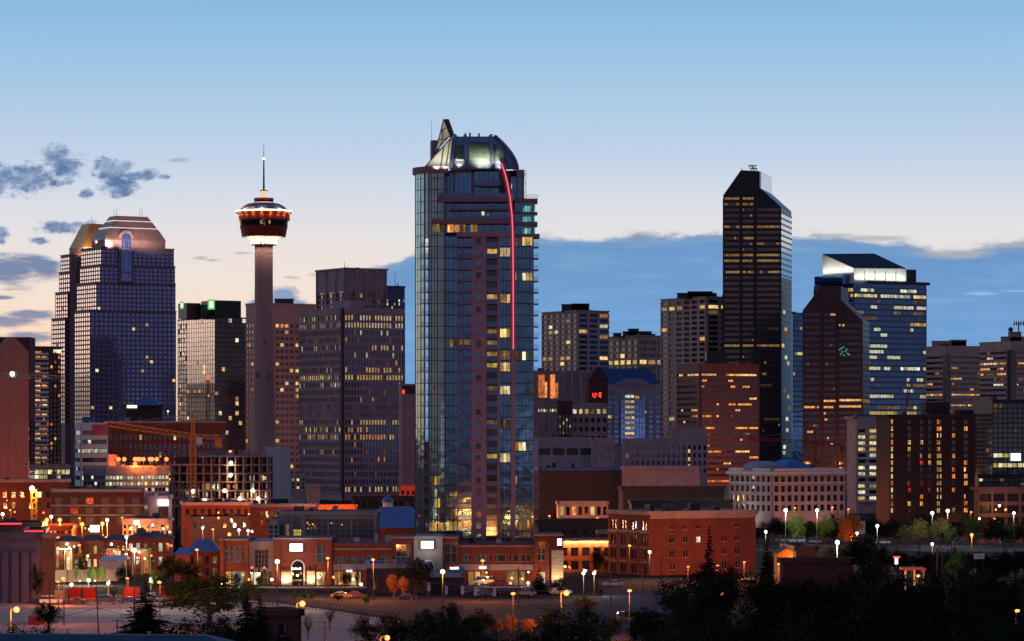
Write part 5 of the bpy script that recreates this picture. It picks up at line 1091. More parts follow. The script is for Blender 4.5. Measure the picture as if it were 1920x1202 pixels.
# apartments on the right
D = 1380; b = low('pale balcony apartment tower left of the dark brick one', 1588, 1604, 1646, 784, D, M_beige, (12, 2, 802, 940, .34, .48, {'p': .7, 'm': 'yellow warm cool'}), None, name='apartment_tower', seed=111, depth=.9, th=R(20), done=False); k = b.k
for i in range(12):
    z_ = zz(802 + 11.5 * (i + 1), D); q = MB(); fb(q, k.right, 1.5, k.wr, z_ - .3, z_ + .5, .9, 2.0); b.add(q, 'balcony', M_white)
plant_room(b, k, 1606, 1640, 779, 8, M_blue); b.done()
D = 1110; M_dk = mat('black_brown_brick', S(62, 48, 48), .85); b = low('dark brick apartment tower with one column of orange lit stair windows', 1643, 1668, 1828, 781, D, M_dk, None, None, name='apartment_tower', seed=112, th=R(14), done=False); k = b.k
for l_, r_, t_ in ((1736, 1780, 754), (1799, 1826, 769)):
    q = MB(); q.box((lx(l_, D + 18), D + 18, 0), (lx(r_, D + 18) - lx(l_, D + 18), 0, 0), (0, 14, 0), 40, zz(t_, D + 18)); b.add(q, 'roof_block', M_dk)
def kx_(px): return k.wr * (px - 1668) / 160.0
rr2 = random.Random(77)
colm = {1705: [3, 4, 5, 9, 10, 12], 1728: [3, 5, 6, 9, 11, 12], 1743: [5, 6, 10], 1761: list(range(14)), 1788: [2, 5, 7, 8, 10, 13], 1811: [1, 6, 7, 8, 9, 11, 12, 13]}
for i in range(14):
    y_ = 787 + 12.8 * i
    for px, w_ in ((1705, 6), (1728, 6), (1743, 5), (1761, 9), (1788, 6), (1811, 7)):
        on = i in colm[px]; mm = 'gold' if px == 1761 and i > 4 else rr2.choice(['amber', 'orange', 'amber', 'red' if px < 1750 else 'orange', 'warm'])
        nn = 3 if px == 1761 else 2
        for j in range(nn):
            a_ = kx_(px - w_ / 2 + w_ * j / nn); b.wins.append((k.right, a_, a_ + kx_(1668 + w_ / nn) - .18, zz(y_ + 8, D), zz(y_, D), L_[mm] if on and (j == 0 or rr2.random() < .8) else G_dark, on, .06))
    a_ = k.left.w * .80; b.wins.append((k.right, kx_(1670.5), kx_(1674), zz(y_ + 8, D), zz(y_ - .5, D), L_['yellow' if i % 3 else 'orange'], True, .06))
for px in (1680, 1695, 1716, 1735, 1752, 1772, 1797, 1822): fb(b.wall, k.right, kx_(px) - .3, kx_(px) + .3, 0, k.z1, 0, .35)
b.done()
b = low('black speckled glass block at the right edge with two lit floors', 1822, 1862, 1990, 752, 1330, M_black, (16, 14, 756, 905, .12, .2, {'p': .04, 'm': 'dim', 'rows': {10: (.5, 'yellow cool'), 12: (.8, 'yellow cool')}}), (16, 6, 775, 905, .12, .2, {'p': .05, 'm': 'dim'}), gl=G_dark, seed=113, th=R(16), depth=.15, done=False); k = b.k
q = MB(); fb(q, k.right, 8, 12.5, zz(864, 1330), zz(850, 1330), .3, .6); b.add(q, 'sign', lampmat('white_sign_glow', (.93, 1, .94), 1.6)); b.done()
low('low dark block with a thin lit strip before the black glass block', 1826, 1834, 1990, 892, 1200, M_black, (2, 16, 896, 912, .2, .4, {'p': .3, 'm': 'cool dim'}), None, th=R(10), seed=114, name='low_block')
b = low('open concrete parking garage at the right edge', 1826, 1832, 1990, 917, 1090, M_brownd, (3, 6, 922, 988, .14, .34, None), None, gl=M_black, name='parking_garage', cat='parking garage', seed=115, th=R(10), depth=1.2)
# red flat roofed sheds, orange gable and tents among the dark trees
low('long low red walled shed among the dark trees', 1462, 1468, 1600, 1054, 560, M_dk, None, None, name='shed', th=R(4), roofm=M_blue)
b = Bld('gabled_house', 'small orange lit gabled house end above the red shed', [M_brick], P(1458, HZ, 660)); q = MB(); D = 660
q.extrude([P(a, b_, D) for a, b_ in ((1458, 1095), (1486, 1095), (1486, 1034), (1476, 1027), (1458, 1036))], (0, 9, 0)); b.add(q, 'wall', mat('ochre_wall', S(206, 138, 72), .8)); q = MB(); q.extrude([P(a, b_, D - .5) for a, b_ in ((1456, 1037), (1476, 1026), (1487, 1034), (1487, 1035.5), (1476, 1028), (1456, 1039))], (0, 10, 0)); b.add(q, 'roof', M_roof); b.done()
low('red fronted workshop with a grey canopy beside the ochre gable', 1490, 1492, 1532, 1030, 690, M_red, (1, 3, 1042, 1052, .2, .3, {'p': .5, 'm': 'orange'}), None, name='workshop', th=R(4), seed=116)
# ------------------------------------------------------------------ ground, streets, parking lots
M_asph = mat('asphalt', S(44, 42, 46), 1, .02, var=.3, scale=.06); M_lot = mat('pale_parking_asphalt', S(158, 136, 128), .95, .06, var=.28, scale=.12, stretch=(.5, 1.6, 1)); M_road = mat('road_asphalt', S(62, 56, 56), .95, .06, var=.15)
M_side = mat('sidewalk_concrete', S(150, 140, 136), .85); M_grassd = mat('dark_grass', S(40, 48, 32), .95, .05, var=.3, scale=.2); M_paint = mat('road_paint', S(210, 204, 196), .7)
def sheet(name, pts, z, m, lbl=None):
    q = MB(); q.poly([(p[0], p[1], z) for p in pts]); o = kind(q.build(name, m), 'structure'); return o
def gp(px, py): d = Dg(py); return (lx(px, d), d)
q = MB(); nx = 24
q.poly([(-7000, -300, 0), (7000, -300, 0), (7000, 14000, 0), (-7000, 14000, 0)]); kind(q.build('ground', M_asph), 'structure')
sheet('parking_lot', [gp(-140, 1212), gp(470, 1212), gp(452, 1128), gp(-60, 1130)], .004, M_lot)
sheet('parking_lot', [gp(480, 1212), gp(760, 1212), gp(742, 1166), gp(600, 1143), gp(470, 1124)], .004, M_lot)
sheet('road', [gp(330, 1124), gp(640, 1141), gp(760, 1160), gp(1260, 1178), gp(1200, 1118), gp(690, 1118), gp(400, 1106)], .008, M_road)
sheet('road', [(lx(1120, 640), 560), (lx(1300, 640), 560), (lx(1560, 760), 760), (lx(1120, 760), 760)], .012, M_road)
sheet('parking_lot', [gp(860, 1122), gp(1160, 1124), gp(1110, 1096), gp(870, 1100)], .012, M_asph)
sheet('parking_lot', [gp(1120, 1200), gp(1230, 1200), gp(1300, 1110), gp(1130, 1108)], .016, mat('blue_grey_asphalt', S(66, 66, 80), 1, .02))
sheet('road', [gp(1380, 1032), gp(2000, 1036), gp(2000, 1012), gp(1380, 1010)], .008, M_road)
sheet('lawn', [gp(1400, 1100), gp(2000, 1100), gp(2000, 1040), gp(1400, 1036)], .006, M_grassd)
q = MB()                                                      # kerb and pavement before the shops
for (a, b_) in ((gp(410, 1104), gp(1060, 1103)),): q.box((a[0], a[1], 0), (b_[0] - a[0], b_[1] - a[1], 0), (0, 8, 0), 0, .14)
kind(q.build('pavement', M_side), 'structure')
q = MB(); e0, e1 = gp(455, 1127), gp(600, 1145)
q.box((e0[0], e0[1], 0), (e1[0] - e0[0], e1[1] - e0[1], 0), (.8, 2.2, 0), 0, .13); e2 = gp(742, 1168); q.box((e1[0] + .1, e1[1], 0), (e2[0] - e1[0], e2[1] - e1[1], 0), (.8, 2.2, 0), 0, .13)
kind(q.build('pavement', M_side), 'structure')
q = MB()
for i in range(26):
    d0 = Dg(1118) - i * .9; 
    if i % 2: a = lx(700 + i * 20, 668); q.poly([(a, 668 - i * .7, .016), (a + 2.2, 668 - i * .7 - .1, .016), (a + 2.2, 668 - i * .7 + .1, .016), (a, 668 - i * .7 + .15, .016)])
kind(q.build('road_marking', M_paint), 'structure')
q = MB()
for r0 in (560, 590, 620):
    for i in range(18):
        x_ = lx(20, r0) + i * 2.7; q.poly([(x_, r0, .01), (x_ + .12, r0, .01), (x_ + .12, r0 + 5, .01), (x_, r0 + 5, .01)])
kind(q.build('parking_marking', M_paint), 'structure')

# ------------------------------------------------------------------ brick shopping podium under the condominium
D = 728
pod = Bld('shopping_podium', 'two storey brick shop podium with glowing white signs and arched entrances', [M_brick, M_roof, M_grey], (lx(740, D), D)); T = pod.t; Wp = pod.wall
M_pbrick = mat('podium_brick', S(134, 74, 64), .9, bands=(1.0, .3, .04)); pod.mats[0] = M_pbrick
def pb(mb, x0, x1, y0, y1, d0, d1, mi=0): mb.box((lx(x0, D), D + d0, 0), (lx(x1, D) - lx(x0, D), 0, 0), (0, d1 - d0, 0), max(0, zz(y1, D)), zz(y0, D), mi)
GB = 1098
for x0, x1, y0, dd, mi in ((412, 466, 1012, 0, 0), (466, 513, 1016, 1.5, 2), (513, 622, 1010, -.6, 0), (622, 736, 1019, .4, 0), (736, 776, 1008, 0, 0), (776, 830, 1007, -.8, 2), (830, 860, 1008, 0, 0), (860, 1002, 1020, .4, 0), (1002, 1056, 1003, -.8, 0)): pb(Wp, x0, x1, y0, 1106, dd, dd + 24, mi)
for x0, x1, y0, dd in ((412, 466, 1012, 0), (513, 622, 1010, -.6), (736, 776, 1008, 0), (776, 830, 1007, -.8), (830, 860, 1008, 0), (1002, 1056, 1003, -.8)): pb(Wp, x0 - .5, x1 + .5, y0 - 1.5, y0 + 1, dd - .5, dd + .6, 2)
for x0, x1, y_ in ((625, 734, 1029.5), (860, 1000, 1024)): pb(Wp, x0, x1, y_ - 1, y_ + 1, -.2, .5, 2)
for x0, x1, dd in ((625, 734, .4), (860, 1000, .4)): pb(Wp, x0, x1, 1058, 1069, dd - .3, dd + .1, 2)
for x in (650, 680, 707, 735, 885, 925, 960): pb(Wp, x - 2.5, x + 2.5, 1032, 1058, .0, .5, 0)
for x0, x1 in ((414, 420), (460, 466), (513, 526), (610, 622), (1002, 1008), (1022, 1030)): pb(Wp, x0, x1, 1012, 1106, -1.0, .2, 0)
def pwin(x0, x1, y0, y1, d, m_, nx=2, ny=2, nm='window'):
    q = MB(); pb(q, x0, x1, y0, y1, d - .06, d); o = sub(pod.add(q, nm, m_), T); q = MB()
    for i in range(nx + 1): x_ = x0 + (x1 - x0) * i / nx; pb(q, x_ - .35, x_ + .35, y0, y1, d - .16, d - .05)
    for i in range(ny + 1): y_ = y0 + (y1 - y0) * i / ny; pb(q, x0, x1, y_ - .3, y_ + .3, d - .15, d - .05)
    q.build('window_frame', M_grey, o)
for i in range(4): pwin(421 + i * 10.2, 427.5 + i * 10.2, 1024, 1054, 0, G_teal, 1, 3)
pwin(477, 502, 1031, 1066, 1.5, G_dark, 4, 4); pwin(594, 615, 1023, 1054, -.6, G_teal, 2, 2)
for x0, x1 in ((628, 648), (655, 675), (683, 700), (709, 728)): pwin(x0, x1, 1044, 1058, .4, G_teal, 3, 1)
pwin(743, 771, 1021, 1043, 0, G_dark, 3, 2); pwin(743, 771, 1044, 1056, 0, G_teal, 3, 1); pwin(833, 857, 1018, 1055, 0, G_dark, 2, 2)
for x0, x1 in ((870, 884), (893, 911), (917, 948), (954, 972), (977, 996)): pwin(x0, x1, 1040, 1053, .4, G_dark if x0 > 915 else G_teal, 2, 1)
pwin(1008, 1022, 1016, 1050, -.8, G_dark, 2, 3)
for x0, x1, mm, d in ((436, 460, 'cool', 0), (424, 433, 'warm', 0), (470, 484, 'cool', 1.5), (487, 508, 'dim', 1.5), (594, 614, 'warm', -.6), (627, 647, 'amber', .4), (652, 676, 'warm', .4), (838, 853, 'dim', 0), (878, 888, 'amber', .4), (890, 900, 'amber', .4), (950, 984, 'dim', .4), (1010, 1024, 'white', -.8), (903, 912, 'dim', .4), (737, 772, 'dim', 0)): pwin(x0, x1, 1072, 1097, d, L_[mm], 3, 2, 'shop_window')
M_stone = mat('stone_panel', S(206, 196, 184), .8, bands=(2.2, .8, .06))
def pier_panel(x0, x1, d): q = MB(); pb(q, x0, x1, 1070, 1102, d - .5, d); o = pod.add(q, 'stone_pier', M_stone)
for x0, x1 in ((528, 546), (576, 591)):
    pier_panel(x0, x1, -.6)
    flood('floodlight_beam', (lx((x0 + x1) / 2, D), D - 2.6, .3), (lx((x0 + x1) / 2, D), D - .8, 3), 900, (1, .72, .36), 120, .15)
q = MB(); pb(q, 1034, 1056, 1031, 1102, -1.8, -.9); pod.add(q, 'stone_pier', M_stone); flood('floodlight_beam', (lx(1045, D), D - 4.4, .3), (lx(1045, D), D - 1.8, 4), 1300, (1, .6, .25), 120, .15)
fz = Fc((0, D - .62, 0), (1, 0, 0), 10)
for xa, dd in ((559, -.65), (803, -.85)):
    q = MB(); fc = Fc((0, D + dd, 0), (1, 0, 0), 10); arch(q, fc, lx(xa - 13, D), lx(xa + 13, D), zz(1104, D), zz(1062, D), 0, .35); o = sub(pod.add(q, 'arch_surround', M_white), T)
    q = MB(); arch(q, fc, lx(xa - 10.5, D), lx(xa + 10.5, D), zz(1104, D), zz(1062, D), .3, .42); q.build('arched_entrance', G_dark, o)
q = MB(); pb(q, 552, 566, 1086, 1089, -1.1, -1.02); pb(q, 549, 551.5, 1088, 1090, -1.1, -1.02); pb(q, 561, 563, 1094, 1096, -1.1, -1.02); pod.add(q, 'entrance_light', L_['warm'])
def bigsign(x0, x1, y0, y1, d, face):
    q = MB(); pb(q, x0 - 1, x1 + 1, y0 - 1, y1 + 1, d - .5, d); o = sub(pod.add(q, 'sign', M_dark), T); q = MB(); pb(q, x0, x1, y0, y1, d - .56, d - .5); q.build('sign_face', face, o)
E_sign = lampmat('big_sign_glow', (1, 1, .97), 5)
bigsign(544, 568, 1019.5, 1033, -.7, E_sign); bigsign(790, 813, 1014.5, 1028, -1.0, E_sign); bigsign(1045, 1053, 1010, 1022, -1.0, E_sign)
def letters(x0, x1, y0, y1, d, m_, n, seed, nm='shop_sign'):
    """illegible glowing letters: short strokes of uneven height"""
    q = MB(); rr = random.Random(seed); s_ = (x1 - x0) / n
    for i in range(n):
        a = x0 + i * s_; h_ = (y1 - y0) * (1 if i in (0, n - 1) or rr.random() < .3 else .72); pb(q, a, a + s_ * .3, y1 - h_, y1, d - .2, d); pb(q, a + s_ * .3, a + s_ * .8, y1 - h_, y1 - h_ + (y1 - y0) * .3, d - .2, d); pb(q, a + s_ * .3, a + s_ * .8, y1 - (y1 - y0) * .26, y1, d - .2, d)
        if rr.random() < .6: pb(q, a + s_ * .58, a + s_ * .82, y1 - h_, y1, d - .2, d)
    pod.add(q, nm, m_)
E_let = lampmat('white_letter_glow', (.95, .95, 1), 2.6)
letters(548, 565.5, 1063.5, 1067.5, -1.0, E_let, 6, 1); letters(650, 661, 1069, 1072.5, .1, E_let, 4, 2); letters(844, 860, 1063, 1067.5, -.1, E_let, 7, 3); letters(899, 912.5, 1062, 1066, .1, E_let, 5, 4)
for i, px in enumerate((532, 542, 554, 563, 573, 583, 590, 598)):
    q = MB(); pb(q, px, px + 1.6, 1057, 1062 - (i % 2), -1.0, -.95); pod.add(q, 'red_banner', mat('red_banner_cloth', S(170, 40, 60), .8))
for (px, w_, t_) in ((660, 12, 1010), (720, 16, 1006), (930, 10, 1013), (700, 6, 1003)):
    q = MB(); pb(q, px, px + w_, t_, 1020, 6, 9); pod.add(q, 'roof_unit', M_grey)
pod.done()
for px, dd in ((556, -6), (801, -6)):
    l = bpy.data.lights.new('sign_glow', 'POINT'); l.energy = 260; l.color = (.95, 1, .92); l.shadow_soft_size = 1.2; o = bpy.data.objects.new('sign_glow', l); COL.objects.link(o); o.location = (lx(px, D), D - 3.2, zz(1024, D))
# glazed building standing on the podium
D = 790; gb = low('grey framed building with a large grid of dark glass above the shops', 516, 520, 712, 964, D, M_grey, None, None, name='glazed_building', th=R(3), seed=121, done=False); k = gb.k
def gx(px): return k.wr * (px - 520) / 192
for x0, x1, y0, y1, nx, ny in ((549, 566, 972, 1006, 4, 5), (572, 702, 973, 1010, 12, 4), (524, 532, 985, 1008, 2, 2)):
    q = MB(); fb(q, k.right, gx(x0), gx(x1), zz(y1, D), zz(y0, D), .05, .15); o = sub(gb.add(q, 'window', M_dull), gb.t); q = MB()
    for i in range(nx + 1): a_ = gx(x0 + (x1 - x0) * i / nx); w_ = .22 if i % 4 == 0 else .08; fb(q, k.right, a_ - w_, a_ + w_, zz(y1, D), zz(y0, D), .1, .35)
    for i in range(ny + 1): z_ = zz(y0 + (y1 - y0) * i / ny, D); fb(q, k.right, gx(x0), gx(x1), z_ - .07, z_ + .07, .1, .3)
    q.build('window_frame', M_grey, o)
for px in (546, 569, 704): fb(gb.wall, k.right, gx(px) - .4, gx(px) + .4, 0, k.z1, 0, .7)
gb.wins.append((k.right, gx(549.5), gx(565.5), zz(1006, D), zz(992, D), L_['gold'], True, .2)); gb.wins.append((k.right, gx(536), gx(542), zz(1006, D), zz(984, D), L_['dim'], True, .1))
for px, py in ((575, 980), (578, 984), (585, 983), (588, 986), (583, 990), (590, 990), (576, 991), (620, 981), (640, 984)): gb.wins.append((k.right, gx(px), gx(px) + .35, zz(py + 1.2, D), zz(py - 1.2, D), L_['amber' if px < 600 else 'white'], True, .4))
gb.done()
low('lower grey wing of the glazed building', 500, 503, 523, 979, 784, M_grey, (3, 2, 984, 1010, .3, .3, {'p': .2, 'm': 'dim'}), None, name='glazed_building', th=R(3), seed=122)
# blue roofed brick corner house
def hip_house(label, l_, r_, ye, yr, D, wm, rm, wl, name='brick_house', dep=10, ridge=.28, lit_=None, n=4, rows=1):
    b = low(label, l_ - 2, l_, r_, ye, D, wm, (rows, n, ye + 5, ye + (Dg0(D) - ye) * .82, .5, .4, lit_), None, name=name, th=R(4), seed=int(l_), done=False, rim=.05, dl=dep); k = b.k
    q = MB(); c = [p + Vector((0, 0, k.z1)) for p in [k.pts[0] - k.u * .5 - k.v * .5, k.pts[1] + k.u * .5 - k.v * .5, k.pts[2] + k.u * .5 + k.v * .5, k.pts[3] - k.u * .5 + k.v * .5]]
    zr = zz(yr, D); t_ = [k.C + k.u * k.wr * a + k.v * dep * b_ for a, b_ in ((ridge, .45), (1 - ridge, .45), (1 - ridge, .55), (ridge, .55))]
    q.hexa(c, [(p.x, p.y, zr) for p in t_]); b.add(q, 'hipped_roof', rm); b.done(); return b
def Dg0(D): return HZ + H * F / D
hip_house('brick corner house with a slate blue hipped roof left of the shops', 352, 410, 1034, 1013, 735, M_brick, M_blue, 1, lit_={'p': .3, 'm': 'dim'}, rows=2)
hip_house('small brick pavilion with a low blue roof before the corner house', 328, 356, 1040, 1028, 728, M_brick, M_blue, 1, lit_={'p': .4, 'm': 'dim'})
# row houses with lit porches
for i, (l_, r_, ye, yr, lb) in enumerate(((102, 150, 1015, 1006, 'orange lit brick house with a porch beside the purple warehouse'), (150, 196, 1014, 1004, 'brick house with a bay window between two porch houses'), (196, 236, 1013, 1003, 'brick house with a white framed porch behind the tent'), (238, 322, 1008, 1000, 'wide brick house with a pale lit upstairs window'))):
    D = 772 + i * 3; b = hip_house(lb, l_, r_, ye, yr, D, M_brick, M_roof, 1, lit_={'p': .3, 'm': 'dim warm cool'}, rows=2, n=4 if i < 3 else 6)
    k = b.k; q = MB(); a_ = k.wr * .12; e_ = k.wr * (.7 if i != 3 else .55); zt_ = zz(1030, D)
    if i != 1:
        q = MB(); fb(q, k.right, a_, e_, zt_, zt_ + .3, .3, 2.6); 
        for t_ in (a_ + .1, (a_ + e_) / 2, e_ - .3): fb(q, k.right, t_, t_ + .2, 0, zt_, 2.2, 2.4)
        b.add(q, 'porch', M_white); q = MB(); fb(q, k.right, (a_ + e_) / 2 + .4, (a_ + e_) / 2 + 1.8, .4, zt_ - .4, .4, .5); b.add(q, 'lit_door', L_['warm' if i != 3 else 'amber'])
        l = bpy.data.lights.new('porch_light', 'POINT'); l.energy = 260; l.color = (1, .62, .25); l.shadow_soft_size = .15; o = bpy.data.objects.new('porch_light', l); COL.objects.link(o); o.location = k.right.p((a_ + e_) / 2, 1.4, zt_ - .5)
low('red lit long low shop behind the row houses', 75, 78, 135, 990, 900, M_brick, (1, 8, 994, 1002, .5, .3, {'p': .2, 'm': 'amber'}), None, name='brick_shop', th=R(4), seed=131)
b = low('tan two storey shop with strings of warm lights behind the row houses', 226, 230, 318, 977, 905, M_beige, (2, 10, 982, 1004, .45, .4, {'p': .35, 'm': 'amber dim warm'}), None, name='tan_shop', th=R(4), seed=132)
b = low('white rendered shop with a lit box sign beside the construction scaffold', 266, 268, 318, 934, 1020, M_white, None, None, name='white_shop', th=R(4), seed=133, done=False); k = b.k
q = MB(); fb(q, k.right, k.wr * .56, k.wr * .96, zz(948, 1020), zz(937, 1020), .2, 1.0); b.add(q, 'box_sign', lampmat('box_sign_glow', (1, .97, .88), 1.6)); b.wins.append((k.right, k.wr * .58, k.wr * .95, zz(975, 1020), zz(950, 1020), G_dark, False, .1)); b.wins.append((k.right, k.wr * .06, k.wr * .16, zz(955, 1020), zz(948, 1020), L_['yellow'], True, .1)); b.done()
# purple warehouse bottom left, with neon edged roofs behind it
D = 648; th_ = R(66); b = low('windowless purple grey warehouse with pilasters and a brick end wall', -90, 76, 101, 1007, D, mat('purple_render', S(120, 100, 112), .85), None, None, name='warehouse', th=th_, seed=141, done=False, roofm=M_blue); k = b.k
for i in range(9): fb(b.wall, k.left, k.left.w * (i + .5) / 9 - .7, k.left.w * (i + .5) / 9 + .7, 0, zz(1035, D), 0, .5)
q = MB(); fb(q, k.right, 0, k.wr, 0, k.z1, .02, .2); b.add(q, 'brick_end_wall', M_dbrick); b.done()
b = low('black flat roofed club with red light strips along its eaves', -60, -40, 76, 985, 800, M_black, None, None, name='club', th=R(6), done=False); k = b.k
q = MB(); fb(q, k.right, k.wr * .2, k.wr * .70, k.z1 + .2, k.z1 + .6, .5, .7); b.add(q, 'light_strip', lampmat('red_strip_glow', (1, .04, .05), 2)); b.done()
b = low('low black annex with a second red light strip', 44, 46, 82, 998, 740, M_black, None, None, name='club', th=R(6), done=False); k = b.k
q = MB(); fb(q, k.right, 0, k.wr, k.z1 + .1, k.z1 + .45, .5, .7); b.add(q, 'light_strip', lampmat('red_strip_glow', (1, .04, .05), 2)); b.done()
# blue shop in front of the podium
b = low('dark navy single storey shop on the street corner', 684, 687, 802, 1063, 690, mat('navy_render', S(36, 42, 68), .8, .2), (1, 6, 1082, 1104, .7, .2, {'p': 0}), None, name='corner_shop', th=R(2), seed=142, done=False, trim=M_blue); k = b.k
b.wins.append((k.right, k.wr * .11, k.wr * .17, zz(1110, 690), zz(1092, 690), L_['warm'], True, .35)); b.done()
low('lower navy rear wing of the corner shop', 800, 803, 870, 1080, 694, MATS['navy_render'], None, None, name='corner_shop', th=R(2), trim=M_blue)
# foreground roofs
b = low('small dark red brick building in the bottom foreground', 470, 492, 565, 1152, 476, M_dbrick, None, None, name='brick_building', th=R(20), roofm=M_blue, seed=143, done=False); k = b.k
q = MB(); fb(q, k.right, k.wr * .42, k.wr * .56, zz(1192, 476), zz(1171, 476), .03, .1); o = sub(b.add(q, 'window', G_dark), b.t); q = MB(); fb(q, k.right, k.wr * .40, k.wr * .58, zz(1194, 476), zz(1192, 476), .03, .3); fb(q, k.right, k.wr * .56, k.wr * .58, zz(1192, 476), zz(1170, 476), .03, .2); q.build('window_frame', M_grey, o); b.done()
b = Bld('blue_roofed_house', 'blue metal roof at the bottom left edge of the scene', [M_dbrick], P(200, HZ, 420)); D = 420; q = MB(); q.box((lx(-60, D), D, 0), (lx(440, D) - lx(-60, D), 0, 0), (0, 14, 0), 0, zz(1222, D)); b.add(q, 'wall', M_dbrick)
q = MB(); q.hexa([(lx(-70, D), D - 1, zz(1222, D)), (lx(450, D), D - 1, zz(1222, D)), (lx(450, D), D + 15, zz(1222, D)), (lx(-70, D), D + 15, zz(1222, D))], [(lx(-70, D), D + 6, zz(1194, D)), (lx(380, D), D + 6, zz(1197, D)), (lx(380, D), D + 8, zz(1197, D)), (lx(-70, D), D + 8, zz(1194, D))]); b.add(q, 'roof', mat('navy_metal_roof', S(26, 38, 66), .6, .25))
for px, py in ((31, 1180), (280, 1186)): q = MB(); q.tube(P(px, py + 14, D + 6), P(px, py, D + 6), .18, n=8); q.tube(P(px, py, D + 6), P(px, py - 1.5, D + 6), .3, n=8); b.add(q, 'roof_vent', M_steel)
b.done()
# hoarding, tent, kiosk
def slab_run(name, label, cat, pts, h, m_, mp=None, post=3.0):
    c = thing(name, label, cat, (pts[0][0], pts[0][1], 0)); q = MB()
    for a, e_ in zip(pts, pts[1:]):
        a, e_ = Vector((*a, 0)), Vector((*e_, 0)); d = e_ - a; n_ = d.normalized().cross(Vector((0, 0, 1))); q.box(a, d, -n_ * .12, .05, h)
    q.build('panel', m_, c)
    for a, e_ in zip(pts, pts[1:]):
        a, e_ = Vector((*a, 0)), Vector((*e_, 0)); L = (e_ - a).length
        for i in range(int(L / post) + 1): p = a.lerp(e_, min(1, i * post / L)); q = MB(); q.box(p - Vector((.08, .2, 0)), (.16, 0, 0), (0, .16, 0), 0, h + .1); q.build('post', mp or M_dark, c)
    return c
M_hoard = mat('red_hoarding', S(186, 40, 34), .6)
slab_run('hoarding', 'long bright red hoarding behind the parked cars', 'hoarding', [gp(128, 1126), gp(182, 1126)], 2.7, M_hoard); slab_run('hoarding', 'short red hoarding right of the bare pinkish tree', 'hoarding', [gp(232, 1125), gp(262, 1125)], 2.7, M_hoard); slab_run('hoarding', 'red hoarding behind the dark spruce of the parking lot', 'hoarding', [gp(294, 1124), gp(334, 1122)], 2.7, M_hoard)
slab_run('fence', 'dull tan panel fence joining the red hoarding', 'fence', [gp(100, 1127), gp(127, 1126)], 2.2, M_beige); slab_run('wall', 'pale garden wall with lit panels behind the bushes', 'wall', [gp(103, 1092), gp(222, 1090)], 2.9, M_beige)
c = thing('market_tent', 'white sided tent with a pale blue pitched roof', 'tent', (*gp(212, 1084), 0)); D = Dg(1084); q = MB(); q.box((lx(186, D), D, 0), (lx(232, D) - lx(186, D), 0, 0), (0, 5, 0), 0, zz(1052, D)); q.build('side_wall', M_white, c); q = MB(); q.hexa([(lx(184, D), D - .3, zz(1052, D)), (lx(240, D), D - .3, zz(1049, D)), (lx(240, D), D + 5.3, zz(1049, D)), (lx(184, D), D + 5.3, zz(1052, D))], [(lx(192, D), D + 2.3, zz(1043, D)), (lx(236, D), D + 2.3, zz(1041, D)), (lx(236, D), D + 2.7, zz(1041, D)), (lx(192, D), D + 2.7, zz(1043, D))]); q.build('roof', mat('pale_blue_canvas', S(170, 182, 212), .8), c)
c = thing('kiosk', 'little red kiosk with a grey pyramid roof on the parking lot', 'kiosk', (*gp(68, 1172), 0)); D = Dg(1172); q = MB(); q.box((lx(53, D), D, 0), (lx(84, D) - lx(53, D), 0, 0), (0, 3, 0), 0, zz(1156, D)); q.build('wall', M_redp, c); q = MB(); q.hexa([(lx(52, D), D - .2, zz(1156, D)), (lx(85, D), D - .2, zz(1156, D)), (lx(85, D), D + 3.2, zz(1156, D)), (lx(52, D), D + 3.2, zz(1156, D))], [(lx(66, D), D + 1.4, zz(1148, D)), (lx(71, D), D + 1.4, zz(1148, D)), (lx(71, D), D + 1.6, zz(1148, D)), (lx(66, D), D + 1.6, zz(1148, D))]); q.build('roof', M_roof, c)
c = thing('shed', 'small red shed with a blue grey roof beside the tan fence', 'shed', (*gp(65, 1128), 0)); D = Dg(1128); q = MB(); q.box((lx(50, D), D, 0), (lx(82, D) - lx(50, D), 0, 0), (0, 4, 0), 0, zz(1106, D)); q.build('wall', M_redp, c); q = MB(); q.box((lx(48, D), D - .4, 0), (lx(84, D) - lx(48, D), 0, 0), (0, 4.8, 0), zz(1106, D), zz(1102, D)); q.build('roof', M_blue, c)
def railing(label, pts, h, n_rail=2, step=1.6, m_=None, name='railing', brace=False):
    c = thing(name, label, 'railing', (*pts[0], 0)); m_ = m_ or M_dark; qp = MB(); qr = MB()
    for a, e_ in zip(pts, pts[1:]):
        a, e_ = Vector((*a, 0)), Vector((*e_, 0)); L = (e_ - a).length; n = max(1, int(L / step))
        for i in range(n + 1): p = a.lerp(e_, i / n); q = MB(); q.tube(p, p + Vector((0, 0, h)), .06, n=4); q.build('post', m_, c)
        for j in range(n_rail): z_ = h * (1 - j * .42); qr.tube(a + Vector((0, 0, z_)), e_ + Vector((0, 0, z_)), .05, n=4)
        if brace:
            for i in range(n): p, p2 = a.lerp(e_, i / n), a.lerp(e_, (i + 1) / n); qr.tube(p, p2 + Vector((0, 0, h)), .05, n=4)
    qr.build('rail', m_, c)
railing('dark post railing between the pale lot and the street', [gp(452, 1129), gp(600, 1146), gp(742, 1169)], 2.0, 2, 1.7)
railing('cross braced timber barrier behind the parked cars', [gp(112, 1133), gp(272, 1133)], 1.1, 2, 2.2, M_brown, 'timber_barrier', True)
railing('short cross braced barrier round the tree bed', [gp(187, 1144), gp(245, 1145)], 1.2, 2, 2.0, M_brown, 'timber_barrier', True)
railing('lit post railing among the bottom centre bushes', [gp(960, 1148), gp(1108, 1146)], 1.2, 2, 1.6)
railing('pale street railing along the far road on the right', [gp(1700, 1039), gp(1930, 1041)], 1.6, 2, 2.5, M_steel)

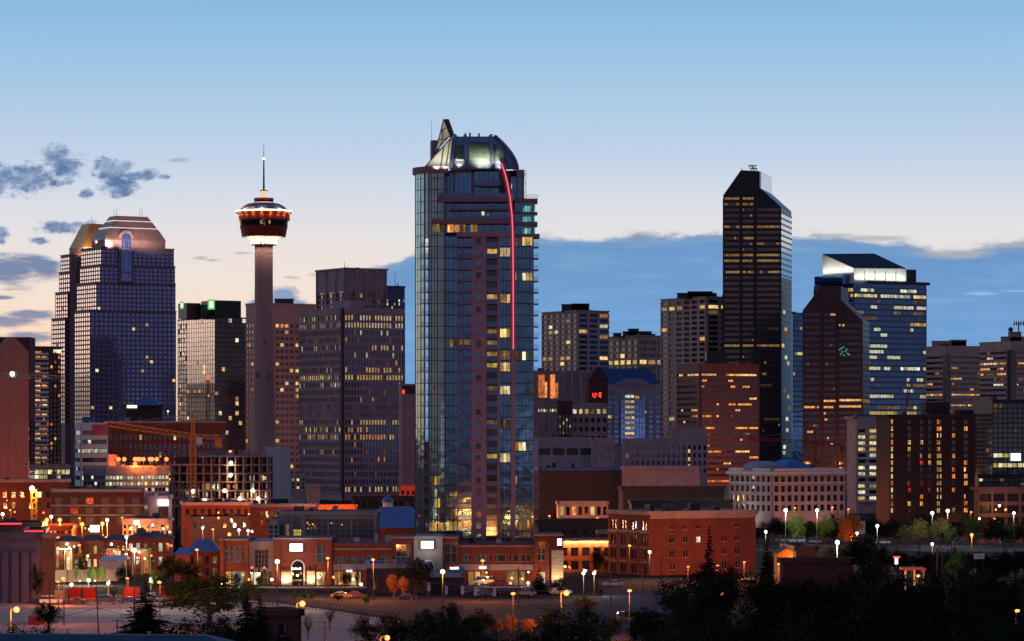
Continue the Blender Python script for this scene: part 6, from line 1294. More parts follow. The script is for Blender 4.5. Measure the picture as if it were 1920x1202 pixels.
# ------------------------------------------------------------------ lamps
LK = {'sodium': ((1, .22, .03), 9500), 'amber': ((1, .55, .14), 3600), 'white': ((1, .93, .78), 4200), 'green': ((.88, 1, .55), 2200), 'warm': ((1, .78, .42), 3400)}
E_l = {k_: lampmat('street_lamp_glow_' + k_, {'sodium': (1, .27, .06), 'amber': (1, .7, .3), 'white': (1, .97, .88), 'green': (.95, 1, .74), 'warm': (1, .86, .56)}[k_], 3.6 if k_ == 'sodium' else 7) for k_ in LK}
M_pole = mat('lit_lamp_pole', S(120, 112, 112), .6); M_dpole = mat('dark_lamp_pole', S(44, 40, 40), .7)  # paler paint stands in for light on the poles that look lit
for (label, px, py, h_, kd, sty, sc) in (
    ('orange street lamp beside the dark bush at the bottom left', 31, 1143, 8, 'sodium', 1, 1.2), ('orange street lamp above the small red brick building', 567, 1132, 8, 'sodium', 1, 1.2), ('orange street lamp among trees right of the utility pole', 1062, 1112, 8, 'sodium', 1, 1.2), ('orange lamp at the very bottom edge of the view', 726, 1196, 8, 'sodium', 1, .6),
    ('orange lamp on a brightly lit pole behind the club', 88, 975, 10, 'sodium', 0, 1.6), ('orange lamp second from the left before the dark brick apartments', 112, 975, 10, 'sodium', 0, 1.2), ('orange lamp left of the white billboard', 154, 983, 9, 'sodium', 0, 1.5), ('orange lamp right of the white billboard', 192, 982, 9, 'sodium', 0, 1.5), ('orange lamp above the corner of the blue roofed house', 430, 1002, 8, 'sodium', 0, 1.2), ('orange lamp among the trees before the dark apartments', 1822, 1003, 8, 'sodium', 0, 1),
    ('greenish lamp at the left edge above the club', 5, 964, 10, 'green', 0, .7), ('greenish lamp over the brick shop', 96, 969, 10, 'green', 0, .7), ('greenish globe lamp above the row houses', 201, 975, 10, 'green', 0, .7), ('greenish lamp in front of the purple warehouse', 12, 1061, 5, 'green', 1, .8), ('lamp on a long arm in front of the first porch', 126, 1020, 8, 'green', 1, .3),
    ('yellow lamp at the left end of the red hoarding', 134, 1096, 2.6, 'amber', 0, .7), ('lamp over the middle of the red hoarding', 166, 1088, 3.2, 'warm', 0, .7), ('lamp behind the bare pinkish tree', 203, 1094, 2.6, 'amber', 0, .7), ('lamp in front of the dark round tree', 283, 1086, 3, 'warm', 0, .7), ('bright white lamp on a tall pole in the parking lot', 252, 1032, 12, 'white', 0, 1), ('tall unlit looking pale pole lamp right of the tent', 237, 1007, 12, 'white', 0, .4),
    ('white lamp over the dark shed', 380, 990, 9, 'white', 0, .5), ('small white lamp left of the warehouse lamp', 448, 994, 9, 'white', 0, .45), ('white lamp in front of the red brick warehouse', 465, 995, 9, 'white', 0, .5), ('tall bright lamp in front of the arched shop entrance', 520, 1053, 9.7, 'warm', 0, 1), ('yellow lamp behind the central dark tree', 830, 1072, 9, 'amber', 0, .9), ('yellow green lamp at the corner of the red warehouse', 1218, 1035, 6.5, 'green', 0, .6),
    ('white lamp over the glowing patio', 1098, 962, 9, 'warm', 0, .6), ('lamp at the left end of the patio', 1022, 955, 8, 'warm', 0, .6), ('lone lamp before the brown theatre wing', 1255, 942, 9, 'warm', 0, .7), ('white lamp on a tall pole left of the green lit trees', 1473, 957, 12, 'white', 0, .9), ('lamp in front of the classical block', 1532, 957, 11, 'warm', 0, .8), ('very tall white lit pole above the dark wood', 1570, 1017, 14, 'white', 0, .9), ('lamp with a lit pole left of the dark apartments', 1645, 986, 10, 'white', 0, .9), ('white lamp before the dark apartments', 1748, 962, 11, 'white', 0, .8), ('brightest lamp before the dark apartments', 1777, 958, 11, 'white', 0, 1), ('pinkish lamp under the notice board', 1607, 1000, 8, 'warm', 0, .6), ('white lamp above the right hand spruce', 1436, 997, 10, 'white', 0, .6), ('lamp low in the olive lit trees', 1748, 1020, 6, 'green', 0, .6), ('small lamp before the parking garage', 1901, 962, 11, 'white', 0, .5), ('street lamp on the corner near the colonnade', 1114, 1075, 5, 'warm', 0, .5), ('small globe lamp on the colonnade pavement', 1094, 1075, 5, 'warm', 0, .5), ('bright lamp over the lounge roof', 71, 878, 22, 'white', 0, .7), ('white lamp beside the domed block', 315, 771, 42, 'white', 0, .4)):
    D = Dg(py, h_) if h_ < 35 else 1750; x_ = lx(px, D); z_ = zz(py, D)
    c = thing('street_lamp', label, 'street lamp', (x_, D, 0)); col, pw = LK[kd]
    far = D > 900; s_ = 1.25 if far else 1.0
    q = MB(); ax = .9 if sty else 0; q.tube((x_ - ax, D + .1, 0), (x_ - ax, D + .1, z_), .13, .08, 6); q.build('pole', M_pole if py in (975, 1007, 1017, 957) else M_dpole, c)
    if sty: q = MB(); q.tube((x_ - ax, D + .1, z_), (x_, D, z_ + .4), .06, n=5); q.build('arm', M_dpole, c)
    q = MB(); q.ball((x_, D, z_), (.24 + .2 * min(sc, 1.2)) * s_, 0, 10, 6); q.build('lamp_head', E_l[kd], c)
    l = bpy.data.lights.new('lamp_light', 'POINT'); l.energy = pw * sc * (1.3 if far else 1); l.color = col; l.shadow_soft_size = .35; o = bpy.data.objects.new('lamp_light', l); COL.objects.link(o); o.parent = c; o.location = (0, -.9, z_ - .75)
D = 1165
for i, px in enumerate((222, 233, 253, 258, 262, 269, 281, 285, 294, 312, 253)):
    py = 861 if i < 10 else 870; c = thing('roof_lamp', 'glaring orange lamp in the line along the white framed office roof', 'lamp', P(px, py, D + 12), 'orange lamps along the office roof'); ORG[c.name] = P(px, py, D + 12); q = MB(); q.ball(P(px, py, D + 12), .8, 0, 10, 6); q.build('lamp_head', lampmat('roof_lamp_glow', (1, .2, .05), 3), c); q = MB(); q.tube(P(px, py, D + 12), P(px, 880, D + 12), .1, n=4); q.build('post', M_dark, c)
    if i % 2 == 0: l = bpy.data.lights.new('lamp_light', 'POINT'); l.energy = 2600; l.color = (1, .22, .04); l.shadow_soft_size = .4; o = bpy.data.objects.new('lamp_light', l); COL.objects.link(o); o.parent = c; o.location = (0, -1.6, 0)
# plain sodium lamps down the streets between the blocks (mostly hidden, they redden the walls; a few are added to warm the open street)
proto = None
for (x_, D, h_, pw) in [(lx(px, D_), D_, hh, pw_) for px, D_, hh, pw_ in ((20, 1085, 9, 5000), (70, 1080, 9, 5000), (30, 1172, 12, 7000), (-5, 1165, 12, 8000), (150, 985, 9, 3600), (230, 990, 9, 3600), (470, 745, 6, 2600), (240, 655, 5, 2200), (110, 640, 5, 2000), (110, 800, 7, 4600), (200, 802, 7, 4400), (290, 806, 7, 4400), (370, 716, 6, 2400), (150, 745, 6, 2000), (60, 890, 8, 4500), (250, 890, 8, 3500), (400, 868, 8, 3000), (395, 945, 9, 3400), (440, 945, 9, 4200), (520, 960, 9, 3200), (575, 965, 9, 3200), (610, 1028, 8, 9000), (640, 1025, 8, 9000), (300, 1450, 14, 9000), (380, 1450, 14, 12000), (470, 1900, 16, 90000), (768, 1235, 9, 9000),
            (1395, 762, 4, 4200), (1345, 742, 4, 4600), (1290, 735, 4, 3000), (1180, 742, 9, 2600), (1345, 1455, 14, 20000), (1395, 1460, 14, 26000), (1490, 1120, 9, 7000), (1560, 1125, 9, 9000), (1540, 1885, 16, 9000), (1600, 1890, 16, 14000), (1590, 1100, 8, 5000), (1030, 1010, 8, 3000), (1120, 985, 8, 3000), (1240, 1030, 9, 3500), (700, 660, 7, 5200), (615, 668, 7, 5200), (905, 655, 6, 5000), (1820, 1060, 8, 3500), (1900, 1050, 8, 3500), (1596, 918, 5, 2600), (1180, 530, 8, 2600), (962, 520, 6, 1500), (1460, 640, 7, 1500), (1500, 660, 7, 1600), (1720, 585, 7, 1200), (300, 560, 9, 1500), (120, 575, 9, 1500), (1905, 470, 6, 700), (1352, 520, 6, 400))]:
    if proto is None:
        c = thing('sodium_street_lamp', 'plain orange street lamp between the buildings', 'street lamp', (x_, D, 0), 'plain orange street lamps between the buildings'); q = MB(); q.tube((x_, D, 0), (x_, D, 8.4), .11, .07, 5); q.tube((x_, D, 8.4), (x_, D - 1.2, 8.7), .06, n=4); q.build('pole', M_dpole, c)
        q = MB(); q.ball((x_, D - 1.2, 8.6), .38, 0, 8, 5, .6); q.build('lamp_head', E_l['sodium'], c); proto = c
    else:
        c = proto.copy(); COL.objects.link(c); c.location = (x_, D, 0)
        for ch in [o for o in proto.children if o.type == 'MESH']: e_ = ch.copy(); COL.objects.link(e_); e_.parent = c
    if h_ < 6: c.scale.z = h_ / 8.7
    l = bpy.data.lights.new('lamp_light', 'POINT'); l.energy = pw * (1.7 if D < 1080 else 1); l.color = (1, .27, .05); l.shadow_soft_size = .5; o = bpy.data.objects.new('lamp_light', l); COL.objects.link(o); o.parent = c; o.location = (0, -1.4, max(7.6, h_ - 1))
# yellow lit lattice mast and white billboards
D = 1060; c = thing('lattice_mast', 'yellow lit lattice mast topped by a white lamp at the left', 'mast', (lx(64, D), D, 0)); q = MB(); lattice(q, (lx(64, D), D, 0), P(64, 918, D), 1.7, 9, .12); q.build('frame', M_yel, c); q = MB(); q.ball(P(60, 916, D), .9); q.build('lamp', lampmat('mast_lamp_glow', (1, .97, .85), 6), c)
l = bpy.data.lights.new('lamp_light', 'POINT'); l.energy = 5000; l.color = (1, .8, .4); o = bpy.data.objects.new('lamp_light', l); COL.objects.link(o); o.location = P(60, 921, D - 3)
for (x0, x1, y0, y1, D, lb) in ((169, 186, 985, 997.5, 880, 'white glowing billboard on posts before the dark brick apartments'), (250, 261, 976, 984, 900, 'small glowing billboard above the tan shop')):
    c = thing('billboard', lb, 'billboard', (lx((x0 + x1) / 2, D), D, 0)); q = MB(); q.box((lx(x0, D), D, 0), (lx(x1, D) - lx(x0, D), 0, 0), (0, .4, 0), zz(y1, D), zz(y0, D)); q.build('panel', lampmat('billboard_glow', (1, .97, .9), 4), c); q = MB(); q.tube((lx((x0 + x1) / 2, D), D + .5, 0), (lx((x0 + x1) / 2, D), D + .5, zz(y1, D)), .2); q.build('post', M_dark, c)
# notice boards and pay signs
def board(label, x0, x1, y0, y1, D, m_, ink=None, posts=True):
    c = thing('notice_board', label, 'sign', (lx((x0 + x1) / 2, D), D, 0)); q = MB(); q.box((lx(x0, D), D, 0), (lx(x1, D) - lx(x0, D), 0, 0), (0, .15, 0), zz(y1, D), zz(y0, D)); q.build('panel', m_, c)
    if ink:
        q = MB()
        for (a, e_, f_, g_) in ink: q.box((lx(x0 + (x1 - x0) * a, D), D - .04, 0), (lx(x1, D) * 0 + (x1 - x0) * (e_ - a) / F * D, 0, 0), (0, .03, 0), zz(y0 + (y1 - y0) * g_, D), zz(y0 + (y1 - y0) * f_, D))
        q.build('lettering', M_dark, c)
    for px in (x0 + 1.5, x1 - 1.5): q = MB(); q.tube((lx(px, D), D + .2, 0), (lx(px, D), D + .2, zz(y1, D)), .07, n=5); q.build('post', M_dark, c)
board('grey notice board beside the orange lit tree', 1607, 1622, 977, 1001, 970, M_grey, [(.2, .45, .06, .1), (.55, .9, .08, .12), (.3, .75, .2, .36), (.25, .8, .42, .46), (.3, .8, .52, .55), (.3, .8, .6, .66)])
board('pale sign board with small dark lettering at the right edge of the trees', 1826, 1846, 1038, 1048, 690, M_white, [(.2, .5, .4, .46), (.6, .85, .48, .6)])
for i, (px, y0, y1) in enumerate(((804, 1093, 1108), (867, 1099, 1114), (892, 1101, 1117), (927, 1102, 1118), (837, 1099, 1114))): board(['blue pay sign beside the navy wing', 'blue pay sign second along the parking row', 'blue pay sign third along the parking row', 'blue pay sign by the dark cars at the right end', 'narrow blue pay sign on the navy wing'][i], px - 3, px + 3, y0, y1, 672, mat('blue_sign_panel', S(108, 124, 186), .6), [(.25, .7, .2, .26), (.3, .6, .4, .46)])
# traffic lights
def signal(label, px, y_arm, x_end, heads, D):
    c = thing('traffic_signal', label, 'traffic light', (lx(px, D), D, 0)); q = MB(); z_ = zz(y_arm, D); s_ = 1 if x_end > px else -1; q.tube((lx(px, D), D, 0), (lx(px, D), D, z_ - 1.2), .14, .1); q.tube((lx(px, D), D, z_ - 1.2), (lx(px + 6 * s_, D), D, z_), .1); q.tube((lx(px + 6 * s_, D), D, z_), (lx(x_end, D), D, z_), .09, .06); q.build('mast_arm', M_redp, c)
    for hx, lamp_ in heads:
        q = MB(); q.box((lx(hx, D) - .25, D - .45, 0), (.5, 0, 0), (0, .3, 0), z_ - .2, z_ + 1.2); h_ = sub(q.build('signal_head', M_black, c), c)
        if lamp_: q = MB(); q.ball((lx(hx, D), D - .5, z_ + .9), .26, 0, 8, 5); q.build('signal_lamp', lampmat('red_signal_glow', (1, .08, .06), 4), h_)
signal('mast arm traffic signal with two red lights before the grey shop panel', 464, 1072, 545, ((473, 1), (486, 0), (496, 1)), 692)
signal('mast arm traffic signal reaching left from the arcade corner', 609, 1069, 548, ((582, 0), (592, 0)), 700)
c = thing('stop_sign', 'small red stop sign beside the street before the shops', 'sign', (lx(473, 695), 695, 0)); q = MB(); q.lathe((0, 0, 0), [(.45, 0), (.45, .05)], 8); q.v = [(lx(473, 695) + a, 695 - e_, zz(1092, 695) + b_) for a, b_, e_ in q.v]; q.build('panel', lampmat('self_lit_sign_face', (.8, .05, .06), .8), c); q = MB(); q.tube((lx(473, 695), 695.1, 0), (lx(473, 695), 695.1, zz(1092, 695)), .05, n=5); q.build('post', M_steel, c)  # sign face is given a glow of its own, it holds no lamp
for i, (px, py) in enumerate(((120, 1074), (150, 1076), (178, 1077), (205, 1080))):
    c = thing('garden_lamp', 'small lamp lighting the pale garden wall and its shrubs', 'lamp', (*gp(px, 1098), 0), 'lamps along the garden wall'); d_ = Dg(1098); q = MB(); q.tube((lx(px, d_), d_, 0), (lx(px, d_), d_, 1.0), .06, n=5); q.build('post', M_dpole, c); q = MB(); q.ball((lx(px, d_), d_, 1.1), .14, 0, 8, 5); q.build('lamp_head', E_l['warm'], c)
    l = bpy.data.lights.new('lamp_light', 'POINT'); l.energy = 2600; l.color = (1, .86, .5); l.shadow_soft_size = .2; o = bpy.data.objects.new('lamp_light', l); COL.objects.link(o); o.parent = c; o.location = (0, 0, 1.6)
def wall_lamps(x0, x1, y0, y1, D, th, n, cols, where, grp):
    for i in range(n):
        px = rnd.uniform(x0, x1); t_ = (px - CX) / F; a = lx(x0, D); d_ = (D - math.tan(R(th)) * a) / (1 - math.tan(R(th)) * t_) - 1.2; py = rnd.uniform(y0, y1)
        c = thing('wall_lamp', 'small glowing wall lamp ' + where, 'lamp', P(px, py, d_), grp); q = MB(); q.ball(P(px, py, d_), rnd.uniform(.16, .34) * (1.25 if D > 900 else 1), 0, 8, 5); q.build('lamp_head', E_l[rnd.choice(cols)], c); q = MB(); q.tube(P(px, py, d_), P(px, py, d_) + Vector((0, 1.0, .1)), .05, n=4); q.build('bracket', M_dpole, c)
        if i % 3 == 0: l = bpy.data.lights.new('lamp_light', 'POINT'); l.energy = 500; l.color = (1, .4, .1); l.shadow_soft_size = .2; o = bpy.data.objects.new('lamp_light', l); COL.objects.link(o); o.parent = c; o.location = (0, -.9, -.3)
wall_lamps(104, 330, 1020, 1050, 768, 4, 13, ['sodium', 'warm', 'amber'], 'on the fronts of the row houses', 'wall lamps on the row houses')
wall_lamps(470, 596, 958, 1003, 983, 12, 9, ['sodium', 'warm', 'white'], 'on the red brick warehouse', 'wall lamps on the brick warehouse')
wall_lamps(346, 468, 958, 990, 876, 6, 6, ['sodium', 'amber'], 'on the dark brick shed', 'wall lamps on the brick shed')
wall_lamps(414, 685, 1070, 1096, 722, 2, 16, ['sodium', 'warm', 'amber'], 'along the left shop fronts', 'wall lamps along the left shop fronts')
wall_lamps(870, 1050, 1070, 1096, 726, 2, 9, ['sodium', 'warm'], 'along the right shop fronts', 'wall lamps along the right shop fronts')
wall_lamps(231, 318, 984, 1004, 903, 4, 8, ['sodium', 'amber', 'warm'], 'on the tan shop', 'wall lamps on the tan shop')
wall_lamps(100, 268, 975, 1006, 1008, 6, 9, ['sodium', 'sodium', 'warm'], 'at the foot of the dark brick apartments', 'wall lamps on the brick apartments')
wall_lamps(0, 130, 930, 975, 1108, 10, 6, ['sodium', 'warm'], 'on the arched brick block', 'wall lamps on the arched brick block')
wall_lamps(1048, 1148, 1062, 1078, 798, 6, 6, ['sodium', 'warm'], 'under the brick colonnade', 'wall lamps under the colonnade')
wall_lamps(1675, 1826, 985, 1004, 1106, 14, 7, ['sodium', 'warm', 'white'], 'at the foot of the dark apartments', 'wall lamps on the dark apartments')
wall_lamps(1835, 1918, 940, 990, 1086, 10, 6, ['white', 'sodium'], 'on the parking garage', 'wall lamps on the garage')
# utility poles and a few wires
for label, px, y0, D, cross in (('leaning utility pole in the middle of the parking lot', 181, 1098, 540, 1), ('thin utility pole before the dark bush', 93, 1088, 560, 0), ('orange lit utility pole in front of the cars', 972, 1062, 640, 0), ('utility pole left of the navy shop', 639, 1050, 690, 1), ('utility pole beside the orange lit tree', 740, 1078, 672, 0), ('dark utility pole before the red warehouse front', 1205, 1026, 700, 0), ('tall reddish pole at the left of the road corner', 1145, 1070, 600, 0), ('slim dark pole in front of the warehouse side wall', 1240, 1040, 720, 0), ('double crossarm pole in the pale lot', 609, 1163, 520, 1), ('short pole with a crossarm at the lot edge', 220, 1160, 545, 1)):
    c = thing('utility_pole', label, 'utility pole', (lx(px, D), D, 0)); q = MB(); q.tube((lx(px + (4 if px == 181 else 0), D), D, 0), (lx(px, D), D, zz(y0, D)), .14, .1, 6); q.build('pole', mat('weathered_wood', S(110, 82, 70), .9), c)
    if cross:
        for dz in (.4, 1.5) if px == 609 else (.4,): q = MB(); z_ = zz(y0, D) - dz; q.box((lx(px, D) - 1.1, D - .15, 0), (2.2, 0, 0), (0, .12, 0), z_, z_ + .12); q.build('crossarm', MATS['weathered_wood'], c)
def wire(label, a, b_, sag):
    q = MB(); a, b_ = Vector(a), Vector(b_); pr = a
    for i in range(1, 13): p = a.lerp(b_, i / 12) - Vector((0, 0, sag * 4 * (i / 12) * (1 - i / 12))); q.tube(pr, p, .035, n=4); pr = p
    tag(q.build('overhead_wire', M_dark), label, 'wire')
wire('overhead wire from the orange lit tree to the parking pole', P(740, 1085, 672), P(972, 1100, 640), .4); wire('overhead wire from the orange lamp to the reddish pole', P(972, 1102, 640), P(1145, 1112, 600), .5); wire('overhead wire across the left parking lot', P(20, 1172, 540), P(181, 1140, 540), .3); wire('overhead wire from the leaning pole towards the right', P(181, 1140, 540), P(470, 1178, 500), .8)
# lattice pylon on the right, canopy, pump light
D = 660; c = thing('lattice_pylon', 'thin dark lattice pylon rising between the right hand trees', 'pylon', (lx(1762, D), D, 0)); q = MB(); lattice(q, (lx(1762, D), D, 0), P(1762, 1030, D), 1.1, 9, .06); q.tube(P(1762, 1030, D), P(1762, 970, D), .07, n=4); q.build('frame', M_dark, c)
D = 590; c = thing('canopy', 'red edged station canopy among the dark trees', 'canopy', (lx(1714, D), D, 0)); q = MB(); q.box((lx(1692, D), D, 0), (lx(1736, D) - lx(1692, D), 0, 0), (0, 5, 0), zz(1069, D), zz(1065, D)); q.build('roof', M_redp, c)
for px in (1697, 1714, 1731): q = MB(); q.box((lx(px, D), D + .5, 0), (.3, 0, 0), (0, .3, 0), 0, zz(1069, D)); q.build('post', M_steel, c)
D = 600; c = thing('lit_pylon_sign', 'glowing white sign with a red cap among the dark trees', 'sign', (lx(1681, D), D, 0)); q = MB(); q.box((lx(1678, D), D, 0), (.6, 0, 0), (0, .4, 0), zz(1058, D), zz(1046, D)); q.build('panel', lampmat('small_sign_glow', (1, .8, .7), 1.6), c); q = MB(); q.box((lx(1675, D), D - .1, 0), (1.3, 0, 0), (0, .6, 0), zz(1046, D), zz(1043, D)); q.build('cap', lampmat('red_cap_glow', (1, .06, .08), 1.6), c); q = MB(); q.tube((lx(1681, D), D + .2, 0), (lx(1681, D), D + .2, zz(1058, D)), .1, n=5); q.build('post', M_dark, c)
# ------------------------------------------------------------------ cars
M_tyre = mat('tyre_rubber', S(36, 36, 38), .8); M_rim = mat('wheel_rim', S(150, 150, 155), .4, .5, .6); G_car = glass('car_window_glass', (.12, .14, .18), .05, .7, 0.0)
E_head = lampmat('headlight_glow', (1, .95, .85), 1.2); E_tail = lampmat('tail_light_glow', (1, .05, .04), 1.4)
PAINT = {'white': S(206, 204, 204), 'red': S(150, 30, 34), 'green': S(60, 72, 62), 'blue': S(54, 76, 130), 'black': S(40, 40, 46), 'silver': S(150, 152, 158), 'maroon': S(96, 34, 40), 'tan': S(150, 132, 110)}
for k_ in PAINT: mat('car_paint_' + k_, PAINT[k_], .3, .5, .1, var=.03)
def car_proto(kind_, loc):
    """kind_: saloon, suv or van; local x forward"""
    H_ = {'saloon': (.75, 1.42), 'suv': (.95, 1.78), 'van': (1.1, 2.1)}[kind_]; L = {'saloon': 4.6, 'suv': 4.8, 'van': 5.2}[kind_]
    c = thing('parked_car', 'x', 'car', loc); ORG[c.name] = Vector((0, 0, 0))
    lo, hi = H_; q = MB(); hw = .9
    sec = {'saloon': [(-L / 2, .35, .78), (-L / 2 + .25, .3, .92), (-.9, .28, .95), (.9, .28, .9), (L / 2 - .3, .3, .76), (L / 2, .38, .62)], 'suv': [(-L / 2, .4, 1.0), (-L / 2 + .2, .35, 1.08), (-.9, .32, 1.08), (.9, .32, 1.05), (L / 2 - .3, .35, .95), (L / 2, .42, .75)], 'van': [(-L / 2, .4, 1.2), (-L / 2 + .2, .35, 1.25), (-.9, .32, 1.25), (1.5, .32, 1.2), (L / 2 - .3, .35, .95), (L / 2, .42, .75)]}[kind_]
    for (x0, a0, b0), (x1, a1, b1) in zip(sec, sec[1:]): q.hexa([(x0, -hw, a0), (x1, -hw, a1), (x1, hw, a1), (x0, hw, a0)], [(x0, -hw * .96, b0), (x1, -hw * .96, b1), (x1, hw * .96, b1), (x0, hw * .96, b0)])
    q.build('body', MATS['car_paint_white'], c)
    cab = {'saloon': (-1.75, -1.1, .55, 1.35), 'suv': (-2.3, -2.1, .6, 1.25), 'van': (-2.5, -2.4, 1.2, 1.9)}[kind_]; bz = max(b for _, _, b in sec) - .05
    q = MB(); q.hexa([(cab[0], -.84, bz), (cab[3], -.84, bz - .05), (cab[3], .84, bz - .05), (cab[0], .84, bz)], [(cab[1], -.68, hi - .08), (cab[2], -.68, hi - .08), (cab[2], .68, hi - .08), (cab[1], .68, hi - .08)]); q.build('window_band', G_car, c)
    q = MB(); q.hexa([(cab[1] - .03, -.70, hi - .1), (cab[2] + .03, -.70, hi - .1), (cab[2] + .03, .70, hi - .1), (cab[1] - .03, .70, hi - .1)], [(cab[1] + .15, -.6, hi), (cab[2] - .15, -.6, hi), (cab[2] - .15, .6, hi), (cab[1] + .15, .6, hi)]); q.build('roof', MATS['car_paint_white'], c)
    for sx_ in (-1.4, 1.4):
        for sy_ in (-.85, .85):
            q = MB(); q.tube((sx_, sy_ - .11, .33), (sx_, sy_ + .11, .33), .33, n=14); w_ = sub(q.build('wheel', M_tyre, c), c); q = MB(); q.tube((sx_, sy_ - .12, .33), (sx_, sy_ + .12, .33), .19, n=10); q.build('rim', M_rim, w_)
    for sy_ in (-.62, .62):
        q = MB(); q.bx(L / 2 - .02, sy_, sec[-1][2] - .1, .08, .34, .14); q.build('headlight', M_rim, c); q = MB(); q.bx(-L / 2 + .01, sy_, sec[0][2] - .12, .08, .3, .16); q.build('tail_light', mat('tail_light_lens', S(140, 20, 20), .3), c)
    return c
def tree_copy(o, parent=None):
    c = o.copy(); COL.objects.link(c)
    if parent is not None: c.parent = parent
    for ch in o.children: tree_copy(ch, c)
    return c
protos = {}
def repaint(c, col, lights):
    for ch in c.children:
        if ch.name.startswith(('body', 'roof')): ch.material_slots[0].link = 'OBJECT'; ch.material_slots[0].material = MATS['car_paint_' + col]
        if lights and ch.name.startswith('headlight'): ch.material_slots[0].link = 'OBJECT'; ch.material_slots[0].material = E_head
        if lights and ch.name.startswith('tail_light'): ch.material_slots[0].link = 'OBJECT'; ch.material_slots[0].material = E_tail
for (kd, col, px, py, rot, lights, label, grp) in (
    ('suv', 'white', 96, 1133, 8, 0, 'white sport utility vehicle at the left end of the parked row', 'cars in the left lot'), ('saloon', 'maroon', 139, 1133, 175, 0, 'dark red car second in the parked row', 'cars in the left lot'), ('suv', 'green', 200, 1132, 6, 0, 'dark green sport utility vehicle beside the bare tree', 'cars in the left lot'), ('saloon', 'blue', 241, 1132, 178, 0, 'blue car parked left of the spruce', 'cars in the left lot'), ('saloon', 'silver', 296, 1128, 5, 0, 'pale car half hidden behind the spruce', 'cars in the left lot'),
    ('suv', 'black', 882, 1112, 20, 0, 'black sport utility vehicle beside the navy wing', 'cars in the shop lot'), ('saloon', 'blue', 908, 1117, 15, 0, 'dark blue car between two pay signs', 'cars in the shop lot'), ('saloon', 'black', 948, 1114, 12, 0, 'black car right of the last pay sign', 'cars in the shop lot'), ('saloon', 'blue', 985, 1117, 170, 0, 'blue car behind the orange lit pole', 'cars in the shop lot'), ('suv', 'silver', 1022, 1110, 12, 0, 'silver vehicle beneath the round dark tree', 'cars in the shop lot'), ('saloon', 'silver', 1052, 1115, 168, 0, 'silver car right of the round dark tree', 'cars in the shop lot'),
    ('saloon', 'red', 935, 1098, 178, 1, 'red car driving past the shop fronts', 'cars on the shop street'), ('saloon', 'red', 990, 1096, 3, 1, 'red car before the corner shop front', 'cars on the shop street'), ('van', 'white', 905, 1097, 178, 1, 'white van before the amber shop doors', 'cars on the shop street'), ('saloon', 'maroon', 668, 1121, 4, 1, 'dark red car waiting near the navy shop', 'cars on the shop street'), ('saloon', 'tan', 640, 1122, 4, 1, 'tan car left of the one waiting near the navy shop', 'cars on the shop street'), ('saloon', 'black', 760, 1125, 176, 1, 'black car passing the orange lit tree', 'cars on the shop street'),
    ('van', 'white', 1470, 1017, 5, 1, 'white van in the far lot below the green lit trees', 'vehicles on the far right street'), ('van', 'white', 1495, 1018, 178, 0, 'second white van beside the green lit trees', 'vehicles on the far right street'), ('suv', 'silver', 1530, 1019, 5, 0, 'silver vehicle under the classical block', 'vehicles on the far right street'), ('saloon', 'maroon', 1552, 1019, 5, 1, 'maroon car on the far street', 'vehicles on the far right street'), ('saloon', 'white', 1655, 1020, 178, 1, 'white car under the tall lit pole', 'vehicles on the far right street'), ('saloon', 'black', 1800, 1020, 178, 1, 'black car by the orange tree lamp', 'vehicles on the far right street'), ('saloon', 'red', 1855, 1021, 2, 1, 'red car before the parking garage', 'vehicles on the far right street'), ('suv', 'black', 1890, 1021, 178, 1, 'black vehicle at the right edge of the far street', 'vehicles on the far right street'),
    ('saloon', 'black', 1330, 1101, 178, 1, 'dark car with red tail lights beside the red warehouse', 'cars beside the red warehouse'), ('saloon', 'maroon', 1270, 1097, 178, 1, 'maroon car with red tail lights beside the red warehouse', 'cars beside the red warehouse'), ('saloon', 'silver', 1150, 1099, 178, 1, 'silver car at the colonnade corner', 'cars beside the red warehouse'),
    ('saloon', 'tan', 170, 992, 178, 1, 'tan car with lights behind the row houses', 'cars behind the row houses'), ('saloon', 'red', 218, 1002, 178, 1, 'red car with lights behind the row houses', 'cars behind the row houses'), ('suv', 'silver', 1180, 1164, 4, 0, 'pickup sized vehicle on the blue grey lot', 'cars in the corner lot')):
    x_, y_ = gp(px, py)
    if kd not in protos: c = protos[kd] = car_proto(kd, (0, 0, 0))
    else: c = tree_copy(protos[kd])
    c.location = (x_, y_, 0); c.rotation_euler = (0, 0, R(rot)); c['label'] = label; c['category'] = 'van' if kd == 'van' else 'car'; c['group'] = grp
    c['_col'] = col; c['_l'] = lights
for c in [o for o in COL.objects if '_col' in o]: repaint(c, c['_col'], c['_l']); del c['_col']; del c['_l']

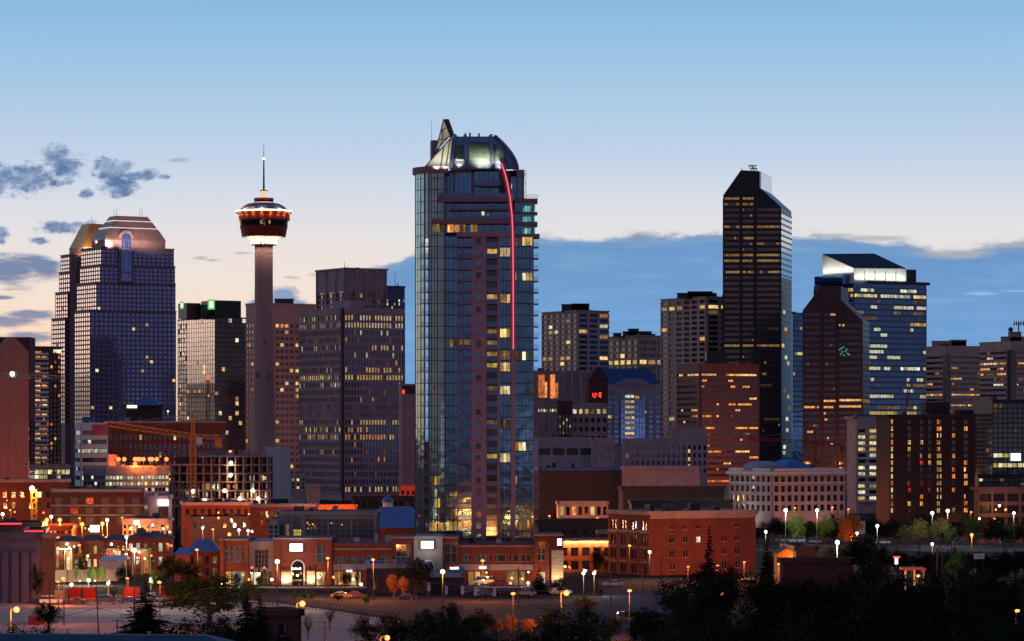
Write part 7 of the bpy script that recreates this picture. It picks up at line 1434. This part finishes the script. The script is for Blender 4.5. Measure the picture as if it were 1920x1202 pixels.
# ------------------------------------------------------------------ trees
def foliage(name, c, var=.4):
    if name in MATS: return MATS[name]
    m = bpy.data.materials.new(name); m.use_nodes = True; q = NT(m.node_tree); b = q.n('ShaderNodeBsdfPrincipled'); o = q.n('ShaderNodeOutputMaterial'); q.put(o.inputs[0], b.outputs[0])
    tc = q.n('ShaderNodeTexCoord').outputs['Object']; n = q.noise(tc, 7, 3, .6); q.put(b.inputs['Base Color'], q.ramp(n, [(.3, tuple(k * (1 - var) for k in c) + (1,)), (.7, tuple(k * (1 + var) for k in c) + (1,))]))
    b.inputs['Roughness'].default_value = .75; b.inputs['Specular IOR Level'].default_value = .03; MATS[name] = m; return m
FO = {'dark': foliage('dark_foliage', (.011, .018, .010)), 'mid': foliage('green_foliage', (.05, .085, .025)), 'spruce': foliage('spruce_needles', (.008, .014, .011)), 'bright': foliage('lit_green_foliage', (.12, .19, .035)), 'olive': foliage('olive_foliage', (.12, .11, .04)), 'orange_lit': foliage('orange_lit_foliage', (.26, .11, .04)), 'bare': foliage('dry_twig_foliage', (.12, .07, .055))}  # bright and orange leaf colours have the lamplight painted in
M_bark = mat('bark', S(70, 56, 48), .95)
def crown_mesh(seed, kind_, leaves, leaf, spread=.42, low_=.22):
    """unit-height crown of many small leaf faces gathered in clumps, with gaps"""
    rr = random.Random(seed); q = MB()
    if kind_ == 'conifer':
        tiers = 32
        for i in range(tiers):
            f = i / (tiers - 1); z_ = .06 + .92 * f; rad = (1 - f) ** .85 * .27 * rr.uniform(.75, 1.15) + .008; nb = max(6, int(18 * (1 - f) + 6))
            for j in range(nb):
                an = rr.uniform(0, 6.283); L = rad * rr.uniform(.6, 1.15); d = Vector((math.cos(an), math.sin(an), 0)); s_ = Vector((-d.y, d.x, 0)); tip = d * L + Vector((0, 0, z_ - L * rr.uniform(.12, .42)))
                for t_ in range(4):
                    a = Vector((0, 0, z_)).lerp(tip, .2 + t_ * .2); e_ = Vector((0, 0, z_)).lerp(tip, .48 + t_ * .2); w_ = (.018 + .042 * (1 - f)) * (1.1 - t_ * .22); up = Vector((0, 0, rr.uniform(-.012, .016)))
                    q.poly([a + s_ * w_ * .5, a - s_ * w_ * .5, e_ - s_ * w_ + up, e_ + s_ * w_ - up])
        return q
    n = 34 if kind_ != 'column' else 26; cl = []
    while len(cl) < n:
        v = Vector((rr.uniform(-1, 1), rr.uniform(-1, 1), rr.uniform(-1, 1)))
        if .3 < v.length < 1:
            v *= rr.uniform(.75, 1.08); cz = .62 + v.z * .37; wd = spread * (1.0 - .35 * max(0, v.z))
            cl.append((Vector((v.x * wd, v.y * wd, cz)), rr.uniform(.07, .15)))
    for c, s_ in cl:
        for _ in range(leaves // n):
            g = Vector((rr.gauss(0, 1), rr.gauss(0, 1), rr.gauss(0, .8))) * s_ * .62; p = c + g
            if p.z < low_ * .8: continue
            u_ = Vector((rr.gauss(0, 1), rr.gauss(0, 1), rr.gauss(0, 1))).normalized(); v_ = u_.orthogonal().normalized(); l_ = leaf * rr.uniform(.6, 1.3)
            q.poly([p - u_ * l_ - v_ * l_ * .3, p - u_ * l_ * .2 - v_ * l_ * .75, p + u_ * l_ + v_ * l_ * .2, p + v_ * l_ * .8])
    return q
def trunk_mesh(seed, conifer=False, bare=False):
    rr = random.Random(seed); q = MB()
    if conifer: q.tube((0, 0, 0), (0, 0, .95), .02, .004, 6); return q
    q.tube((0, 0, 0), (.01, 0, .32), .032, .022, 7)
    for i in range(7 if not bare else 16):
        an = i * 2.4 + rr.uniform(-.4, .4); e_ = Vector((math.cos(an) * rr.uniform(.12, .3), math.sin(an) * rr.uniform(.12, .3), rr.uniform(.5, .92 if bare else .8))); s_ = Vector((.01, 0, rr.uniform(.2, .34))); q.tube(s_, e_, .014, .004, 5)
        for k_ in range(3 if not bare else 5): m_ = s_.lerp(e_, rr.uniform(.4, .9)); q.tube(m_, m_ + Vector((rr.uniform(-.12, .12), rr.uniform(-.12, .12), rr.uniform(.06, .2))), .005, .0015, 4)
    return q
def to_mesh(q, name, m_):
    me = bpy.data.meshes.new(name); me.from_pydata([tuple(v) for v in q.v], [], q.f); me.materials.append(m_); return me
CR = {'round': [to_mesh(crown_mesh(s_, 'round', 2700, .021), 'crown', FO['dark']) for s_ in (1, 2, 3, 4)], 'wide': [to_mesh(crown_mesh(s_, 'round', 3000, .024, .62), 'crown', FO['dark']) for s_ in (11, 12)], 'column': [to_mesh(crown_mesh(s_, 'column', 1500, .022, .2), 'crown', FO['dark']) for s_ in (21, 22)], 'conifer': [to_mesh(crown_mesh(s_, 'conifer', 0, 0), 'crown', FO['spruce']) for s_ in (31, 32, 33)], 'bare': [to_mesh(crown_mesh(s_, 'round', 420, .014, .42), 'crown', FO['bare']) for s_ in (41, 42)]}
TR = {k_: [to_mesh(trunk_mesh(s_ + i, k_ == 'conifer', k_ == 'bare'), 'trunk', M_bark) for i in range(len(CR[k_]))] for k_, s_ in (('round', 1), ('wide', 5), ('column', 9), ('conifer', 13), ('bare', 17))}
NAMES = {'round': 'broadleaf_tree', 'wide': 'spreading_tree', 'column': 'columnar_tree', 'conifer': 'spruce_tree', 'bare': 'sparse_tree'}
tcount = 0
def tree(kind_, col, px, top, D, wpx, label, group=None):
    global tcount; tcount += 1; i = tcount % len(CR[kind_]); x_ = lx(px, D); h_ = zz(top, D)
    if h_ < 1: return
    c = thing(NAMES[kind_], label, 'tree', (x_, D, 0), group); w_ = wpx / F * D; base = {'round': .92, 'wide': 1.3, 'column': .48, 'conifer': .56, 'bare': .9}[kind_]; sc = w_ / base
    c.rotation_euler = (0, 0, rnd.uniform(0, 6.28)); c.scale = (sc, sc, h_)
    for nm, ms in (('trunk', TR), ('crown', CR)):
        o = bpy.data.objects.new(nm, ms[kind_][i]); COL.objects.link(o); o.parent = c
        if nm == 'crown' and col and not (kind_ == 'conifer' and col == 'spruce'): o.material_slots[0].link = 'OBJECT'; o.material_slots[0].material = FO[col]
def interp(pts, x):
    for (a, b_), (c, d) in zip(pts, pts[1:]):
        if a <= x <= c: return b_ + (d - b_) * (x - a) / (c - a)
    return pts[0][1] if x < pts[0][0] else pts[-1][1]
OUTR = [(1180, 1165), (1215, 1115), (1240, 1090), (1300, 1052), (1345, 1042), (1400, 1064), (1440, 1060), (1490, 1090), (1560, 1094), (1582, 1066), (1602, 1034), (1660, 1024), (1690, 1068), (1735, 1066), (1752, 1048), (1800, 1046), (1850, 1057), (1900, 1074), (1940, 1086)]
WOOD = 'dark round crowned tree in the shadowed wood at the bottom right'
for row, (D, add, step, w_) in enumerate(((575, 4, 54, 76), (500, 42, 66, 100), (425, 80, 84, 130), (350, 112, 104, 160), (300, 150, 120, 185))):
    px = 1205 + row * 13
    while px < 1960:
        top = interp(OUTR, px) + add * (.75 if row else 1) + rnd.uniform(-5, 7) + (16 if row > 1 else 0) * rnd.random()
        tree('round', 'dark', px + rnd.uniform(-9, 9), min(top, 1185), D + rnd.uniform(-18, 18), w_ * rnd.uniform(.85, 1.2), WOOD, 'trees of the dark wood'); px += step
for px in range(1470, 1610, 26): tree('round', 'dark', px, 1082 + rnd.uniform(-6, 6), 535, 54, WOOD, 'trees of the dark wood')
tree('conifer', 'spruce', 1330, 984, 560, 66, 'tall dark spruce in front of the red warehouse side wall'); tree('conifer', 'spruce', 1438, 993, 565, 62, 'dark spruce at the right corner of the red warehouse')
FAR = 'dark street tree in the row along the far road on the right'
for i in range(30):
    px = 1425 + i * 17 + rnd.uniform(-6, 6); D = rnd.uniform(985, 1040)
    tree('round', rnd.choice(['dark', 'dark', 'dark', 'mid']), px, 1000 - rnd.uniform(6, 30) - (8 if px > 1620 else 0), D, rnd.uniform(30, 48), FAR, 'trees along the far road')
MIDW = 'dark tree in the belt between the far road and the wood'
for i in range(26):
    px = 1450 + i * 19 + rnd.uniform(-6, 6); D = rnd.uniform(690, 800)
    if 1480 < px < 1555: continue
    tree('round', rnd.choice(['dark', 'dark', 'dark', 'olive']) if px < 1650 else 'dark', px, rnd.uniform(1024, 1042) - (14 if 1590 < px < 1670 else 0), D, rnd.uniform(38, 62), MIDW, 'trees of the middle belt')
sheet('wood_floor', [(lx(1150, 300), 230), (lx(2100, 300), 230), (lx(1990, 600), 640), (lx(1180, 600), 600)], .024, mat('shade_dark_ground', S(30, 30, 26), 1, .02))  # dark sheet laid under the trees to darken the lit gaps
OUTM = [(640, 1172), (700, 1158), (760, 1140), (830, 1132), (900, 1138), (950, 1158), (985, 1160), (1030, 1140), (1085, 1124), (1130, 1140), (1150, 1172)]
for D, add, step, w_ in ((515, 0, 50, 74), (455, 28, 60, 96), (400, 52, 78, 120)):
    px = 690
    while px < 1150:
        top = interp(OUTM, px) + add + rnd.uniform(-4, 6)
        if not (930 < px < 1000 and D > 500): tree('round', 'dark' if rnd.random() < .8 else 'mid', px + rnd.uniform(-8, 8), min(top, 1196), D + rnd.uniform(-12, 12), w_ * rnd.uniform(.8, 1.15), 'dark leafy tree in the clump at the bottom centre', 'trees at the bottom centre')
        px += step
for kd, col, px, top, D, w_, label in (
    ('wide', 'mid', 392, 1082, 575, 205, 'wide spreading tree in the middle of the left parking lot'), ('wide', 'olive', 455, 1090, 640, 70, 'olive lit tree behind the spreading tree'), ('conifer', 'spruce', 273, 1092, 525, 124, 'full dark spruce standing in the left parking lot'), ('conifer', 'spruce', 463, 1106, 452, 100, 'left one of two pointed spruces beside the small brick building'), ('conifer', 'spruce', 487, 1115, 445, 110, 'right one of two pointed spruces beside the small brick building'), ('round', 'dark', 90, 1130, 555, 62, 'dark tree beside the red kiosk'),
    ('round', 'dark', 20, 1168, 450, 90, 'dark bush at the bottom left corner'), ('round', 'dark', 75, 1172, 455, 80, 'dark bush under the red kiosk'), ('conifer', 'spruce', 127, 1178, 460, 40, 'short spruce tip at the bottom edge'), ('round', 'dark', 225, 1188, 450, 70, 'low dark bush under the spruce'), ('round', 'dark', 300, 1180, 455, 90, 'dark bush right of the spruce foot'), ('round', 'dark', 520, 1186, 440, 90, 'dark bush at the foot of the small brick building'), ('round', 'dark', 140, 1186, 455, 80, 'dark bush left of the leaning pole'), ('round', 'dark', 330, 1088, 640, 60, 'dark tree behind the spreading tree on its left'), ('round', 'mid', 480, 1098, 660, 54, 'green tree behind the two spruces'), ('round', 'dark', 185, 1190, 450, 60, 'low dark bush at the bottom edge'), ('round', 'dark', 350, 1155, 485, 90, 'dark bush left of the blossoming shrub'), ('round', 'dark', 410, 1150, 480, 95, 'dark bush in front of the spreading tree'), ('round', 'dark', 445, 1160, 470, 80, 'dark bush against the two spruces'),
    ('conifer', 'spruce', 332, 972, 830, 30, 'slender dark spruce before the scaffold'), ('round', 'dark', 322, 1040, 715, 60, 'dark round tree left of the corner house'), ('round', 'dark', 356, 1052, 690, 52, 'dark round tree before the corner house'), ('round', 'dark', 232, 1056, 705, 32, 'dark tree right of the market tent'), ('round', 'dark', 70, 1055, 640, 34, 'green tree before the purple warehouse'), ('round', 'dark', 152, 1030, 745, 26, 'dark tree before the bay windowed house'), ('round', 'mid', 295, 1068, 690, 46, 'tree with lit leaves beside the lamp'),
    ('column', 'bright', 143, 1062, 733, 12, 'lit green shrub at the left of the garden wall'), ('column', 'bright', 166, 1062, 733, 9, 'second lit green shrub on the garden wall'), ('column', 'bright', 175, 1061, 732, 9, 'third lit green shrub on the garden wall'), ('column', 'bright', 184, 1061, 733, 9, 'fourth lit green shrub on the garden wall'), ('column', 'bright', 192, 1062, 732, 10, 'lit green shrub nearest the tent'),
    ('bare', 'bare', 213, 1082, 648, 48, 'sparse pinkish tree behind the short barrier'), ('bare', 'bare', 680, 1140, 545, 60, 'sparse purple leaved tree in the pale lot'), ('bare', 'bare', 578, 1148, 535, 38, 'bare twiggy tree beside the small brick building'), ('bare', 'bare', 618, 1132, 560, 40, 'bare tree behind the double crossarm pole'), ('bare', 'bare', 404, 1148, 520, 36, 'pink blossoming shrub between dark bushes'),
    ('round', 'dark', 778, 1042, 670, 84, 'large dark tree in front of the podium'), ('round', 'orange_lit', 736, 1076, 668, 24, 'orange lit tree beside the navy shop, the larger of two'), ('round', 'orange_lit', 756, 1080, 667, 22, 'smaller orange lit tree under the large dark tree'), ('conifer', 'spruce', 1012, 1062, 690, 46, 'dark cone shaped tree before the podium corner'), ('round', 'dark', 1050, 1082, 680, 50, 'dark low tree right of the cone shaped one'), ('round', 'dark', 1122, 1022, 775, 40, 'dark street tree before the colonnade'), ('round', 'orange_lit', 1098, 1116, 600, 56, 'orange lit tree beneath the street lamp'),
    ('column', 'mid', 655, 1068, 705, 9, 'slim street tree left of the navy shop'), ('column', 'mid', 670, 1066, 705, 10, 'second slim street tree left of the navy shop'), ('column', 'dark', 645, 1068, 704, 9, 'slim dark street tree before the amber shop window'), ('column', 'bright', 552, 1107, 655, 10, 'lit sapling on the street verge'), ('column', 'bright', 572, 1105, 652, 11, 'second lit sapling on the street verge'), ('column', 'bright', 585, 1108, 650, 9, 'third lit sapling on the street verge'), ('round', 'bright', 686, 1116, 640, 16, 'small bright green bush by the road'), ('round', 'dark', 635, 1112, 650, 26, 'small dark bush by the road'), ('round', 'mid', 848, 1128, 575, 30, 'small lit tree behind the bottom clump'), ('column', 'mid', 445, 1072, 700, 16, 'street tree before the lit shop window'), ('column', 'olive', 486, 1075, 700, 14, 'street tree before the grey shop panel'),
    ('round', 'orange_lit', 930, 1158, 530, 30, 'glowing orange bush left of the orange fence'), ('round', 'orange_lit', 955, 1152, 540, 34, 'glowing orange bush in the middle of the bottom clump'), ('round', 'orange_lit', 990, 1158, 535, 30, 'glowing orange bush right of the others'),
    ('round', 'bright', 1494, 964, 952, 36, 'green lit street tree left of the tall lamp'), ('round', 'bright', 1545, 964, 994, 40, 'brighter green street tree under the classical block'), ('round', 'dark', 1458, 968, 1010, 40, 'dark street tree by the red warehouse corner'), ('round', 'dark', 1516, 975, 1020, 36, 'dark street tree between the two green lit ones'), ('round', 'orange_lit', 1586, 966, 925, 36, 'orange lit street tree left of the notice board'), ('round', 'orange_lit', 1600, 954, 930, 34, 'taller orange lit street tree behind the notice board'), ('round', 'dark', 1566, 960, 1030, 34, 'dark street tree beside the orange lit ones'), ('round', 'dark', 1640, 975, 1000, 44, 'dark street tree left of the dark apartments'), ('round', 'dark', 1676, 972, 990, 46, 'dark street tree before the apartments entrance'), ('round', 'olive', 1696, 984, 956, 32, 'small olive lit tree before the dark apartments'), ('round', 'olive', 1724, 974, 960, 50, 'large olive lit tree before the dark apartments'), ('round', 'olive', 1762, 968, 962, 44, 'olive lit tree under the brightest lamp'), ('round', 'mid', 1784, 986, 958, 36, 'green tree right of the olive lit ones'), ('round', 'mid', 1826, 996, 965, 30, 'tree beside the orange lamp'), ('round', 'dark', 1852, 984, 975, 36, 'dark street tree before the parking garage'), ('round', 'dark', 1880, 986, 975, 36, 'second dark street tree before the parking garage'), ('round', 'dark', 1908, 984, 970, 38, 'dark street tree at the right edge'),
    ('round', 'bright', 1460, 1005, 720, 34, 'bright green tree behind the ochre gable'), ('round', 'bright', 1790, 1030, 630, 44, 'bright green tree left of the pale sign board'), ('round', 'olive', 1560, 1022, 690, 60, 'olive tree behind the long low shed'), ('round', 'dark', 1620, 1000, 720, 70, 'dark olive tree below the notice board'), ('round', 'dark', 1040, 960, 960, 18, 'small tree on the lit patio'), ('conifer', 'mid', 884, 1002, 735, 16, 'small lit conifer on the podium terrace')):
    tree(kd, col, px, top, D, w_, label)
for a in list(COL.objects):
    if a.name.startswith('spruce_tree') and a.get('label', '').startswith('small lit conifer'): a.location.z = zz(1020, 735); a.scale.z = zz(1002, 735) - zz(1020, 735)
